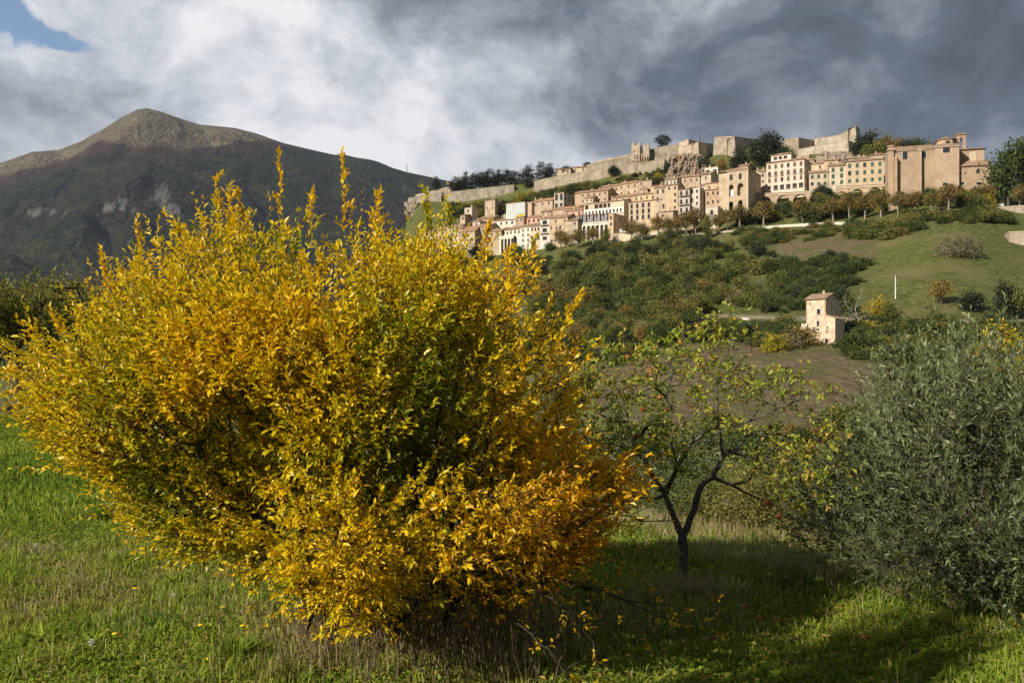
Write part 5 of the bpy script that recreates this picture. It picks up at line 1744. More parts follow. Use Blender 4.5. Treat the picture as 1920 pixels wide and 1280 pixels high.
def build_grass():
    gm = mat_leaf('grass_blade', [(0.0, (0.05, 0.095, 0.012)), (0.35, (0.165, 0.260, 0.026)), (0.62, (0.33, 0.385, 0.045)), (0.8, (0.29, 0.27, 0.07)), (0.9, (0.36, 0.29, 0.15)), (1.0, (0.50, 0.41, 0.25))],
                  0.38, 0.7, 0.12)
    rng = np.random.default_rng(5)

    def field(n, d0, d1, p, px0=-330, px1=2300):
        u = rng.uniform(size=n)
        q = 1 - p
        d = (d0 ** q + u * (d1 ** q - d0 ** q)) ** (1 / q)
        px = rng.uniform(px0, px1, n)
        x = (px - 960) / FPX * d
        return x, d
    mb = MB()
    x, y = field(430000, 2.3, 14.5, 0.9)
    s = 0.8 * x + 0.6 * y - 5.6
    dry = np.exp(-((s - 1.0 + (fbm(x * .8, y * .8, 3, 61) - .5) * 1.6) / .9) ** 2) * (x > -2.5)
    dry = np.maximum(dry, .7 * (x > 0) * np.clip((fbm(x * .5 + 5, y * .8, 3, 62) - .55) * 6, 0, 1))
    clump = fbm(x * 1.6, y * 1.6, 4, 63)
    keep = (s < 4.5) & (rng.uniform(size=len(x)) < (.22 + 1.2 * clump) * np.clip((14.5 - y) / 4, 0, 1))
    x, y, s, dry, clump = x[keep], y[keep], s[keep], dry[keep], clump[keep]
    n = len(x)
    h = rng.gamma(3.2, .017, n) * (.25 + 1.6 * clump) * (1 + .7 * dry)
    tuft = np.clip((fbm(x * 3.1, y * 3.1, 2, 64) - .62) * 8, 0, 1)
    h = h * (1 + .6 * tuft) * .68 + .010
    w = rng.uniform(.005, .010, n) * (1 + np.clip(y - 4, 0, 10) * .07)
    var = .42 + .75 * (fbm(x * .9, y * .9, 3, 65) - .5) + .5 * (fbm(x * 4, y * 4, 2, 69) - .5) + rng.normal(0, .12, n) + .14 * (x < -.3)
    var = np.where(rng.uniform(size=n) < .03 + .5 * dry +   .12 * np.clip((fbm(x * .45 + 3, y * .9 + 2, 3, 72) - .56) * 7, 0, 1) * (x < 0), rng.uniform(.82, 1.0, n), var)
    blades(mb, x, y, near_z(x, y), h, w, np.clip(var, 0, 1), 1.0, rng)
    # farther pasture on the left
    x, y = field(185000, 8.5, 44, 0.6, -250, 1000)
    keep = rng.uniform(size=len(x)) < (.3 + 1.0 * fbm(x * .7, y * .7, 3, 66)) * np.clip((y - 8.5) / 5, .05, 1)
    x, y = x[keep], y[keep]; n = len(x)
    var = .42 + .5 * (fbm(x * .3, y * .3, 3, 67) - .5) + rng.normal(0, .12, n)
    blades(mb, x, y, ground_z(x, y), rng.uniform(.05, .14, n), rng.uniform(.014, .03, n), np.clip(var, 0, .85), .5, rng)
    tag(mb.build('grass', gm, var=True), 'short green meadow grass with yellowish patches', 'grass', kind='stuff')
    # clover, plantain and dandelion leaves between the blades
    mb = MB()
    x, y = field(145000, 2.3, 12, 0.97)
    k = fbm(x * 1.1 + 9, y * 1.1, 3, 68) > .42
    x, y = x[k], y[k]; n = len(x)
    a = rng.uniform(0, 6.28, n)
    d = np.stack([np.cos(a), np.sin(a), rng.uniform(.1, .9, n)], 1)
    pos = np.stack([x, y, near_z(x, y) + rng.uniform(0, .035, n)], 1)
    L = rng.uniform(.018, .048, n)
    var = np.clip(.46 + rng.normal(0, .13, n), 0, .75)
    add_leaves(mb, pos, d, L, L * rng.uniform(.35, .7, n), var, hi=False, rng=rng, curl=.3)
    tag(mb.build('ground_cover', gm, var=True), 'small broad weed leaves low in the meadow', 'weeds', kind='stuff')
    # tall straw on the bank, under the yellow shrub and round the apple trunk
    mb = MB()
    x, y = field(26000, 5.0, 14, 0.5, 1040, 1990)
    s = 0.8 * x + 0.6 * y - 5.6
    k = (s > .15) & (s < 3.2) & (fbm(x * 1.4, y * 1.4, 3, 71) > .42)
    x, y = x[k], y[k]
    n1 = len(x)
    cl = rng.integers(0, 40, 2600)
    cx = rng.uniform(-1.2, .45, 40); cy = rng.uniform(4.5, 5.7, 40)
    x2 = cx[cl] + rng.normal(0, .11, len(cl)); y2 = cy[cl] + rng.normal(0, .11, len(cl))
    x3 = 1.30 + rng.normal(0, .17, 900); y3 = 6.35 + rng.normal(0, .13, 900)
    x4 = rng.uniform(-2.6, -1.5, 260); y4 = rng.normal(5.7, .35, 260)
    x = np.concatenate([x, x2, x3, x4]); y = np.concatenate([y, y2, y3, y4]); n = len(x)
    h = np.concatenate([rng.uniform(.08, .26, n1), rng.uniform(.06, .30, len(x2)), rng.uniform(.06, .20, len(x3)), rng.uniform(.08, .24, len(x4))])
    var = np.clip(rng.normal(.90, .06, n), .72, 1)
    blades(mb, x, y, near_z(x, y), h, rng.uniform(.003, .0065, n), var, .45, rng)
    tag(mb.build('dry_grass', gm, var=True), 'straw coloured dry grass on the bank and below the shrubs', 'dry grass', kind='stuff')
    # fallen leaves, yellow and brown
    lm = mat_leaf('fallen_leaf', [(0, (.20, .09, .03)), (.5, (.45, .27, .05)), (1, (.62, .45, .10))], .2, .6)
    mb = MB()
    x = np.concatenate([rng.normal(-.2, 1.6, 1100), rng.normal(1.9, .7, 420)]); y = np.concatenate([rng.normal(4.8, .9, 1100), rng.normal(5.9, .5, 420)])
    k = y > 2.5; x, y = x[k], y[k]; n = len(x)
    a = rng.uniform(0, 6.28, n)
    add_leaves(mb, np.stack([x, y, near_z(x, y) + rng.uniform(.01, .05, n)], 1), np.stack([np.cos(a), np.sin(a), rng.normal(0, .25, n)], 1), rng.uniform(.03, .055, n), rng.uniform(.012, .024, n), rng.uniform(0, 1, n), rng=rng)
    tag(mb.build('fallen_leaves', lm, var=True), 'yellow and brown leaves fallen on the grass', 'leaves', kind='stuff')


build_grass()


# ------------------------------------------------------------------ the big yellow shrub
SHRUB_POLY = [(12, 662), (60, 622), (120, 600), (175, 560), (195, 500), (235, 490), (285, 455), (330, 450), (385, 395), (430, 385), (470, 430), (520, 410), (560, 400), (610, 410), (650, 395), (690, 400), (735, 430),
              (790, 395), (830, 400), (880, 445), (930, 470), (985, 465), (1010, 500), (1045, 545), (1060, 600), (1085, 650), (1090, 720), (1062, 790), (1090, 870), (1180, 925), (1190, 950), (1120, 985), (1100, 1040),
              (1010, 1090), (930, 1060), (850, 1030), (790, 1060), (740, 1120), (690, 1160), (630, 1090), (560, 1060), (500, 1080), (440, 1030), (340, 1045), (270, 990), (255, 930), (160, 900), (100, 830), (40, 770)]


def build_shrub():
    rng = np.random.default_rng(21)
    d0 = 5.0
    poly = np.array(SHRUB_POLY, float)
    c = np.array([640.0, 740.0]); D = 1.15
    T = []
    want = 6200
    while sum(len(t) for t in T) < want:
        n = 6000
        q = np.stack([rng.uniform(0, 1200, n), rng.uniform(380, 1170, n)], 1)
        k = inpoly(q[:, 0], q[:, 1], poly)
        q = q[k]; n = len(q)
        t = rng.uniform(-1, 1, n)
        s = np.sqrt(1 - t * t * np.where(q[:, 1] > 880, .45, .92))
        p = c + (q - c) * s[:, None]
        # shell bias: position between centre and outline
        v = (q - c); r = np.linalg.norm(v, axis=1)
        y = d0 + t * D
        p = c + (p - c) * np.array([.935, .93]) + np.array([16, 20])
        x = (p[:, 0] - 960) / FPX * d0; z = CAMZ + (HY - p[:, 1]) / FPX * d0
        g = fbm(x * 1.75 + 7, z * 1.75 + y * 1.2, 3, 31) * .65 + fbm(x * 2.3 + y * 2.0, y * 2.2 + 9, 3, 33) * .35
        depth_in = 1 - np.abs(t)
        keep = (g > .445 + .05 * depth_in) & (rng.uniform(size=n) < .35 + .65 * np.abs(t)) & (z > near_z(x, y) + .12)
        low_hole = (p[:, 0] > 820) & (p[:, 1] > 1000) & (rng.uniform(size=n) < .25)
        k = keep & ~low_hole
        T.append(np.stack([x[k], y[k], z[k]], 1))
    T = np.concatenate(T)[:want]
    low_poly = np.array([(60, 770), (150, 890), (235, 925), (262, 1000), (345, 1050), (440, 1035), (500, 1085), (560, 1060), (640, 1100), (690, 1165), (745, 1125), (800, 1075), (860, 1060), (930, 1100), (1010, 1120), (1095, 1060), (1140, 990), (1190, 950),
                         (1175, 915), (1075, 860), (900, 800), (500, 820), (200, 760)], float)
    q = np.stack([rng.uniform(50, 1200, 9000), rng.uniform(760, 1170, 9000)], 1)
    q = q[inpoly(q[:, 0], q[:, 1], low_poly)]
    yy = d0 + rng.uniform(-.75, .35, len(q)) * np.clip(1.15 - np.abs(q[:, 0] - 640) / 900, .3, 1)
    xx = (q[:, 0] - 960) / FPX * yy; zz = CAMZ + (HY - q[:, 1] + 12) / FPX * yy
    g = fbm(xx * 2.6 + 17, zz * 2.6 + yy, 3, 37)
    k = (g > .46) & (zz > near_z(xx, yy) + .04)
    T = np.concatenate([T, np.stack([xx, yy, zz], 1)[k][:1300]])
    # skirt hanging almost to the grass
    n = 260
    xx = rng.uniform(-1.45, .35, n); yy = d0 + rng.normal(.1, .25, n); zz = near_z(xx, yy) + rng.uniform(.20, .6, n) + .55 * np.clip(np.abs(xx + .7) - .35, 0, 1)
    T = np.concatenate([T, np.stack([xx, yy, zz], 1)])
    up_poly = np.array([(690, 490), (790, 470), (870, 520), (950, 535), (1010, 600), (1040, 670), (1060, 760), (1040, 850), (920, 820), (820, 690), (760, 580)], float)
    q = np.stack([rng.uniform(690, 1090, 4000), rng.uniform(405, 850, 4000)], 1)
    q = q[inpoly(q[:, 0], q[:, 1], up_poly)]
    yy = d0 + rng.uniform(-.55, .45, len(q))
    xx = (q[:, 0] - 960) / FPX * yy; zz = CAMZ + (HY - q[:, 1] - 14) / FPX * yy
    g = fbm(xx * 2.3 + 27, zz * 2.3 + yy, 3, 38)
    T = np.concatenate([T, np.stack([xx, yy, zz], 1)[g > .46][:620]])
    bx = [((px - 960) / FPX * d, d) for px, d in ((620, 4.95), (680, 5.2), (735, 5.0), (770, 5.3), (800, 4.95), (840, 5.1), (560, 5.2))]
    roots = np.array([(x, y, float(near_z(x, y)) - .05) for x, y in bx])
    Pp, par, tips = skeleton(T, roots, k=.42, seg=.13, jit=.10, rng=rng)
    # tall sprouts on the crown
    spr = [((530, 430), (522, 290), 5.2), ((645, 410), (641, 296), 5.1), ((418, 430), (403, 336), 5.3), ((462, 430), (448, 362), 5.4), ((700, 430), (708, 374), 5.0), ((800, 430), (800, 362), 4.9), ((850, 440), (838, 384), 5.3),
           ((580, 420), (586, 362), 5.5), ((262, 480), (257, 424), 5.5), ((985, 500), (1004, 452), 5.2), ((340, 470), (332, 428), 5.2), ((900, 470), (915, 430), 5.4),
           ((120, 620), (98, 588), 5.5), ((200, 520), (190, 480), 5.6), ((1050, 600), (1086, 560), 5.5), ((432, 430), (430, 358), 5.1), ((60, 680), (14, 700), 5.5)]
    par = list(par); Pl = [p for p in Pp]
    sp_nodes = []
    for (a, b, d) in spr:
        d = d - .3
        A = np.array(at(a[0], a[1] + 25, d)); B = np.array(at(b[0], b[1], d))
        j = int(np.argmin(np.linalg.norm(np.array(Pl) - A, axis=1)))
        prev = j
        for i in range(1, 6):
            u = i / 5
            p = (Pl[j] * (1 - u) + B * u) + np.array([math.sin(u * 3) * .02, 0, 0])
            Pl.append(p); par.append(prev); prev = len(Pl) - 1
        sp_nodes.append((A, B))
    # long low branches reaching out to the right and front
    low = [([(850, 1045), (960, 1065), (1060, 1085), (1150, 1115), (1230, 1150), (1310, 1172)], 4.9, 4.9), ([(900, 1080), (980, 1100), (1060, 1150), (1110, 1200)], 4.6, 4.3),
           ([(860, 1090), (930, 1130), (990, 1180), (1040, 1240), (1075, 1290)], 4.5, 4.0), ([(980, 960), (1060, 968), (1150, 972), (1230, 975), (1262, 978)], 5.5, 5.8), ([(1100, 1095), (1180, 1125), (1260, 1140), (1330, 1150)], 4.9, 5.0),
           ([(820, 1100), (900, 1120), (1000, 1110), (1080, 1150)], 4.4, 4.2), ([(330, 950), (260, 965), (205, 925)], 5.4, 5.5), ([(1000, 1020), (1100, 1030), (1180, 1065)], 5.2, 5.2)]
    low_sh = []
    for pts, da, db in low:
        m = len(pts)
        A = np.array(at(*pts[0], da))
        j = int(np.argmin(np.linalg.norm(np.array(Pl) - A, axis=1)))
        prev = j
        for i, (px, py) in enumerate(pts):
            dd_ = da + (db - da) * i / (m - 1)
            p = np.array(at(px, py, dd_))
            a0 = Pl[prev]
            for u in (.33, .66, 1.0):
                q = a0 * (1 - u) + p * u + rng.normal(0, .012, 3)
                Pl.append(q); par.append(prev); prev = len(Pl) - 1
                if rng.uniform() < .62: low_sh.append((prev, q))
                # side twigs
                if rng.uniform() < .75:
                    e = q + rng.normal(0, .09, 3) + np.array([.04, 0, -.02])
                    Pl.append(e); par.append(prev)
                    if rng.uniform() < .6: low_sh.append((len(Pl) - 1, e))
    Pp = np.array(Pl); par = np.array(par)
    r = radii(par, .0019, 2.35, .045)
    base = np.array([-.70, 5.05, 0.0])
    root = empty('yellow_shrub', tuple(base), 0, 'huge rounded shrub of narrow golden yellow leaves filling the left foreground', 'shrub')
    mb = MB(); i = np.where(par >= 0)[0]
    mb.tubes(Pp[par[i]] - base, Pp[i] - base, np.minimum(r[par[i]], r[i] * 1.5), r[i], 5)
    # dead thin stems standing at the foot
    m = 280
    sx = np.where(rng.uniform(size=m) < .65, rng.normal(-.22, .26, m), rng.normal(-1.0, .3, m)); sy = rng.uniform(4.3, 5.7, m)
    p0 = np.stack([sx, sy, near_z(sx, sy)], 1)
    p1 = p0 + np.stack([rng.normal(0, .10, m), rng.normal(0, .10, m), rng.uniform(.15, .6, m)], 1)
    pm = (p0 + p1) / 2 + rng.normal(0, .02, (m, 3))
    mb.build('branches', BARK_DK, root)
    dm = MB(); dm.tubes(p0 - base, pm - base, .0028, .0022, 4); dm.tubes(pm - base, p1 - base, .0022, .0012, 4)
    tag(dm.build('dead_stems', mat_simple('dead_stem', (.10, .062, .042), (.20, .135, .09), 8, .9), root), kind='stuff')
    # leaves
    tipset = tips
    pd = Pp[tipset] - Pp[par[tipset]]
    cen = np.array([-.95, 5.0, 1.25])
    start = Pp[tipset]
    outw = nrm(start - cen)
    dirs = nrm(nrm(pd) * .7 + outw * .75 + np.array([0, 0, .30]) + rng.normal(0, .35, pd.shape))
    L = rng.uniform(.08, .24, len(start)) * np.where(rng.uniform(size=len(start)) < .12, 1.5, 1)
    mb = MB()

    def put(start, dirs, L, nl, hue, **kw):
        ax, ld, tip, mid = shoots(start, dirs, L, nl, rng, **kw)
        n = len(ax)
        hv = np.repeat(hue, nl)
        ll = rng.uniform(.019, .041, n) * np.repeat(rng.uniform(.8, 1.25, len(start)), nl); ww = ll * rng.uniform(.34, .50, n)
        var = np.clip(hv + rng.normal(0, .085, n), 0, 1)
        old = rng.uniform(size=n) < .05
        var = np.where(old, rng.uniform(.9, 1.0, n), var); ll = np.where(old, ll * .75, ll); ww = np.where(old, ww * .6, ww)
        kk = rng.uniform(size=n) > .07
        add_leaves(mb, (ax - base)[kk], ld[kk], ll[kk], ww[kk], var[kk], hi=True, rng=rng, fold=.24, curl=.26)
        tw.tubes(start - base, mid - base, .0017, .0014, 4); tw.tubes(mid - base, tip - base, .0014, .0007, 4)
    tw = MB()
    s = start
    pxs, pys = 960 + FPX * s[:, 0] / s[:, 1], HY - (s[:, 2] - CAMZ) / s[:, 1] * FPX
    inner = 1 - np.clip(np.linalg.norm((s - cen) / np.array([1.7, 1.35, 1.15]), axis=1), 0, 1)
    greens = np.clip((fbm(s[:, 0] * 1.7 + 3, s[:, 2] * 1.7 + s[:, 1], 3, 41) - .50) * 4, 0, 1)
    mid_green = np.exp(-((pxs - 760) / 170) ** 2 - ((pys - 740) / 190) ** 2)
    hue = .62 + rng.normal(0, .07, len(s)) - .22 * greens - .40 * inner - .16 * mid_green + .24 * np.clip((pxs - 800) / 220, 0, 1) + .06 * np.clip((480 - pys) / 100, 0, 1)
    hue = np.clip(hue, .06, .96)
    nl = np.full(len(s), 15)
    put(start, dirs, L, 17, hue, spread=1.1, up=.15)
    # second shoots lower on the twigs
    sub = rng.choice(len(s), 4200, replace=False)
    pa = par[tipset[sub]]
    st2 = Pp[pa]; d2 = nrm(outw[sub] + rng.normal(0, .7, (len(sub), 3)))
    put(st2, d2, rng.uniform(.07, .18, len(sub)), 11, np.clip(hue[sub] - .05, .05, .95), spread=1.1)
    # sprouts: leaves all the way up
    for A, B in sp_nodes:
        m = 9
        u = np.linspace(0, .93, m)[:, None]
        st = A * (1 - u) + B * u
        dv = np.tile(nrm(B - A), (m, 1)) + rng.normal(0, .35, (m, 3)) * (1 - u * .7)
        put(st, dv, rng.uniform(.05, .13, m) * (1.15 - u[:, 0] * .6), 11, np.clip(rng.normal(.62 if rng.uniform() < .75 else .35, .07, m), 0, 1), spread=.8, up=.35)
    ls = np.array([q for _, q in low_sh])
    put(ls, rng.normal(0, 1, ls.shape) + np.array([.5, 0, 0]), rng.uniform(.05, .13, len(ls)), 6, np.clip(rng.normal(.74, .1, len(ls)), 0, 1), spread=1.1, up=.0)
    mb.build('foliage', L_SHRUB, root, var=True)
    tw.build('twigs', BARK_DK, root)


build_shrub()


# ------------------------------------------------------------------ apple tree
def build_apple():
    rng = np.random.default_rng(8)
    D = 6.6
    node = []; par = []; rad = []

    def chain(start, pts, r0, r1, dz):
        prev = start
        m = len(pts)
        out = []
        for i, (px, py) in enumerate(pts):
            u = (i + 1) / m
            node.append(np.array(at(px, py, D + dz * u))); par.append(prev); rad.append(r0 + (r1 - r0) * u)
            prev = len(node) - 1; out.append(prev)
        return out
    node.append(np.array(at(1283, 1104, D))); par.append(-1); rad.append(.062)
    t = chain(0, [(1284, 1085), (1281, 1060), (1283, 1030), (1279, 1000)], .050, .044, 0)
    a = chain(t[-1], [(1268, 978), (1256, 950), (1248, 928)], .036, .030, .05)
    a2 = chain(a[-1], [(1232, 905), (1212, 870), (1199, 853), (1186, 825), (1176, 790), (1168, 755), (1150, 705), (1128, 662), (1112, 640)], .027, .006, .35)
    a3 = chain(a[-1], [(1256, 905), (1270, 872), (1290, 836), (1322, 810), (1372, 800), (1430, 780), (1480, 758), (1532, 735)], .026, .005, -.25)
    b = chain(t[-1], [(1290, 985), (1302, 955), (1309, 925), (1318, 906), (1336, 893), (1348, 874), (1356, 856), (1366, 846)], .036, .022, -.05)
    b2 = chain(b[-1], [(1385, 838), (1398, 818), (1412, 790), (1428, 760), (1440, 720)], .017, .005, .3)
    b3 = chain(b[4], [(1352, 900), (1370, 908), (1396, 904), (1409, 893)], .020, .010, -.2)
    b4 = chain(b3[1], [(1395, 922), (1425, 935), (1455, 948), (1490, 952)], .012, .004, -.1)
    b5 = chain(b[-1], [(1400, 856), (1455, 864), (1500, 872), (1532, 892), (1560, 905)], .012, .003, .2)
    b6 = chain(b[-2], [(1352, 815), (1344, 780), (1346, 735), (1344, 690), (1350, 640), (1348, 592)], .013, .003, -.1)
    b7 = chain(b2[1], [(1430, 812), (1465, 814), (1495, 830), (1515, 862)], .011, .004, .15)
    c1 = chain(a2[3], [(1214, 800), (1240, 770), (1252, 735), (1262, 690), (1272, 650), (1284, 622)], .015, .004, .1)
    c2 = chain(a2[2], [(1165, 838), (1125, 830), (1085, 815)], .012, .004, -.25)
    c3 = chain(a2[4], [(1150, 790), (1110, 770), (1080, 735)], .010, .003, .2)
    c4 = chain(a3[1], [(1262, 840), (1245, 800), (1255, 760)], .010, .004, -.3)
    c5 = chain(a[-1], [(1225, 935), (1190, 930), (1150, 905), (1110, 895)], .013, .003, -.2)
    node_ = np.array(node); par_ = np.array(par); rad_ = np.array(rad)
    n0 = len(node_)
    base = np.array(node_[0])
    root = empty('apple_tree', tuple(base), 0, 'small forked apple tree with sparse yellow green leaves and a few red apples', 'tree')
    poly = np.array([(1050, 790), (1075, 700), (1110, 630), (1180, 655), (1230, 640), (1290, 625), (1335, 585), (1362, 590), (1390, 700), (1470, 690), (1550, 725), (1530, 800), (1570, 870), (1550, 935), (1450, 950), (1390, 880), (1340, 830), (1270, 900), (1190, 960), (1090, 930), (1055, 870)], float)
    q = np.stack([rng.uniform(1040, 1580, 9000), rng.uniform(580, 970, 9000)], 1)
    q = q[inpoly(q[:, 0], q[:, 1], poly)]
    g = fbm(q[:, 0] * .018, q[:, 1] * .018, 3, 51)
    q = q[g > .38][:900]
    dz = rng.uniform(-.75, .75, len(q))
    T = np.stack([(q[:, 0] - 960) / FPX * D, np.full(len(q), D) + dz, CAMZ + (HY - q[:, 1]) / FPX * D], 1)
    Pp, par2, tips = skeleton(T, (node_, par_), k=.12, seg=.09, jit=.16, rng=rng)
    r = radii(par2, .0016, 2.3, .02)
    r[:n0] = rad_ * .74
    mb = MB(); i = np.where(par2 >= 0)[0]
    big = i[i < n0]; small = i[i >= n0]
    # smooth knobbly limbs: subdivide
    Pa, Pb, ra, rb = Pp[par2[big]], Pp[big], r[par2[big]], r[big]
    m = (Pa + Pb) / 2 + rng.normal(0, .006, Pa.shape)
    rm = (ra + rb) / 2 * rng.uniform(.9, 1.12, len(ra))
    mb.tubes(Pa - base, m - base, np.minimum(ra, rb * 1.5), rm, 9); mb.tubes(m - base, Pb - base, rm, rb, 9)
    mb.build('trunk', BARK, root, smooth=True)
    tm = MB(); tm.tubes(Pp[par2[small]] - base, Pp[small] - base, np.minimum(r[par2[small]], r[small] * 1.3), r[small], 4)
    tm.build('twigs', BARK_DK, root)
    st = np.concatenate([Pp[tips], Pp[small[::3]]])
    d = nrm(rng.normal(0, .7, st.shape) + np.array([-.1, 0, .55]))
    hue0 = np.clip(.60 + .35 * (fbm(st[:, 0] * 3, st[:, 2] * 3, 2, 53) - .5) + rng.normal(0, .12, len(st)) + .08 * (st[:, 0] > 1.9), 0, 1)
    lm = MB(); nl = 6
    ax, ld, tip, mid = shoots(st, d, rng.uniform(.03, .09, len(st)), nl, rng, spread=1.4, up=.1)
    n = len(ax); ll = rng.uniform(.026, .049, n)
    k = rng.uniform(size=n) < .80
    var = np.clip(np.repeat(hue0, nl) + rng.normal(0, .12, n), 0, 1)
    add_leaves(lm, (ax - base)[k], ld[k], ll[k], (ll * rng.uniform(.42, .58, n))[k], var[k], rng=rng, fold=.2, curl=.35)
    lm.build('foliage', L_APPLE, root, var=True)
    am = mat_simple('apple_skin', (.36, .012, .016), (.30, .05, .02), 25, .25, 0.0, .01, c3=(.45, .22, .05), s3=9, spec=.5)
    for (px, py, dd) in ((1177, 669, 6.5), (1143, 787, 6.4), (1250, 767, 6.45), (1237, 746, 6.7), (1194, 816, 6.3), (1439, 941, 6.3), (1446, 946, 6.32), (1460, 968, 6.3), (1277, 641, 6.6), (1223, 889, 6.3), (1445, 800, 6.6), (1205, 768, 6.7)):
        p = np.array(at(px, py, dd)) - base
        R = .021
        o = MB().lathe([(.0, R * .72), (R * .35, R * .86), (R * .7, R * .78), (R * .98, R * .2), (R * .93, -R * .35), (R * .6, -R * .82), (R * .25, -R * .88), (0, -R * .78)], 12).tubes([(0, 0, R * .7)], [(.003, 0, R * 1.7)], .0012, .001, 4, 1)
        o.build('apple', [am, BARK_DK], root, smooth=True, loc=tuple(p))
    # apples lying in the grass
    for i, (px, py, lab) in enumerate(((1394, 1141, 'red apple lying in the grass nearest the apple trunk'), (1424, 1162, 'pinkish apple lying between two others in the grass'), (1458, 1164, 'red fallen apple right of the pinkish one'),
                                       (1619, 1197, 'lone dark red apple on the bare patch of path below the olive'), (1343, 1200, 'dark rotting apple in the shaded grass in front of the others'))):
        d = 6.0
        for _ in range(12):
            x = (px - 960) / FPX * d
            d = (CAMZ - float(near_z(x, d)) - .03) * FPX / (py - HY)
        x = (px - 960) / FPX * d
        R = .027
        o = MB().lathe([(.0, R * .72), (R * .35, R * .86), (R * .7, R * .78), (R * .98, R * .2), (R * .93, -R * .35), (R * .6, -R * .82), (R * .25, -R * .88), (0, -R * .78)], 12).build('fallen_apple', am, None, smooth=True, loc=(x, d, float(near_z(x, d)) + .035))
        o.rotation_euler = (i * 1.1, i * .7, 0)
        tag(o, lab, 'apple', 'apples fallen under the apple tree')


build_apple()


# ------------------------------------------------------------------ olives
def build_olive():
    rng = np.random.default_rng(15)
    d0 = 6.2; D = 1.35
    poly = np.array([(1655, 745), (1690, 730), (1700, 655), (1730, 655), (1760, 700), (1800, 650), (1830, 620), (1860, 650), (1900, 655), (1990, 630), (2120, 680), (2220, 850), (2220, 1150), (2120, 1250), (1985, 1270), (1900, 1215), (1800, 1175), (1700, 1110),
                     (1620, 1075), (1530, 1045), (1500, 985), (1525, 915), (1590, 850), (1640, 810)], float)
    c = np.array([1860.0, 930.0])
    T = []
    want = 2600
    while sum(map(len, T)) < want:
        n = 6000
        q = np.stack([rng.uniform(1490, 2230, n), rng.uniform(615, 1275, n)], 1)
        q = q[inpoly(q[:, 0], q[:, 1], poly)]; n = len(q)
        t = rng.uniform(-1, 1, n); s = np.sqrt(1 - t * t * .9)
        p = c + (q - c) * s[:, None]
        x = (p[:, 0] - 960) / FPX * d0; y = d0 + t * D; z = CAMZ + (HY - p[:, 1]) / FPX * d0
        g = fbm(x * 2.4 + 7, z * 2.4 + y, 3, 81)
        k = (g > .42) & (rng.uniform(size=n) < .4 + .6 * np.abs(t)) & (z > near_z(x, y) + .15)
        T.append(np.stack([x[k], y[k], z[k]], 1))
    T = np.concatenate(T)[:want]
    bx = (3.35, 6.35)
    b0 = np.array([bx[0], bx[1], float(near_z(*bx)) - .06])
    limb = np.array([b0, b0 + [.02, 0, .25], b0 + [.0, .02, .55], b0 + [-.25, -.05, .85], b0 + [.28, .05, .9], b0 + [0, .2, 1.0]])
    Pp, par, tips = skeleton(T, (limb, np.array([-1, 0, 1, 2, 2, 2])), k=.45, seg=.13, jit=.1, rng=rng)
    r = radii(par, .0017, 2.3, .085)
    root = empty('olive_tree', tuple(b0), 0, 'big grey green olive tree filling the right foreground down to the grass', 'tree')
    i = np.where(par >= 0)[0]
    MB().tubes(Pp[par[i]] - b0, Pp[i] - b0, np.minimum(r[par[i]], r[i] * 1.5), r[i], 6).build('trunk', BARK, root)
    pd = nrm(Pp[tips] - Pp[par[tips]])
    outw = nrm(Pp[tips] - np.array([3.3, 6.2, .9]))
    mb = MB(); tw = MB()

    def put(start, d, L, nl, up, hue):
        ax, ld, tip, mid = shoots(start, d, L, nl, rng, spread=.8, up=up)
        n = len(ax)
        ll = rng.uniform(.034, .062, n)
        add_leaves(mb, ax - b0, ld, ll, ll * rng.uniform(.23, .32, n), np.clip(np.repeat(hue, nl) + rng.normal(0, .17, n), 0, 1), hi=False, rng=rng, curl=.1)
        tw.tubes(start - b0, mid - b0, .0016, .0013, 4); tw.tubes(mid - b0, tip - b0, .0013, .0007, 4)
    d = nrm(pd * .6 + outw * .5 + np.array([0, 0, .55]) + rng.normal(0, .35, pd.shape))
    hue = .55 + rng.normal(0, .10, len(tips)) + .10 * np.clip((Pp[tips][:, 2] - 1.2), -1, 1)
    put(Pp[tips], d, rng.uniform(.14, .32, len(tips)), 19, .25, hue)
    # long upright shoots breaking the outline
    top = tips[np.argsort(-Pp[tips][:, 2])[:420]]
    top = rng.choice(top, 45, replace=False)
    put(Pp[top], nrm(rng.normal(0, .3, (45, 3)) + np.array([0, 0, 1])), rng.uniform(.18, .40, 45), 26, .3, np.full(45, .66))
    put(Pp[par[tips]], nrm(rng.normal(0, .7, pd.shape) + outw * .4), rng.uniform(.1, .22, len(tips)), 13, .1, hue - .05)
    mb.build('foliage', L_OLIVE, root, var=True)
    tw.build('twigs', BARK, root)
    # olives down the slope behind
    rngp = 77
    o = proto_tree('olive_tree', 'bush', 2.6, L_OLIVE, BARK, 11000, .030, rngp, .035, .2, 0, .24, 'foliage', 60)
    kids = children_of(o)
    spots = ((1292, 17.5, 2.5, 'olive tree downhill behind the fork of the apple tree'), (1420, 20.5, 3.0, 'olive tree downhill right of the apple trunk, farther one'), (1530, 15.0, 2.2, 'olive tree downhill between the apple tree and the big olive'),
             (1655, 19.5, 2.9, 'olive tree downhill behind the left edge of the big olive'), (1150, 18.0, 2.4, 'olive tree downhill behind the right edge of the yellow shrub'), (1790, 17, 2.6, 'olive tree hidden behind the middle of the big olive'),
             (1350, 26.0, 3.2, 'olive tree farthest down the slope behind the apple branches'), (1560, 27, 3.2, 'olive tree far down the slope beside the pale track'), (1235, 24, 2.7, 'olive tree far down the slope left of the apple fork'),
             (1480, 14.0, 1.7, 'low olive bush on the edge of the slope right of the dry grass'))
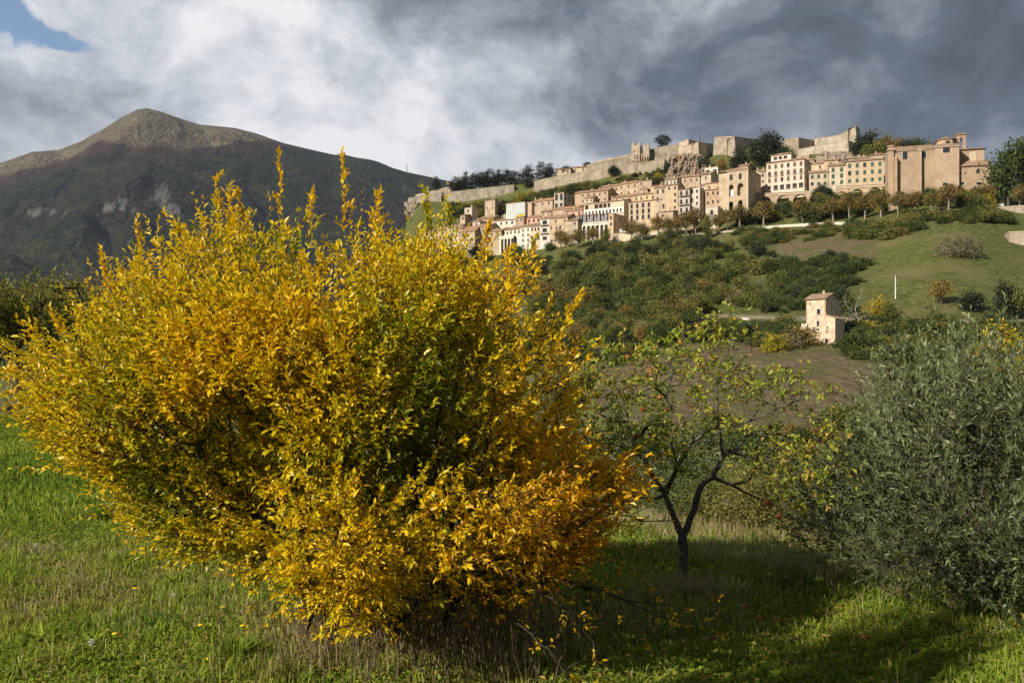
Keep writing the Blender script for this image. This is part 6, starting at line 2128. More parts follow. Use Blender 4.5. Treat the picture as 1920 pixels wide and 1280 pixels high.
    for i, (px, d, h, lab) in enumerate(spots):
        r_ = o if i == 0 else o.copy()
        if i:
            COL.objects.link(r_)
            for c_ in kids:
                cc = c_.copy(); COL.objects.link(cc); cc.parent = r_
        x = (px - 960) / FPX * d
        r_.location = (x, d, float(ground_z(x, d)) - .1)
        r_.scale = (h, h, h * (1 if h > 2 else .8)); r_.rotation_euler = (0, 0, i * 1.3)
        tag(r_, lab, 'tree', 'olive trees on the slope below')
    # bushy yellow green shrub behind the straw bank
    for i, (px, d, h, lab) in enumerate(((1385, 10.2, 1.0, 'yellow green bush behind the dry grass right of the apple trunk'), (1460, 9.6, .95, 'small leafy bush between the dry grass and the big olive'), (1318, 11.0, .95, 'dark leafy bush seen through the apple fork'))):
        b = proto_tree('slope_bush', 'bush', 1, L_MID if i < 2 else L_GREEN, BARK, 8000, .038, 90 + i, .03, .1, 0, .4, 'foliage', 50)
        x = (px - 960) / FPX * d
        b.location = (x, d, float(ground_z(x, d)) - .05); b.scale = (h * 1.25, h, h)
        tag(b, lab, 'bush')


build_olive()


# ------------------------------------------------------------------ orchard on the left
def build_orchard():
    lm = mat_leaf('leaf_orchard', [(0, (.08, .11, .02)), (.5, (.22, .22, .035)), (.8, (.38, .28, .05)), (1, (.50, .22, .06))], .3, .5)
    o = proto_tree('orchard_tree', 'cherry', 5, lm, BARK_DK, 4200, .024, 33, .025, .30, .1, .55, 'crown', 55)
    kids = children_of(o)
    spots = ((35, 33.0, 770, 492, 'orchard tree with a dark trunk at the left edge'), (128, 36, 765, 480, 'orchard tree standing just right of the leftmost trunk'), (-75, 31, 770, 462, 'orchard tree cut by the left edge of the picture'), (205, 40, 760, 486, 'orchard tree mostly hidden behind the yellow shrub'),
             (80, 47, 760, 500, 'orchard tree in the second row behind the dark trunk'), (-10, 52, 760, 505, 'orchard tree in the second row at the far left'), (300, 46, 760, 520, 'orchard tree hidden behind the left half of the yellow shrub'))
    for i, (px, d, b, t, lab) in enumerate(spots):
        r_ = o if i == 0 else o.copy()
        if i:
            COL.objects.link(r_)
            for c_ in kids:
                cc = c_.copy(); COL.objects.link(cc); cc.parent = r_
        x = (px - 960) / FPX * d
        z = float(ground_z(x, d))
        h = zpy(t, d) - z
        r_.location = (x, d, z - .05); r_.scale = (h * .8, h * .8, h); r_.rotation_euler = (0, 0, i * 2.1)
        tag(r_, lab, 'tree', 'orchard trees on the left')


build_orchard()


# ------------------------------------------------------------------ small plants in the meadow
def small_plants():
    rng = np.random.default_rng(3)
    fy = mat_simple('dandelion_yellow', (.75, .50, .01), (.85, .62, .02), 40, .6)
    fw = mat_simple('seed_head_white', (.55, .53, .48), (.7, .68, .62), 60, .9)
    st = mat_simple('flower_stalk', (.09, .14, .03), (.14, .18, .05), 20, .6)

    def ground_at(px, py, h=0.0):
        d = 4.0
        for _ in range(15):
            x = (px - 960) / FPX * d
            d = (CAMZ - float(near_z(x, d)) - h) * FPX / (py - HY)
        x = (px - 960) / FPX * d
        return x, d, float(near_z(x, d))
    labs = {(418, 1138): 'yellow dandelion flower nearest the shrub in the left meadow', (455, 1173): 'yellow dandelion flower right of the middle of the left meadow', (442, 1210): 'yellow dandelion flower below the one beside the shrub',
            (392, 1235): 'yellow dandelion flower lowest of the little cluster', (376, 1172): 'small yellow dandelion left of the cluster', (253, 1103): 'pale yellow dandelion in the middle of the left meadow', (215, 1188): 'yellow dandelion beside the broad leaved rosette'}
    for (px, py), lab in labs.items():
        x, y, z = ground_at(px, py, .06)
        r = empty('dandelion', (x, y, z), 0, lab, 'flower', 'dandelion flowers in the meadow')
        MB().lathe([(.0018, 0), (.0016, .055)], 6).build('stalk', st, r)
        MB().lathe([(.003, .052), (.012, .058), (.0165, .064), (.012, .068), (0, .069)], 12).build('flower_head', fy, r)
    for (px, py, lab) in ((325, 1118, 'round white dandelion seed head in the left meadow'), (66, 1022, 'faint white seed head near the left edge'), (172, 1205, 'small white seed head low in the left meadow')):
        x, y, z = ground_at(px, py, .07)
        r = empty('seed_head', (x, y, z), 0, lab, 'seed head', 'dandelion seed heads')
        MB().lathe([(.0016, 0), (.0014, .065)], 6).build('stalk', st, r)
        m = 90; v = nrm(rng.normal(0, 1, (m, 3)))
        c = np.array([0, 0, .075])
        MB().tubes(np.tile(c, (m, 1)), c + v * .020, .0003, .0011, 3).build('seed_ball', fw, r)
    gm = bpy.data.materials['grass_blade']
    for (px, py, s, hue, lab) in ((85, 1208, .16, .55, 'broad leaved rosette weed at the bottom left'), (172, 1212, .13, .5, 'second broad leaved rosette weed beside the first'), (190, 975, .22, .3, 'dark grass tussock left of the yellow shrub'), (320, 1090, .10, .45, 'small leafy tuft below the left lobe of the shrub'), (445, 1245, .2, .4, 'long bladed grass tuft at the bottom edge')):
        x, y, z = ground_at(px, py)
        n = 42 if s < .2 else 130
        a = rng.uniform(0, 6.28, n)
        el = rng.uniform(.2, 1.1, n) if s < .2 else rng.uniform(.8, 1.5, n)
        d = np.stack([np.cos(a) * np.cos(el), np.sin(a) * np.cos(el), np.sin(el)], 1)
        p = np.stack([rng.normal(0, .02, n), rng.normal(0, .02, n), np.zeros(n)], 1)
        mb = MB()
        add_leaves(mb, p, d, rng.uniform(.6, 1.1, n) * s, s * (.17 if s < .2 else .045), np.clip(rng.normal(hue, .06, n), 0, 1), rng=rng, curl=.5)
        tag(mb.build('grass_tuft' if s >= .2 else 'rosette_weed', gm, None, var=True, loc=(x, y, z)), lab, 'weed')
    # dry clump at the foot of the apple tree
    x, y, z = ground_at(1288, 1120)
    n = 420
    a = rng.uniform(0, 6.28, n); el = rng.uniform(.2, 1.3, n)
    d = np.stack([np.cos(a) * np.cos(el), np.sin(a) * np.cos(el), np.sin(el)], 1)
    mb = MB()
    add_leaves(mb, np.stack([rng.normal(0, .05, n), rng.normal(0, .05, n), np.zeros(n)], 1), d, rng.uniform(.06, .2, n), .010, np.clip(rng.normal(.9, .07, n), .7, 1), rng=rng, curl=.9)
    tag(mb.build('dry_weed_clump', gm, None, var=True, loc=(x, y, z)), 'withered weed clump with curled leaves at the foot of the apple tree', 'weed')


small_plants()


def shade_tree():
    """the orchard tree beside the photographer, whose shadow lies on the grass at the lower right"""
    lm = bpy.data.materials['leaf_orchard']
    tx, ty = 1.35, 4.35
    h = 3.7
    L = h / math.tan(SUN_EL)
    x = tx + SUN_H[0] / _n * L; y = ty + SUN_H[1] / _n * L
    o = proto_tree('orchard_tree', 'cherry', 5, lm, BARK, 6500, .026, 41, .03, .42, 0, .6, 'crown', 90)
    o.location = (x, y, float(near_z(x, y)) - .05)
    H = h / .68
    o.scale = (H * .36, H * .24, H); o.rotation_euler = (0, 0, math.atan2(.5, .9) * 0 + .35)
    tag(o, 'orchard tree standing beside the viewer, outside the picture, shading the lower right grass', 'tree', 'orchard trees on the left')


shade_tree()

# ------------------------------------------------------------------ trees and shrubs of the hill
SEEN = set()
ADJ = {'green_tree': 'mid green', 'olive_green_tree': 'yellowish green', 'dark_tree': 'dark green', 'brown_tree': 'russet', 'green_bush': 'mid green', 'olive_green_bush': 'yellowish green', 'dark_bush': 'dark green',
       'dry_bush': 'pale leafless', 'brown_bush': 'russet', 'green_scrub': 'ivy green', 'olive_green_scrub': 'yellowish green', 'yellow_bush': 'golden', 'yellow_tree': 'golden'}


def desc(k, px, py, h, h0, h1, box, where):
    """a label from look, size and the part of the thicket it grows in"""
    b = k.split(':')[0]
    size = 'small' if h < h0 + (h1 - h0) * .33 else ('large' if h > h0 + (h1 - h0) * .67 else 'middling')
    fx = (px - box[0]) / (box[1] - box[0]); fy = (py - box[2]) / max(box[3] - box[2], 1)
    hor = ['far left', 'left', 'centre left', 'centre', 'centre right', 'right', 'far right'][int(min(max(fx, 0), .999) * 7)]
    ver = ['top row', 'upper part', 'middle', 'lower part', 'bottom row'][int(min(max(fy, 0), .999) * 5)]
    kind = 'tree' if 'tree' in b else ('scrub' if 'scrub' in b else 'bush')
    return f"{size} {ADJ.get(b, 'green')} {kind}, {hor}, {ver}, {where}"


def hill_plants():
    pp = plant_px
    G = 'conifers on the ridge'
    for i, (px, b, t, k, lab) in enumerate((
            (818, 352, 331, 'conifer:2', 'small dark tree standing alone on the far left parapet'), (853, 358, 329, 'conifer:1', 'dark conifer at the left of the ridge row'), (863, 356, 329, 'cypress:1', 'thin dark conifer second in the ridge row'),
            (872, 355, 323, 'conifer:2', 'dark conifer third in the ridge row'), (891, 352, 323, 'conifer:1', 'dark conifer left of the dense ridge clump'), (900, 352, 321, 'pine:2', 'flat topped dark pine in the dense ridge clump'),
            (911, 352, 322, 'conifer:2', 'dark conifer in the middle of the dense ridge clump'), (922, 351, 315, 'conifer:1', 'tallest conifer of the dense ridge clump'), (934, 349, 319, 'conifer:2', 'dark conifer at the right end of the dense ridge clump'),
            (951, 349, 318, 'pine:1', 'ragged cedar with tiered branches on the ridge'), (967, 350, 320, 'conifer:1', 'slim dark conifer right of the ragged cedar'), (988, 345, 307, 'conifer:3', 'broad dark conifer on the ridge'),
            (1018, 337, 302, 'conifer:1', 'tall pointed conifer left of the twin conifer'), (1031, 334, 307, 'conifer:2', 'twin conifer right of the tall pointed one'), (1063, 327, 310, 'dark_tree:1', 'dark round tree in front of the low ridge building'),
            (1103, 316, 304, 'dark_tree:2', 'small dark tree at the end of the ridge buildings'), (1242, 276, 252, 'pine:1', 'lone dark pine on the rampart right of the ruined towers'))):
        x_d = 628 if px < 980 else (602 if px < 1120 else 560)
        x = (px - 960) / FPX * x_d
        z = zpy(b, x_d) - 2.0
        plant(k, (x, x_d, z), zpy(t, x_d) - z, lab, 'tree', G, wx=1.45 if 'cypress' not in k else 1.8)
    pp('bare_tree:1', 1096, 318, 298, 'bare tree beside the low ridge building', d=588)
    # trees round the fortress
    for (px, b, t, k, d, lab) in (
            (1387, 322, 270, 'dark_tree:1', 474, 'big dark round tree in front of the square bastion'), (1440, 318, 250, 'dark_tree:3', 478, 'tallest dark evergreen between the two bastions'), (1422, 315, 266, 'dark_tree:2', 482, 'dark evergreen left of the tallest one between the bastions'),
            (1456, 312, 268, 'dark_tree:1', 476, 'dark evergreen right of the tallest one'), (1320, 305, 268, 'dark_tree:2', 500, 'dark bushy tree in the shade of the cliff bastion'), (1352, 312, 282, 'brown_tree:1', 486, 'brownish tree under the square bastion'),
            (1334, 318, 288, 'green_tree:1', 484, 'green tree at the right foot of the orange cliff'), (1474, 292, 268, 'green_bush:1', 500, 'bright green bush against the bastion wall'), (1405, 322, 296, 'dark_tree:2', 468, 'dark tree just above the roof of the loggia building'),
            (1478, 318, 292, 'dark_tree:1', 470, 'dark tree behind the pink white palace'), (1365, 325, 300, 'green_tree:2', 470, 'green tree above the loggia building roof'), (1300, 300, 276, 'green_bush:2', 520, 'green bush hanging on the crag'),
            (1267, 300, 280, 'green_bush:1', 528, 'green ivy bush at the top of the crag'), (1254, 312, 290, 'dark_bush:1', 530, 'dark bush on the left side of the crag'),
            (1615, 292, 243, 'dark_tree:1', 470, 'dark tree right behind the sharp bastion corner'), (1636, 300, 241, 'dark_tree:3', 462, 'dark green tree behind the long ochre palace'), (1660, 298, 246, 'brown_tree:2', 455, 'tall yellow brown tree left of the church roof'),
            (1645, 306, 262, 'olive_green_tree:1', 452, 'olive green tree behind the long ochre palace'), (1682, 296, 248, 'brown_tree:3', 452, 'russet tree behind the left end of the church roof'), (1700, 295, 250, 'dark_tree:2', 448, 'dark tree behind the church roof, middle'),
            (1722, 295, 247, 'green_tree:3', 446, 'green tree with rounded top behind the church roof'), (1740, 296, 256, 'olive_green_tree:2', 440, 'olive green tree just left of the church lantern'), (1670, 306, 268, 'dark_tree:1', 440, 'dark tree low behind the church facade'),
            (1628, 306, 270, 'olive_green_tree:3', 455, 'olive tree low behind the long ochre palace'), (1604, 300, 280, 'brown_bush:1', 460, 'brown bush on the pale rocks below the sharp bastion')):
        pp(k, px, b, t, lab, d=d, wx=.88, sink=.15)
    # big trees at the right edge
    for (px, b, t, k, d, lab) in ((1890, 385, 268, 'green_tree:3', 352, 'tall green tree at the right edge beside the church'), (1918, 388, 262, 'green_tree:1', 356, 'tall green tree cut by the right edge'), (1912, 392, 344, 'plane_tree:2', 342, 'plane tree standing before the tall edge trees'),
                                  (1868, 388, 345, 'dark_tree:1', 360, 'dark green tree between the church and the tall edge tree'), (1850, 388, 350, 'brown_tree:1', 350, 'brownish tree at the right foot of the church'), (1960, 392, 275, 'green_tree:2', 350, 'tall green tree just outside the right edge')):
        pp(k, px, b, t, lab, d=d, wx=.8 if 'tall' in lab else 1.0, sink=.06)
    # plane trees along the promenade
    PG = 'plane trees along the promenade'
    pl = [(1052, 468, 434, 'wide_tree:1', 'spreading brown tree above the lower retaining wall, left one'), (1084, 468, 431, 'wide_tree:2', 'spreading brown tree above the lower retaining wall, right one'), (1112, 462, 424, 'plane_tree:1', 'brown plane tree in front of the white arcade'),
          (1136, 464, 428, 'column_tree:1', 'green bushy tree at the left end of the smooth retaining wall'), (1184, 458, 417, 'plane_tree:2', 'brown plane tree in front of the peach house'), (1204, 455, 418, 'plane_tree:3', 'thin brown plane tree beside the peach house corner'),
          (1233, 449, 407, 'plane_tree:1', 'dark brown plane tree in front of the yellow house corner'), (1252, 448, 406, 'plane_tree:3', 'brown plane tree below the peach tower block'), (1269, 446, 408, 'plane_tree:2', 'slim plane tree left of the balcony house'),
          (1287, 446, 404, 'plane_tree:1', 'plane tree before the three long balconies'), (1304, 441, 392, 'plane_tree:3', 'tall ochre plane tree under the white turret corner'), (1326, 447, 401, 'column_tree:2', 'greenish ivy covered plane tree reaching down the slope'),
          (1344, 439, 401, 'plane_tree:2', 'round brown plane tree by the cream annex'), (1364, 433, 394, 'plane_tree:1', 'brown plane tree before the left dark arch'), (1387, 431, 385, 'plane_tree:3', 'pale trunked plane tree before the right dark arch'),
          (1431, 429, 380, 'plane_tree:1', 'round rust coloured plane tree below the viaduct'), (1505, 421, 372, 'plane_tree:2', 'tall plane tree below the last viaduct arch'), (1534, 417, 382, 'plane_tree:3', 'small rust plane tree below the dark holm oak'),
          (1562, 417, 374, 'plane_tree:1', 'round plane tree below the low cream house'), (1592, 415, 366, 'plane_tree:2', 'rust plane tree below the second viaduct'), (1622, 412, 369, 'plane_tree:3', 'orange plane tree below the right viaduct arch'),
          (1652, 408, 362, 'plane_tree:1', 'green brown plane tree at the left foot of the church'), (1684, 405, 364, 'plane_tree:2', 'plane tree hidden in shrubs below the church facade'), (1716, 403, 360, 'plane_tree:3', 'pale trunked plane tree below the church nave'),
          (1746, 401, 364, 'plane_tree:1', 'slim plane tree below the church transept, left one'), (1779, 396, 350, 'plane_tree:2', 'broad plane tree below the church transept, right one')]
    rgp = random.Random(2)
    for px, b, t, k, lab in pl:
        pp(k, px, b, t - rgp.uniform(-3, 4), lab, 'tree', PG, wx=rgp.uniform(.9, 1.25) if 'plane' in k else 1.0, sink=.02)
    # green mass between viaduct and promenade
    n = 0
    for (px, b, t, k, d, lab) in ((1542, 378, 340, 'dark_tree:1', 402, 'dark round holm oak before the low cream house'), (1552, 382, 352, 'dark_tree:2', 400, 'dark oak on the right of the holm oak'), (1528, 384, 356, 'dark_tree:3', 401, 'dark oak on the left of the holm oak'),
                                  (1692, 366, 335, 'conifer:2', 366, 'small pointed conifer against the church wall'), (1410, 392, 376, 'dark_tree:3', 416, 'dark tree inside the first viaduct arch')):
        pp(k, px, b, t, lab, d=d)
    rg = random.Random(4)
    kinds = ['green_tree:1', 'green_tree:2', 'dark_tree:2', 'olive_green_tree:1', 'green_bush:1', 'olive_green_tree:2', 'green_tree:3']
    for px in list(range(1392, 1860, 12)):
        lo = np.interp(px, [1390, 1440, 1540, 1600, 1680, 1750, 1800, 1860], [424, 418, 408, 402, 392, 388, 388, 390])
        hi = np.interp(px, [1390, 1440, 1540, 1600, 1640, 1680, 1750, 1790, 1820, 1860], [392, 385, 368, 356, 362, 360, 350, 338, 342, 350])
        for r in range(2):
            b = rg.uniform(hi + 14, lo + 4); t = b - rg.uniform(20, 34)
            t = max(t, hi - 3 + rg.uniform(0, 8), (378 if px < 1526 else (360 if 1566 < px < 1664 else 338)) + rg.uniform(0, 5))
            b = max(b, t + 12)
            x_, d_, z_ = hit(px, b, 330)
            if d_ > 412 or d_ < 330: d_ = float(np.interp(px, [1390, 1600, 1860], [410, 390, 355]))
            for _ in range(6):
                k = rg.choice(kinds)
                lb = desc(k, px, b, b - t, 20, 34, (1392, 1860, hi, lo), 'belt below the church')
                if lb not in SEEN: break
                t = min(t + rg.uniform(0, 4), b - 10)
            if lb in SEEN: continue
            SEEN.add(lb)
            pp(k, px + rg.uniform(-6, 6), b, t, lb, 'tree', 'trees in the belt below the church', d=d_, wx=1.1, sink=.1)
    for px in np.arange(1396, 1868, 5.5):
        lo = np.interp(px, [1390, 1440, 1540, 1600, 1680, 1750, 1800, 1860], [422, 417, 408, 402, 394, 390, 390, 392])
        hi = np.interp(px, [1390, 1440, 1540, 1600, 1640, 1680, 1750, 1790, 1820, 1860], [398, 392, 376, 372, 372, 370, 362, 356, 358, 366])
        b = rg.uniform(hi, lo)
        x_, d_, z_ = hit(px, b, 320)
        if d_ > 425: continue
        for _ in range(8):
            k = rg.choice(kinds + ['yellow_bush:1', 'olive_green_tree:3', 'olive_green_bush:1'])
            hp = rg.uniform(16, 32)
            lim = 376 if px < 1526 else (358 if 1566 < px < 1664 else 340)
            hp = max(5, min(hp, b - lim - rg.uniform(0, 5)))
            lb = desc(k, px, b, hp, 16, 32, (1396, 1868, hi, lo), 'green belt behind the plane trees')
            if lb not in SEEN: break
        if lb in SEEN: continue
        SEEN.add(lb)
        h = hp * pxm(d_)
        plant(k, (x_, d_, z_ - .08 * h), h, lb, 'tree', 'trees in the belt below the church', wx=1.15)
    # green slope between fortress and town
    for i in range(760):
        px = rg.uniform(845, 1100) if i % 3 else rg.uniform(1040, 1250)
        lo = np.interp(px, [840, 900, 960, 1040, 1100, 1160, 1250], [418, 408, 392, 372, 356, 346, 335])
        hi = np.interp(px, [840, 900, 960, 1040, 1100, 1160, 1250], [384, 380, 374, 352, 340, 330, 312])
        b = rg.uniform(hi + 8, lo + 10)
        k = rg.choice(['green_tree:1', 'dark_tree:2', 'olive_green_tree:1', 'green_tree:2', 'dark_tree:1', 'olive_green_tree:3', 'green_bush:1', 'yellow_tree:2', 'brown_bush:1'] if px < 1040 or px > 1190 else ['dark_bush:1', 'green_bush:1', 'olive_green_bush:2', 'olive_green_scrub:1'])
        x_, d_, z_ = hit(px, b, 480)
        if d_ > 640: continue
        tt = rg.uniform(12, 24) if px < 1040 else rg.uniform(6, 14)
        wl = np.interp(px, [845, 984, 990, 1003, 1078, 1150, 1246], [381, 377, 362, 362, 350, 341, 323])
        tt = min(tt, max(b - wl, 6) + rg.uniform(0, 4))
        lb = desc(k, px, b, tt, 6, 24, (850, 1250, hi, lo), 'slope under the fortress')
        if lb in SEEN: continue
        SEEN.add(lb)
        pp(k, px, b, b - tt, lb, 'tree', 'trees on the slope under the fortress', d=d_, wx=1.15, sink=.1)
    for (px, b, t, k, lab) in ((1149, 335, 311, 'dark_tree:1', 'dark upright shrub against the long rampart'), (1006, 385, 360, 'olive_green_tree:2', 'yellowish green tree left of the paired opening house'), (1070, 368, 345, 'green_tree:2', 'green tree above the broad ochre house'),
                               (978, 384, 360, 'yellow_tree:1', 'yellow green tree above the blue clad building'), (1079, 390, 374, 'green_tree:1', 'dark green tree between two houses of the second row'), (1143, 378, 362, 'green_tree:3', 'green garden tree among the top row houses')):
        pp(k, px, b, t, lab, wx=1.1, d=None if px != 1143 else 496)
    for (px, b, t, d, lab) in ((975, 470, 448, 478, 'green bush at the foot of the white four storey house'), (1032, 460, 442, 468, 'dark ivy triangle on the broad tan stone house'), (912, 470, 448, 486, 'grey green bush by the lowest houses')):
        pp('green_bush:1', px, b, t, lab, d=d)
    # ---- big hillside below the town: measured shrubs
    named = ((1345, 475, 452, 'dark_bush:1', 'dark bush with a shadow in the upper meadow'), (1423, 480, 455, 'dark_bush:2', 'dark bush with long shadow near the upper meadow edge'), (1447, 484, 470, 'dark_bush:1', 'small dark bush right of the shadowed bush'), (1470, 494, 478, 'green_bush:2', 'low green bush in the upper meadow'),
             (1556, 484, 468, 'dark_bush:1', 'small dark round bush above the ivy patch'), (1580, 488, 472, 'dark_bush:2', 'small dark round bush right of its twin above the ivy patch'), (1602, 494, 476, 'olive_green_bush:1', 'yellow green bush at the top right of the ivy patch'),
             (1395, 470, 438, 'olive_green_tree:1', 'light green tree below the promenade wall'), (1326, 480, 446, 'dark_tree:1', 'dark tree under the ivy covered plane tree'), (1301, 462, 440, 'dark_bush:2', 'dark bush below the promenade wall'),
             (1775, 480, 440, 'dry_bush:1', 'pale dry thicket in the right meadow, left half'), (1800, 482, 436, 'dry_bush:2', 'pale dry thicket in the right meadow, middle'), (1820, 480, 445, 'dry_bush:1', 'pale dry thicket in the right meadow, right half'),
             (1765, 572, 523, 'brown_tree:1', 'reddish brown conical tree above the road'), (1745, 612, 552, 'thin_tree:1', 'thin olive green tree left of the reddish tree'), (1820, 582, 545, 'dark_bush:1', 'small dark green tree in the meadow above the road'), (1882, 600, 517, 'cypress:2', 'tall dark cypress by the road at the right'),
             (1900, 600, 530, 'olive_green_tree:2', 'light green tree right of the cypress'), (1912, 590, 545, 'green_tree:1', 'green tree at the right edge above the road'), (1650, 612, 553, 'yellow_tree:2', 'yellow green tree right of the tower house'), (1672, 618, 568, 'olive_green_tree:3', 'green yellow tree beside the yellow green one'),
             (1630, 630, 600, 'yellow_bush:1', 'golden bush left below the yellow green tree'), (1655, 652, 628, 'yellow_bush:2', 'bright yellow bush below the road'), (1688, 632, 600, 'olive_green_bush:1', 'yellowish bush on the road bank'), (1680, 655, 625, 'olive_green_bush:2', 'olive bush right of the bright yellow bush'),
             (1606, 630, 532, 'bare_tree:1', 'tall bare grey tree right of the tower house'), (1592, 628, 565, 'bare_tree:2', 'smaller bare tree close to the tower house'), (1575, 570, 540, 'dark_bush:2', 'dark bush behind the tower house roof'), (1590, 590, 556, 'green_bush:1', 'bush behind the tower house'),
             (1525, 625, 600, 'green_bush:2', 'ivy bush climbing the tower house'), (1500, 650, 600, 'brown_bush:1', 'brownish bush left of the tower house foot'), (1480, 655, 615, 'dry_bush:2', 'bare grey bush left of the tower house'), (1452, 660, 624, 'yellow_bush:1', 'yellow bush on the bank left of the tower house'),
             (1880, 672, 604, 'yellow_bush:2', 'large golden bush at the right, upper one'), (1855, 690, 640, 'yellow_bush:1', 'golden bush at the right, left one'), (1912, 690, 645, 'yellow_bush:2', 'golden bush cut by the right edge'), (1895, 720, 670, 'yellow_bush:1', 'golden bush behind the big olive'),
             (1260, 618, 552, 'brown_tree:2', 'dark brownish tree in the thicket left of the road'), (1240, 600, 558, 'dry_bush:2', 'greyish leafless bush in the thicket'), (1312, 640, 592, 'dark_bush:1', 'dark green tree at the start of the road'), (1340, 636, 588, 'olive_green_tree:2', 'light green tree at the start of the road'),
             (1370, 632, 596, 'green_bush:1', 'green bush below the road'), (1400, 640, 606, 'dark_bush:2', 'dark bush below the road with shadow'), (1060, 745, 700, 'dark_bush:1', 'dark bush at the right edge of the yellow shrub'), (1075, 760, 725, 'dark_bush:2', 'small dark bush in the valley field'),
             (1100, 720, 690, 'green_bush:1', 'green bush on the valley field edge'), (1215, 668, 648, 'dark_bush:1', 'low dark bush on the field edge'))
    for px, b, t, k, lab in named:
        pp(k, px, b, t, lab, wx=1.0 if 'tree' in k else 1.15, sink=.04)
    # ---- thickets
    regs = [
        ([(985, 500), (1150, 462), (1240, 452), (1320, 450), (1380, 470), (1260, 500), (1180, 520), (1080, 560), (990, 570)], ['olive_green_tree:1', 'green_tree:1', 'olive_green_bush:1', 'olive_green_tree:2', 'dark_tree:2', 'green_bush:2'], 130, (14, 26), 'thicket just below the town', 'thicket below the town'),
        ([(1000, 545), (1180, 510), (1250, 520), (1330, 560), (1310, 630), (1240, 650), (1100, 660), (1000, 640)], ['olive_green_tree:1', 'olive_green_tree:2', 'green_tree:2', 'olive_green_tree:3', 'green_tree:1', 'olive_green_tree:1', 'olive_green_tree:2', 'olive_green_tree:3', 'green_tree:3', 'olive_green_tree:1', 'brown_tree:1'], 150, (28, 52), 'big thicket left of the road', 'big thicket on the hillside'),
        ([(1230, 500), (1330, 480), (1440, 500), (1480, 560), (1440, 590), (1330, 590), (1260, 560)], ['olive_green_bush:1', 'dry_bush:1', 'olive_green_tree:2', 'green_bush:1', 'olive_green_tree:1', 'olive_green_tree:3', 'olive_green_bush:2', 'green_tree:1', 'dry_bush:2'], 105, (16, 34), 'mixed scrub on the hillside', 'mixed scrub on the hillside'),
        ([(1440, 500), (1560, 488), (1625, 492), (1600, 535), (1570, 555), (1500, 590), (1440, 588)], ['green_scrub:1', 'green_scrub:2', 'green_bush:1', 'dark_bush:1'], 85, (12, 20), 'patch above the tower house', 'ivy scrub above the tower house'),
        ([(1320, 615), (1500, 612), (1510, 640), (1440, 660), (1380, 632)], ['green_scrub:1', 'green_bush:2', 'olive_green_scrub:1', 'dark_bush:1'], 45, (14, 26), 'roadside left of the tower house', 'scrub below the road'),
        ([(1560, 620), (1720, 615), (1900, 615), (1960, 640), (1950, 680), (1820, 670), (1700, 680), (1590, 672)], ['green_scrub:2', 'green_bush:1', 'olive_green_scrub:1', 'dark_bush:2', 'green_scrub:1'], 100, (16, 30), 'roadside right of the tower house', 'scrub below the road'),
        ([(775, 440), (900, 470), (1000, 500), (1000, 720), (820, 720), (780, 560)], ['olive_green_tree:1', 'green_tree:2', 'dark_tree:1', 'green_bush:1', 'olive_green_bush:2'], 85, (20, 40), 'steep slope behind the yellow shrub', 'trees on the slope behind the yellow shrub'),
        ([(1000, 640), (1240, 645), (1260, 660), (1160, 690), (1000, 700)], ['green_bush:1', 'dark_tree:2', 'green_tree:1', 'dark_bush:1'], 30, (22, 36), 'foot of the big thicket', 'big thicket on the hillside'),
        ([(1590, 440), (1700, 408), (1880, 402), (1900, 420), (1760, 420), (1690, 448), (1620, 452)], ['olive_green_bush:1', 'green_scrub:1', 'olive_green_scrub:1', 'brown_bush:1', 'green_bush:2'], 75, (12, 22), 'hedge above the right meadow', 'hedge above the right meadow'),
        ([(1380, 438), (1590, 420), (1640, 440), (1560, 446), (1470, 460), (1400, 466)], ['olive_green_scrub:1', 'green_scrub:2', 'brown_bush:1'], 60, (8, 14), 'hedge below the promenade wall', 'hedge below the promenade'),
        ([(1190, 790), (1400, 800), (1700, 800), (1900, 850), (1900, 900), (1300, 870), (1150, 850)], ['green_scrub:1', 'olive_green_bush:1', 'green_bush:2', 'olive_green_scrub:1', 'brown_bush:1'], 40, (24, 50), 'valley bottom behind the apple tree', 'bushes in the valley'),
    ]
    rg = random.Random(9)
    for poly, kinds, cnt, hh, lab, grp in regs:
        xs = [p[0] for p in poly]; ys = [p[1] for p in poly]
        c = 0; tries = 0
        while c < cnt and tries < 4000:
            tries += 1
            px, py = rg.uniform(min(xs), max(xs)), rg.uniform(min(ys), max(ys))
            if not inpoly(np.array([px]), np.array([py]), poly)[0]: continue
            x, d, z = hit(px, py, 70)
            k = rg.choice(kinds)
            h = rg.uniform(*hh) * pxm(d)
            lb = desc(k, px, py, h / pxm(d), hh[0], hh[1], (min(xs), max(xs), min(ys), max(ys)), lab)
            if lb in SEEN: continue
            SEEN.add(lb)
            plant(k, (x, d, z - .06 * h), h, lb, None, grp, wx=1.2)
            c += 1
    # hazy trees and groves of the valley on the left
    for i in range(260):
        px = rg.uniform(-60, 760); d = rg.uniform(150, 1350)
        x = (px - 960) / FPX * d
        z = float(ground_z(x, d))
        k = rg.choice(['green_tree:1', 'olive_green_tree:2', 'dark_tree:1', 'brown_tree:1']); h = rg.uniform(7, 12)
        lb = desc(k, px, -d, h, 7, 12, (-60, 760, -1350, -150), 'valley floor under the mountain')
        if lb in SEEN: continue
        SEEN.add(lb)
        plant(k, (x, d, z - .3), h, lb, 'tree', 'trees on the valley floor')


hill_plants()

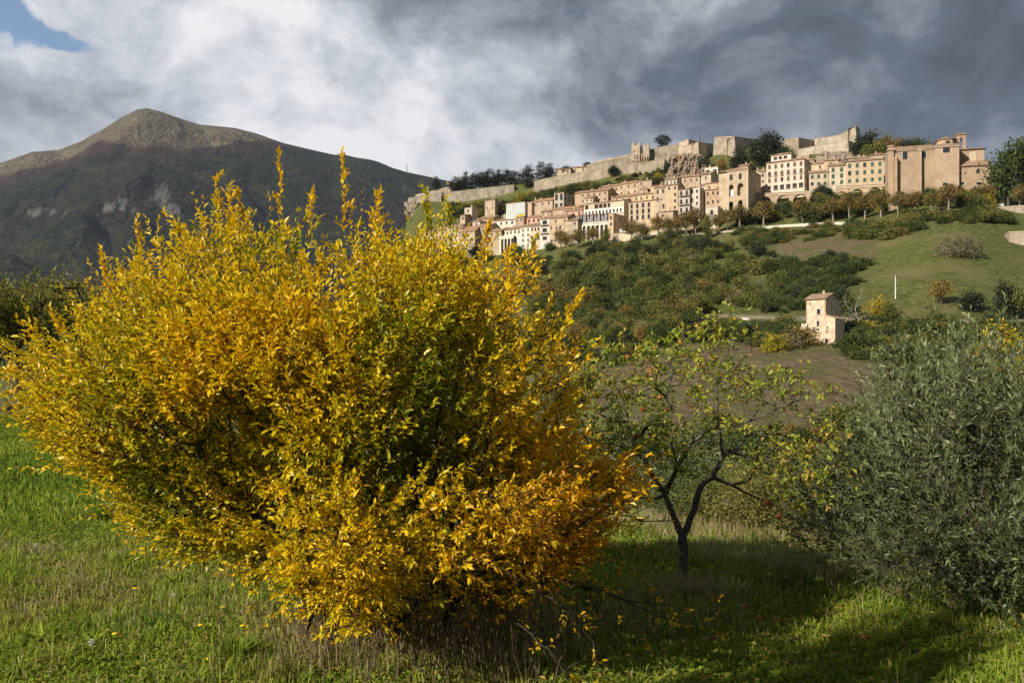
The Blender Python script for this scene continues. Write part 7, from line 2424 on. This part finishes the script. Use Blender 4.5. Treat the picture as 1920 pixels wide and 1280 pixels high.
# ------------------------------------------------------------------ air
def haze():
    m = bpy.data.materials.new('haze_air'); m.use_nodes = True
    k = NT(m.node_tree)
    v = k.node('ShaderNodeVolumePrincipled')
    v.inputs['Color'].default_value = (.60, .72, .96, 1)
    v.inputs['Density'].default_value = 0.000034
    v.inputs['Anisotropy'].default_value = .2
    o = k.node('ShaderNodeOutputMaterial')
    k.link(v.outputs[0], o.inputs['Volume'])
    b = MB().box((-9000, -700, -140), (9000, 6900, 1500)).build('haze', m)
    tag(b, 'thin bluish haze in the air', 'haze', kind='stuff')


haze()
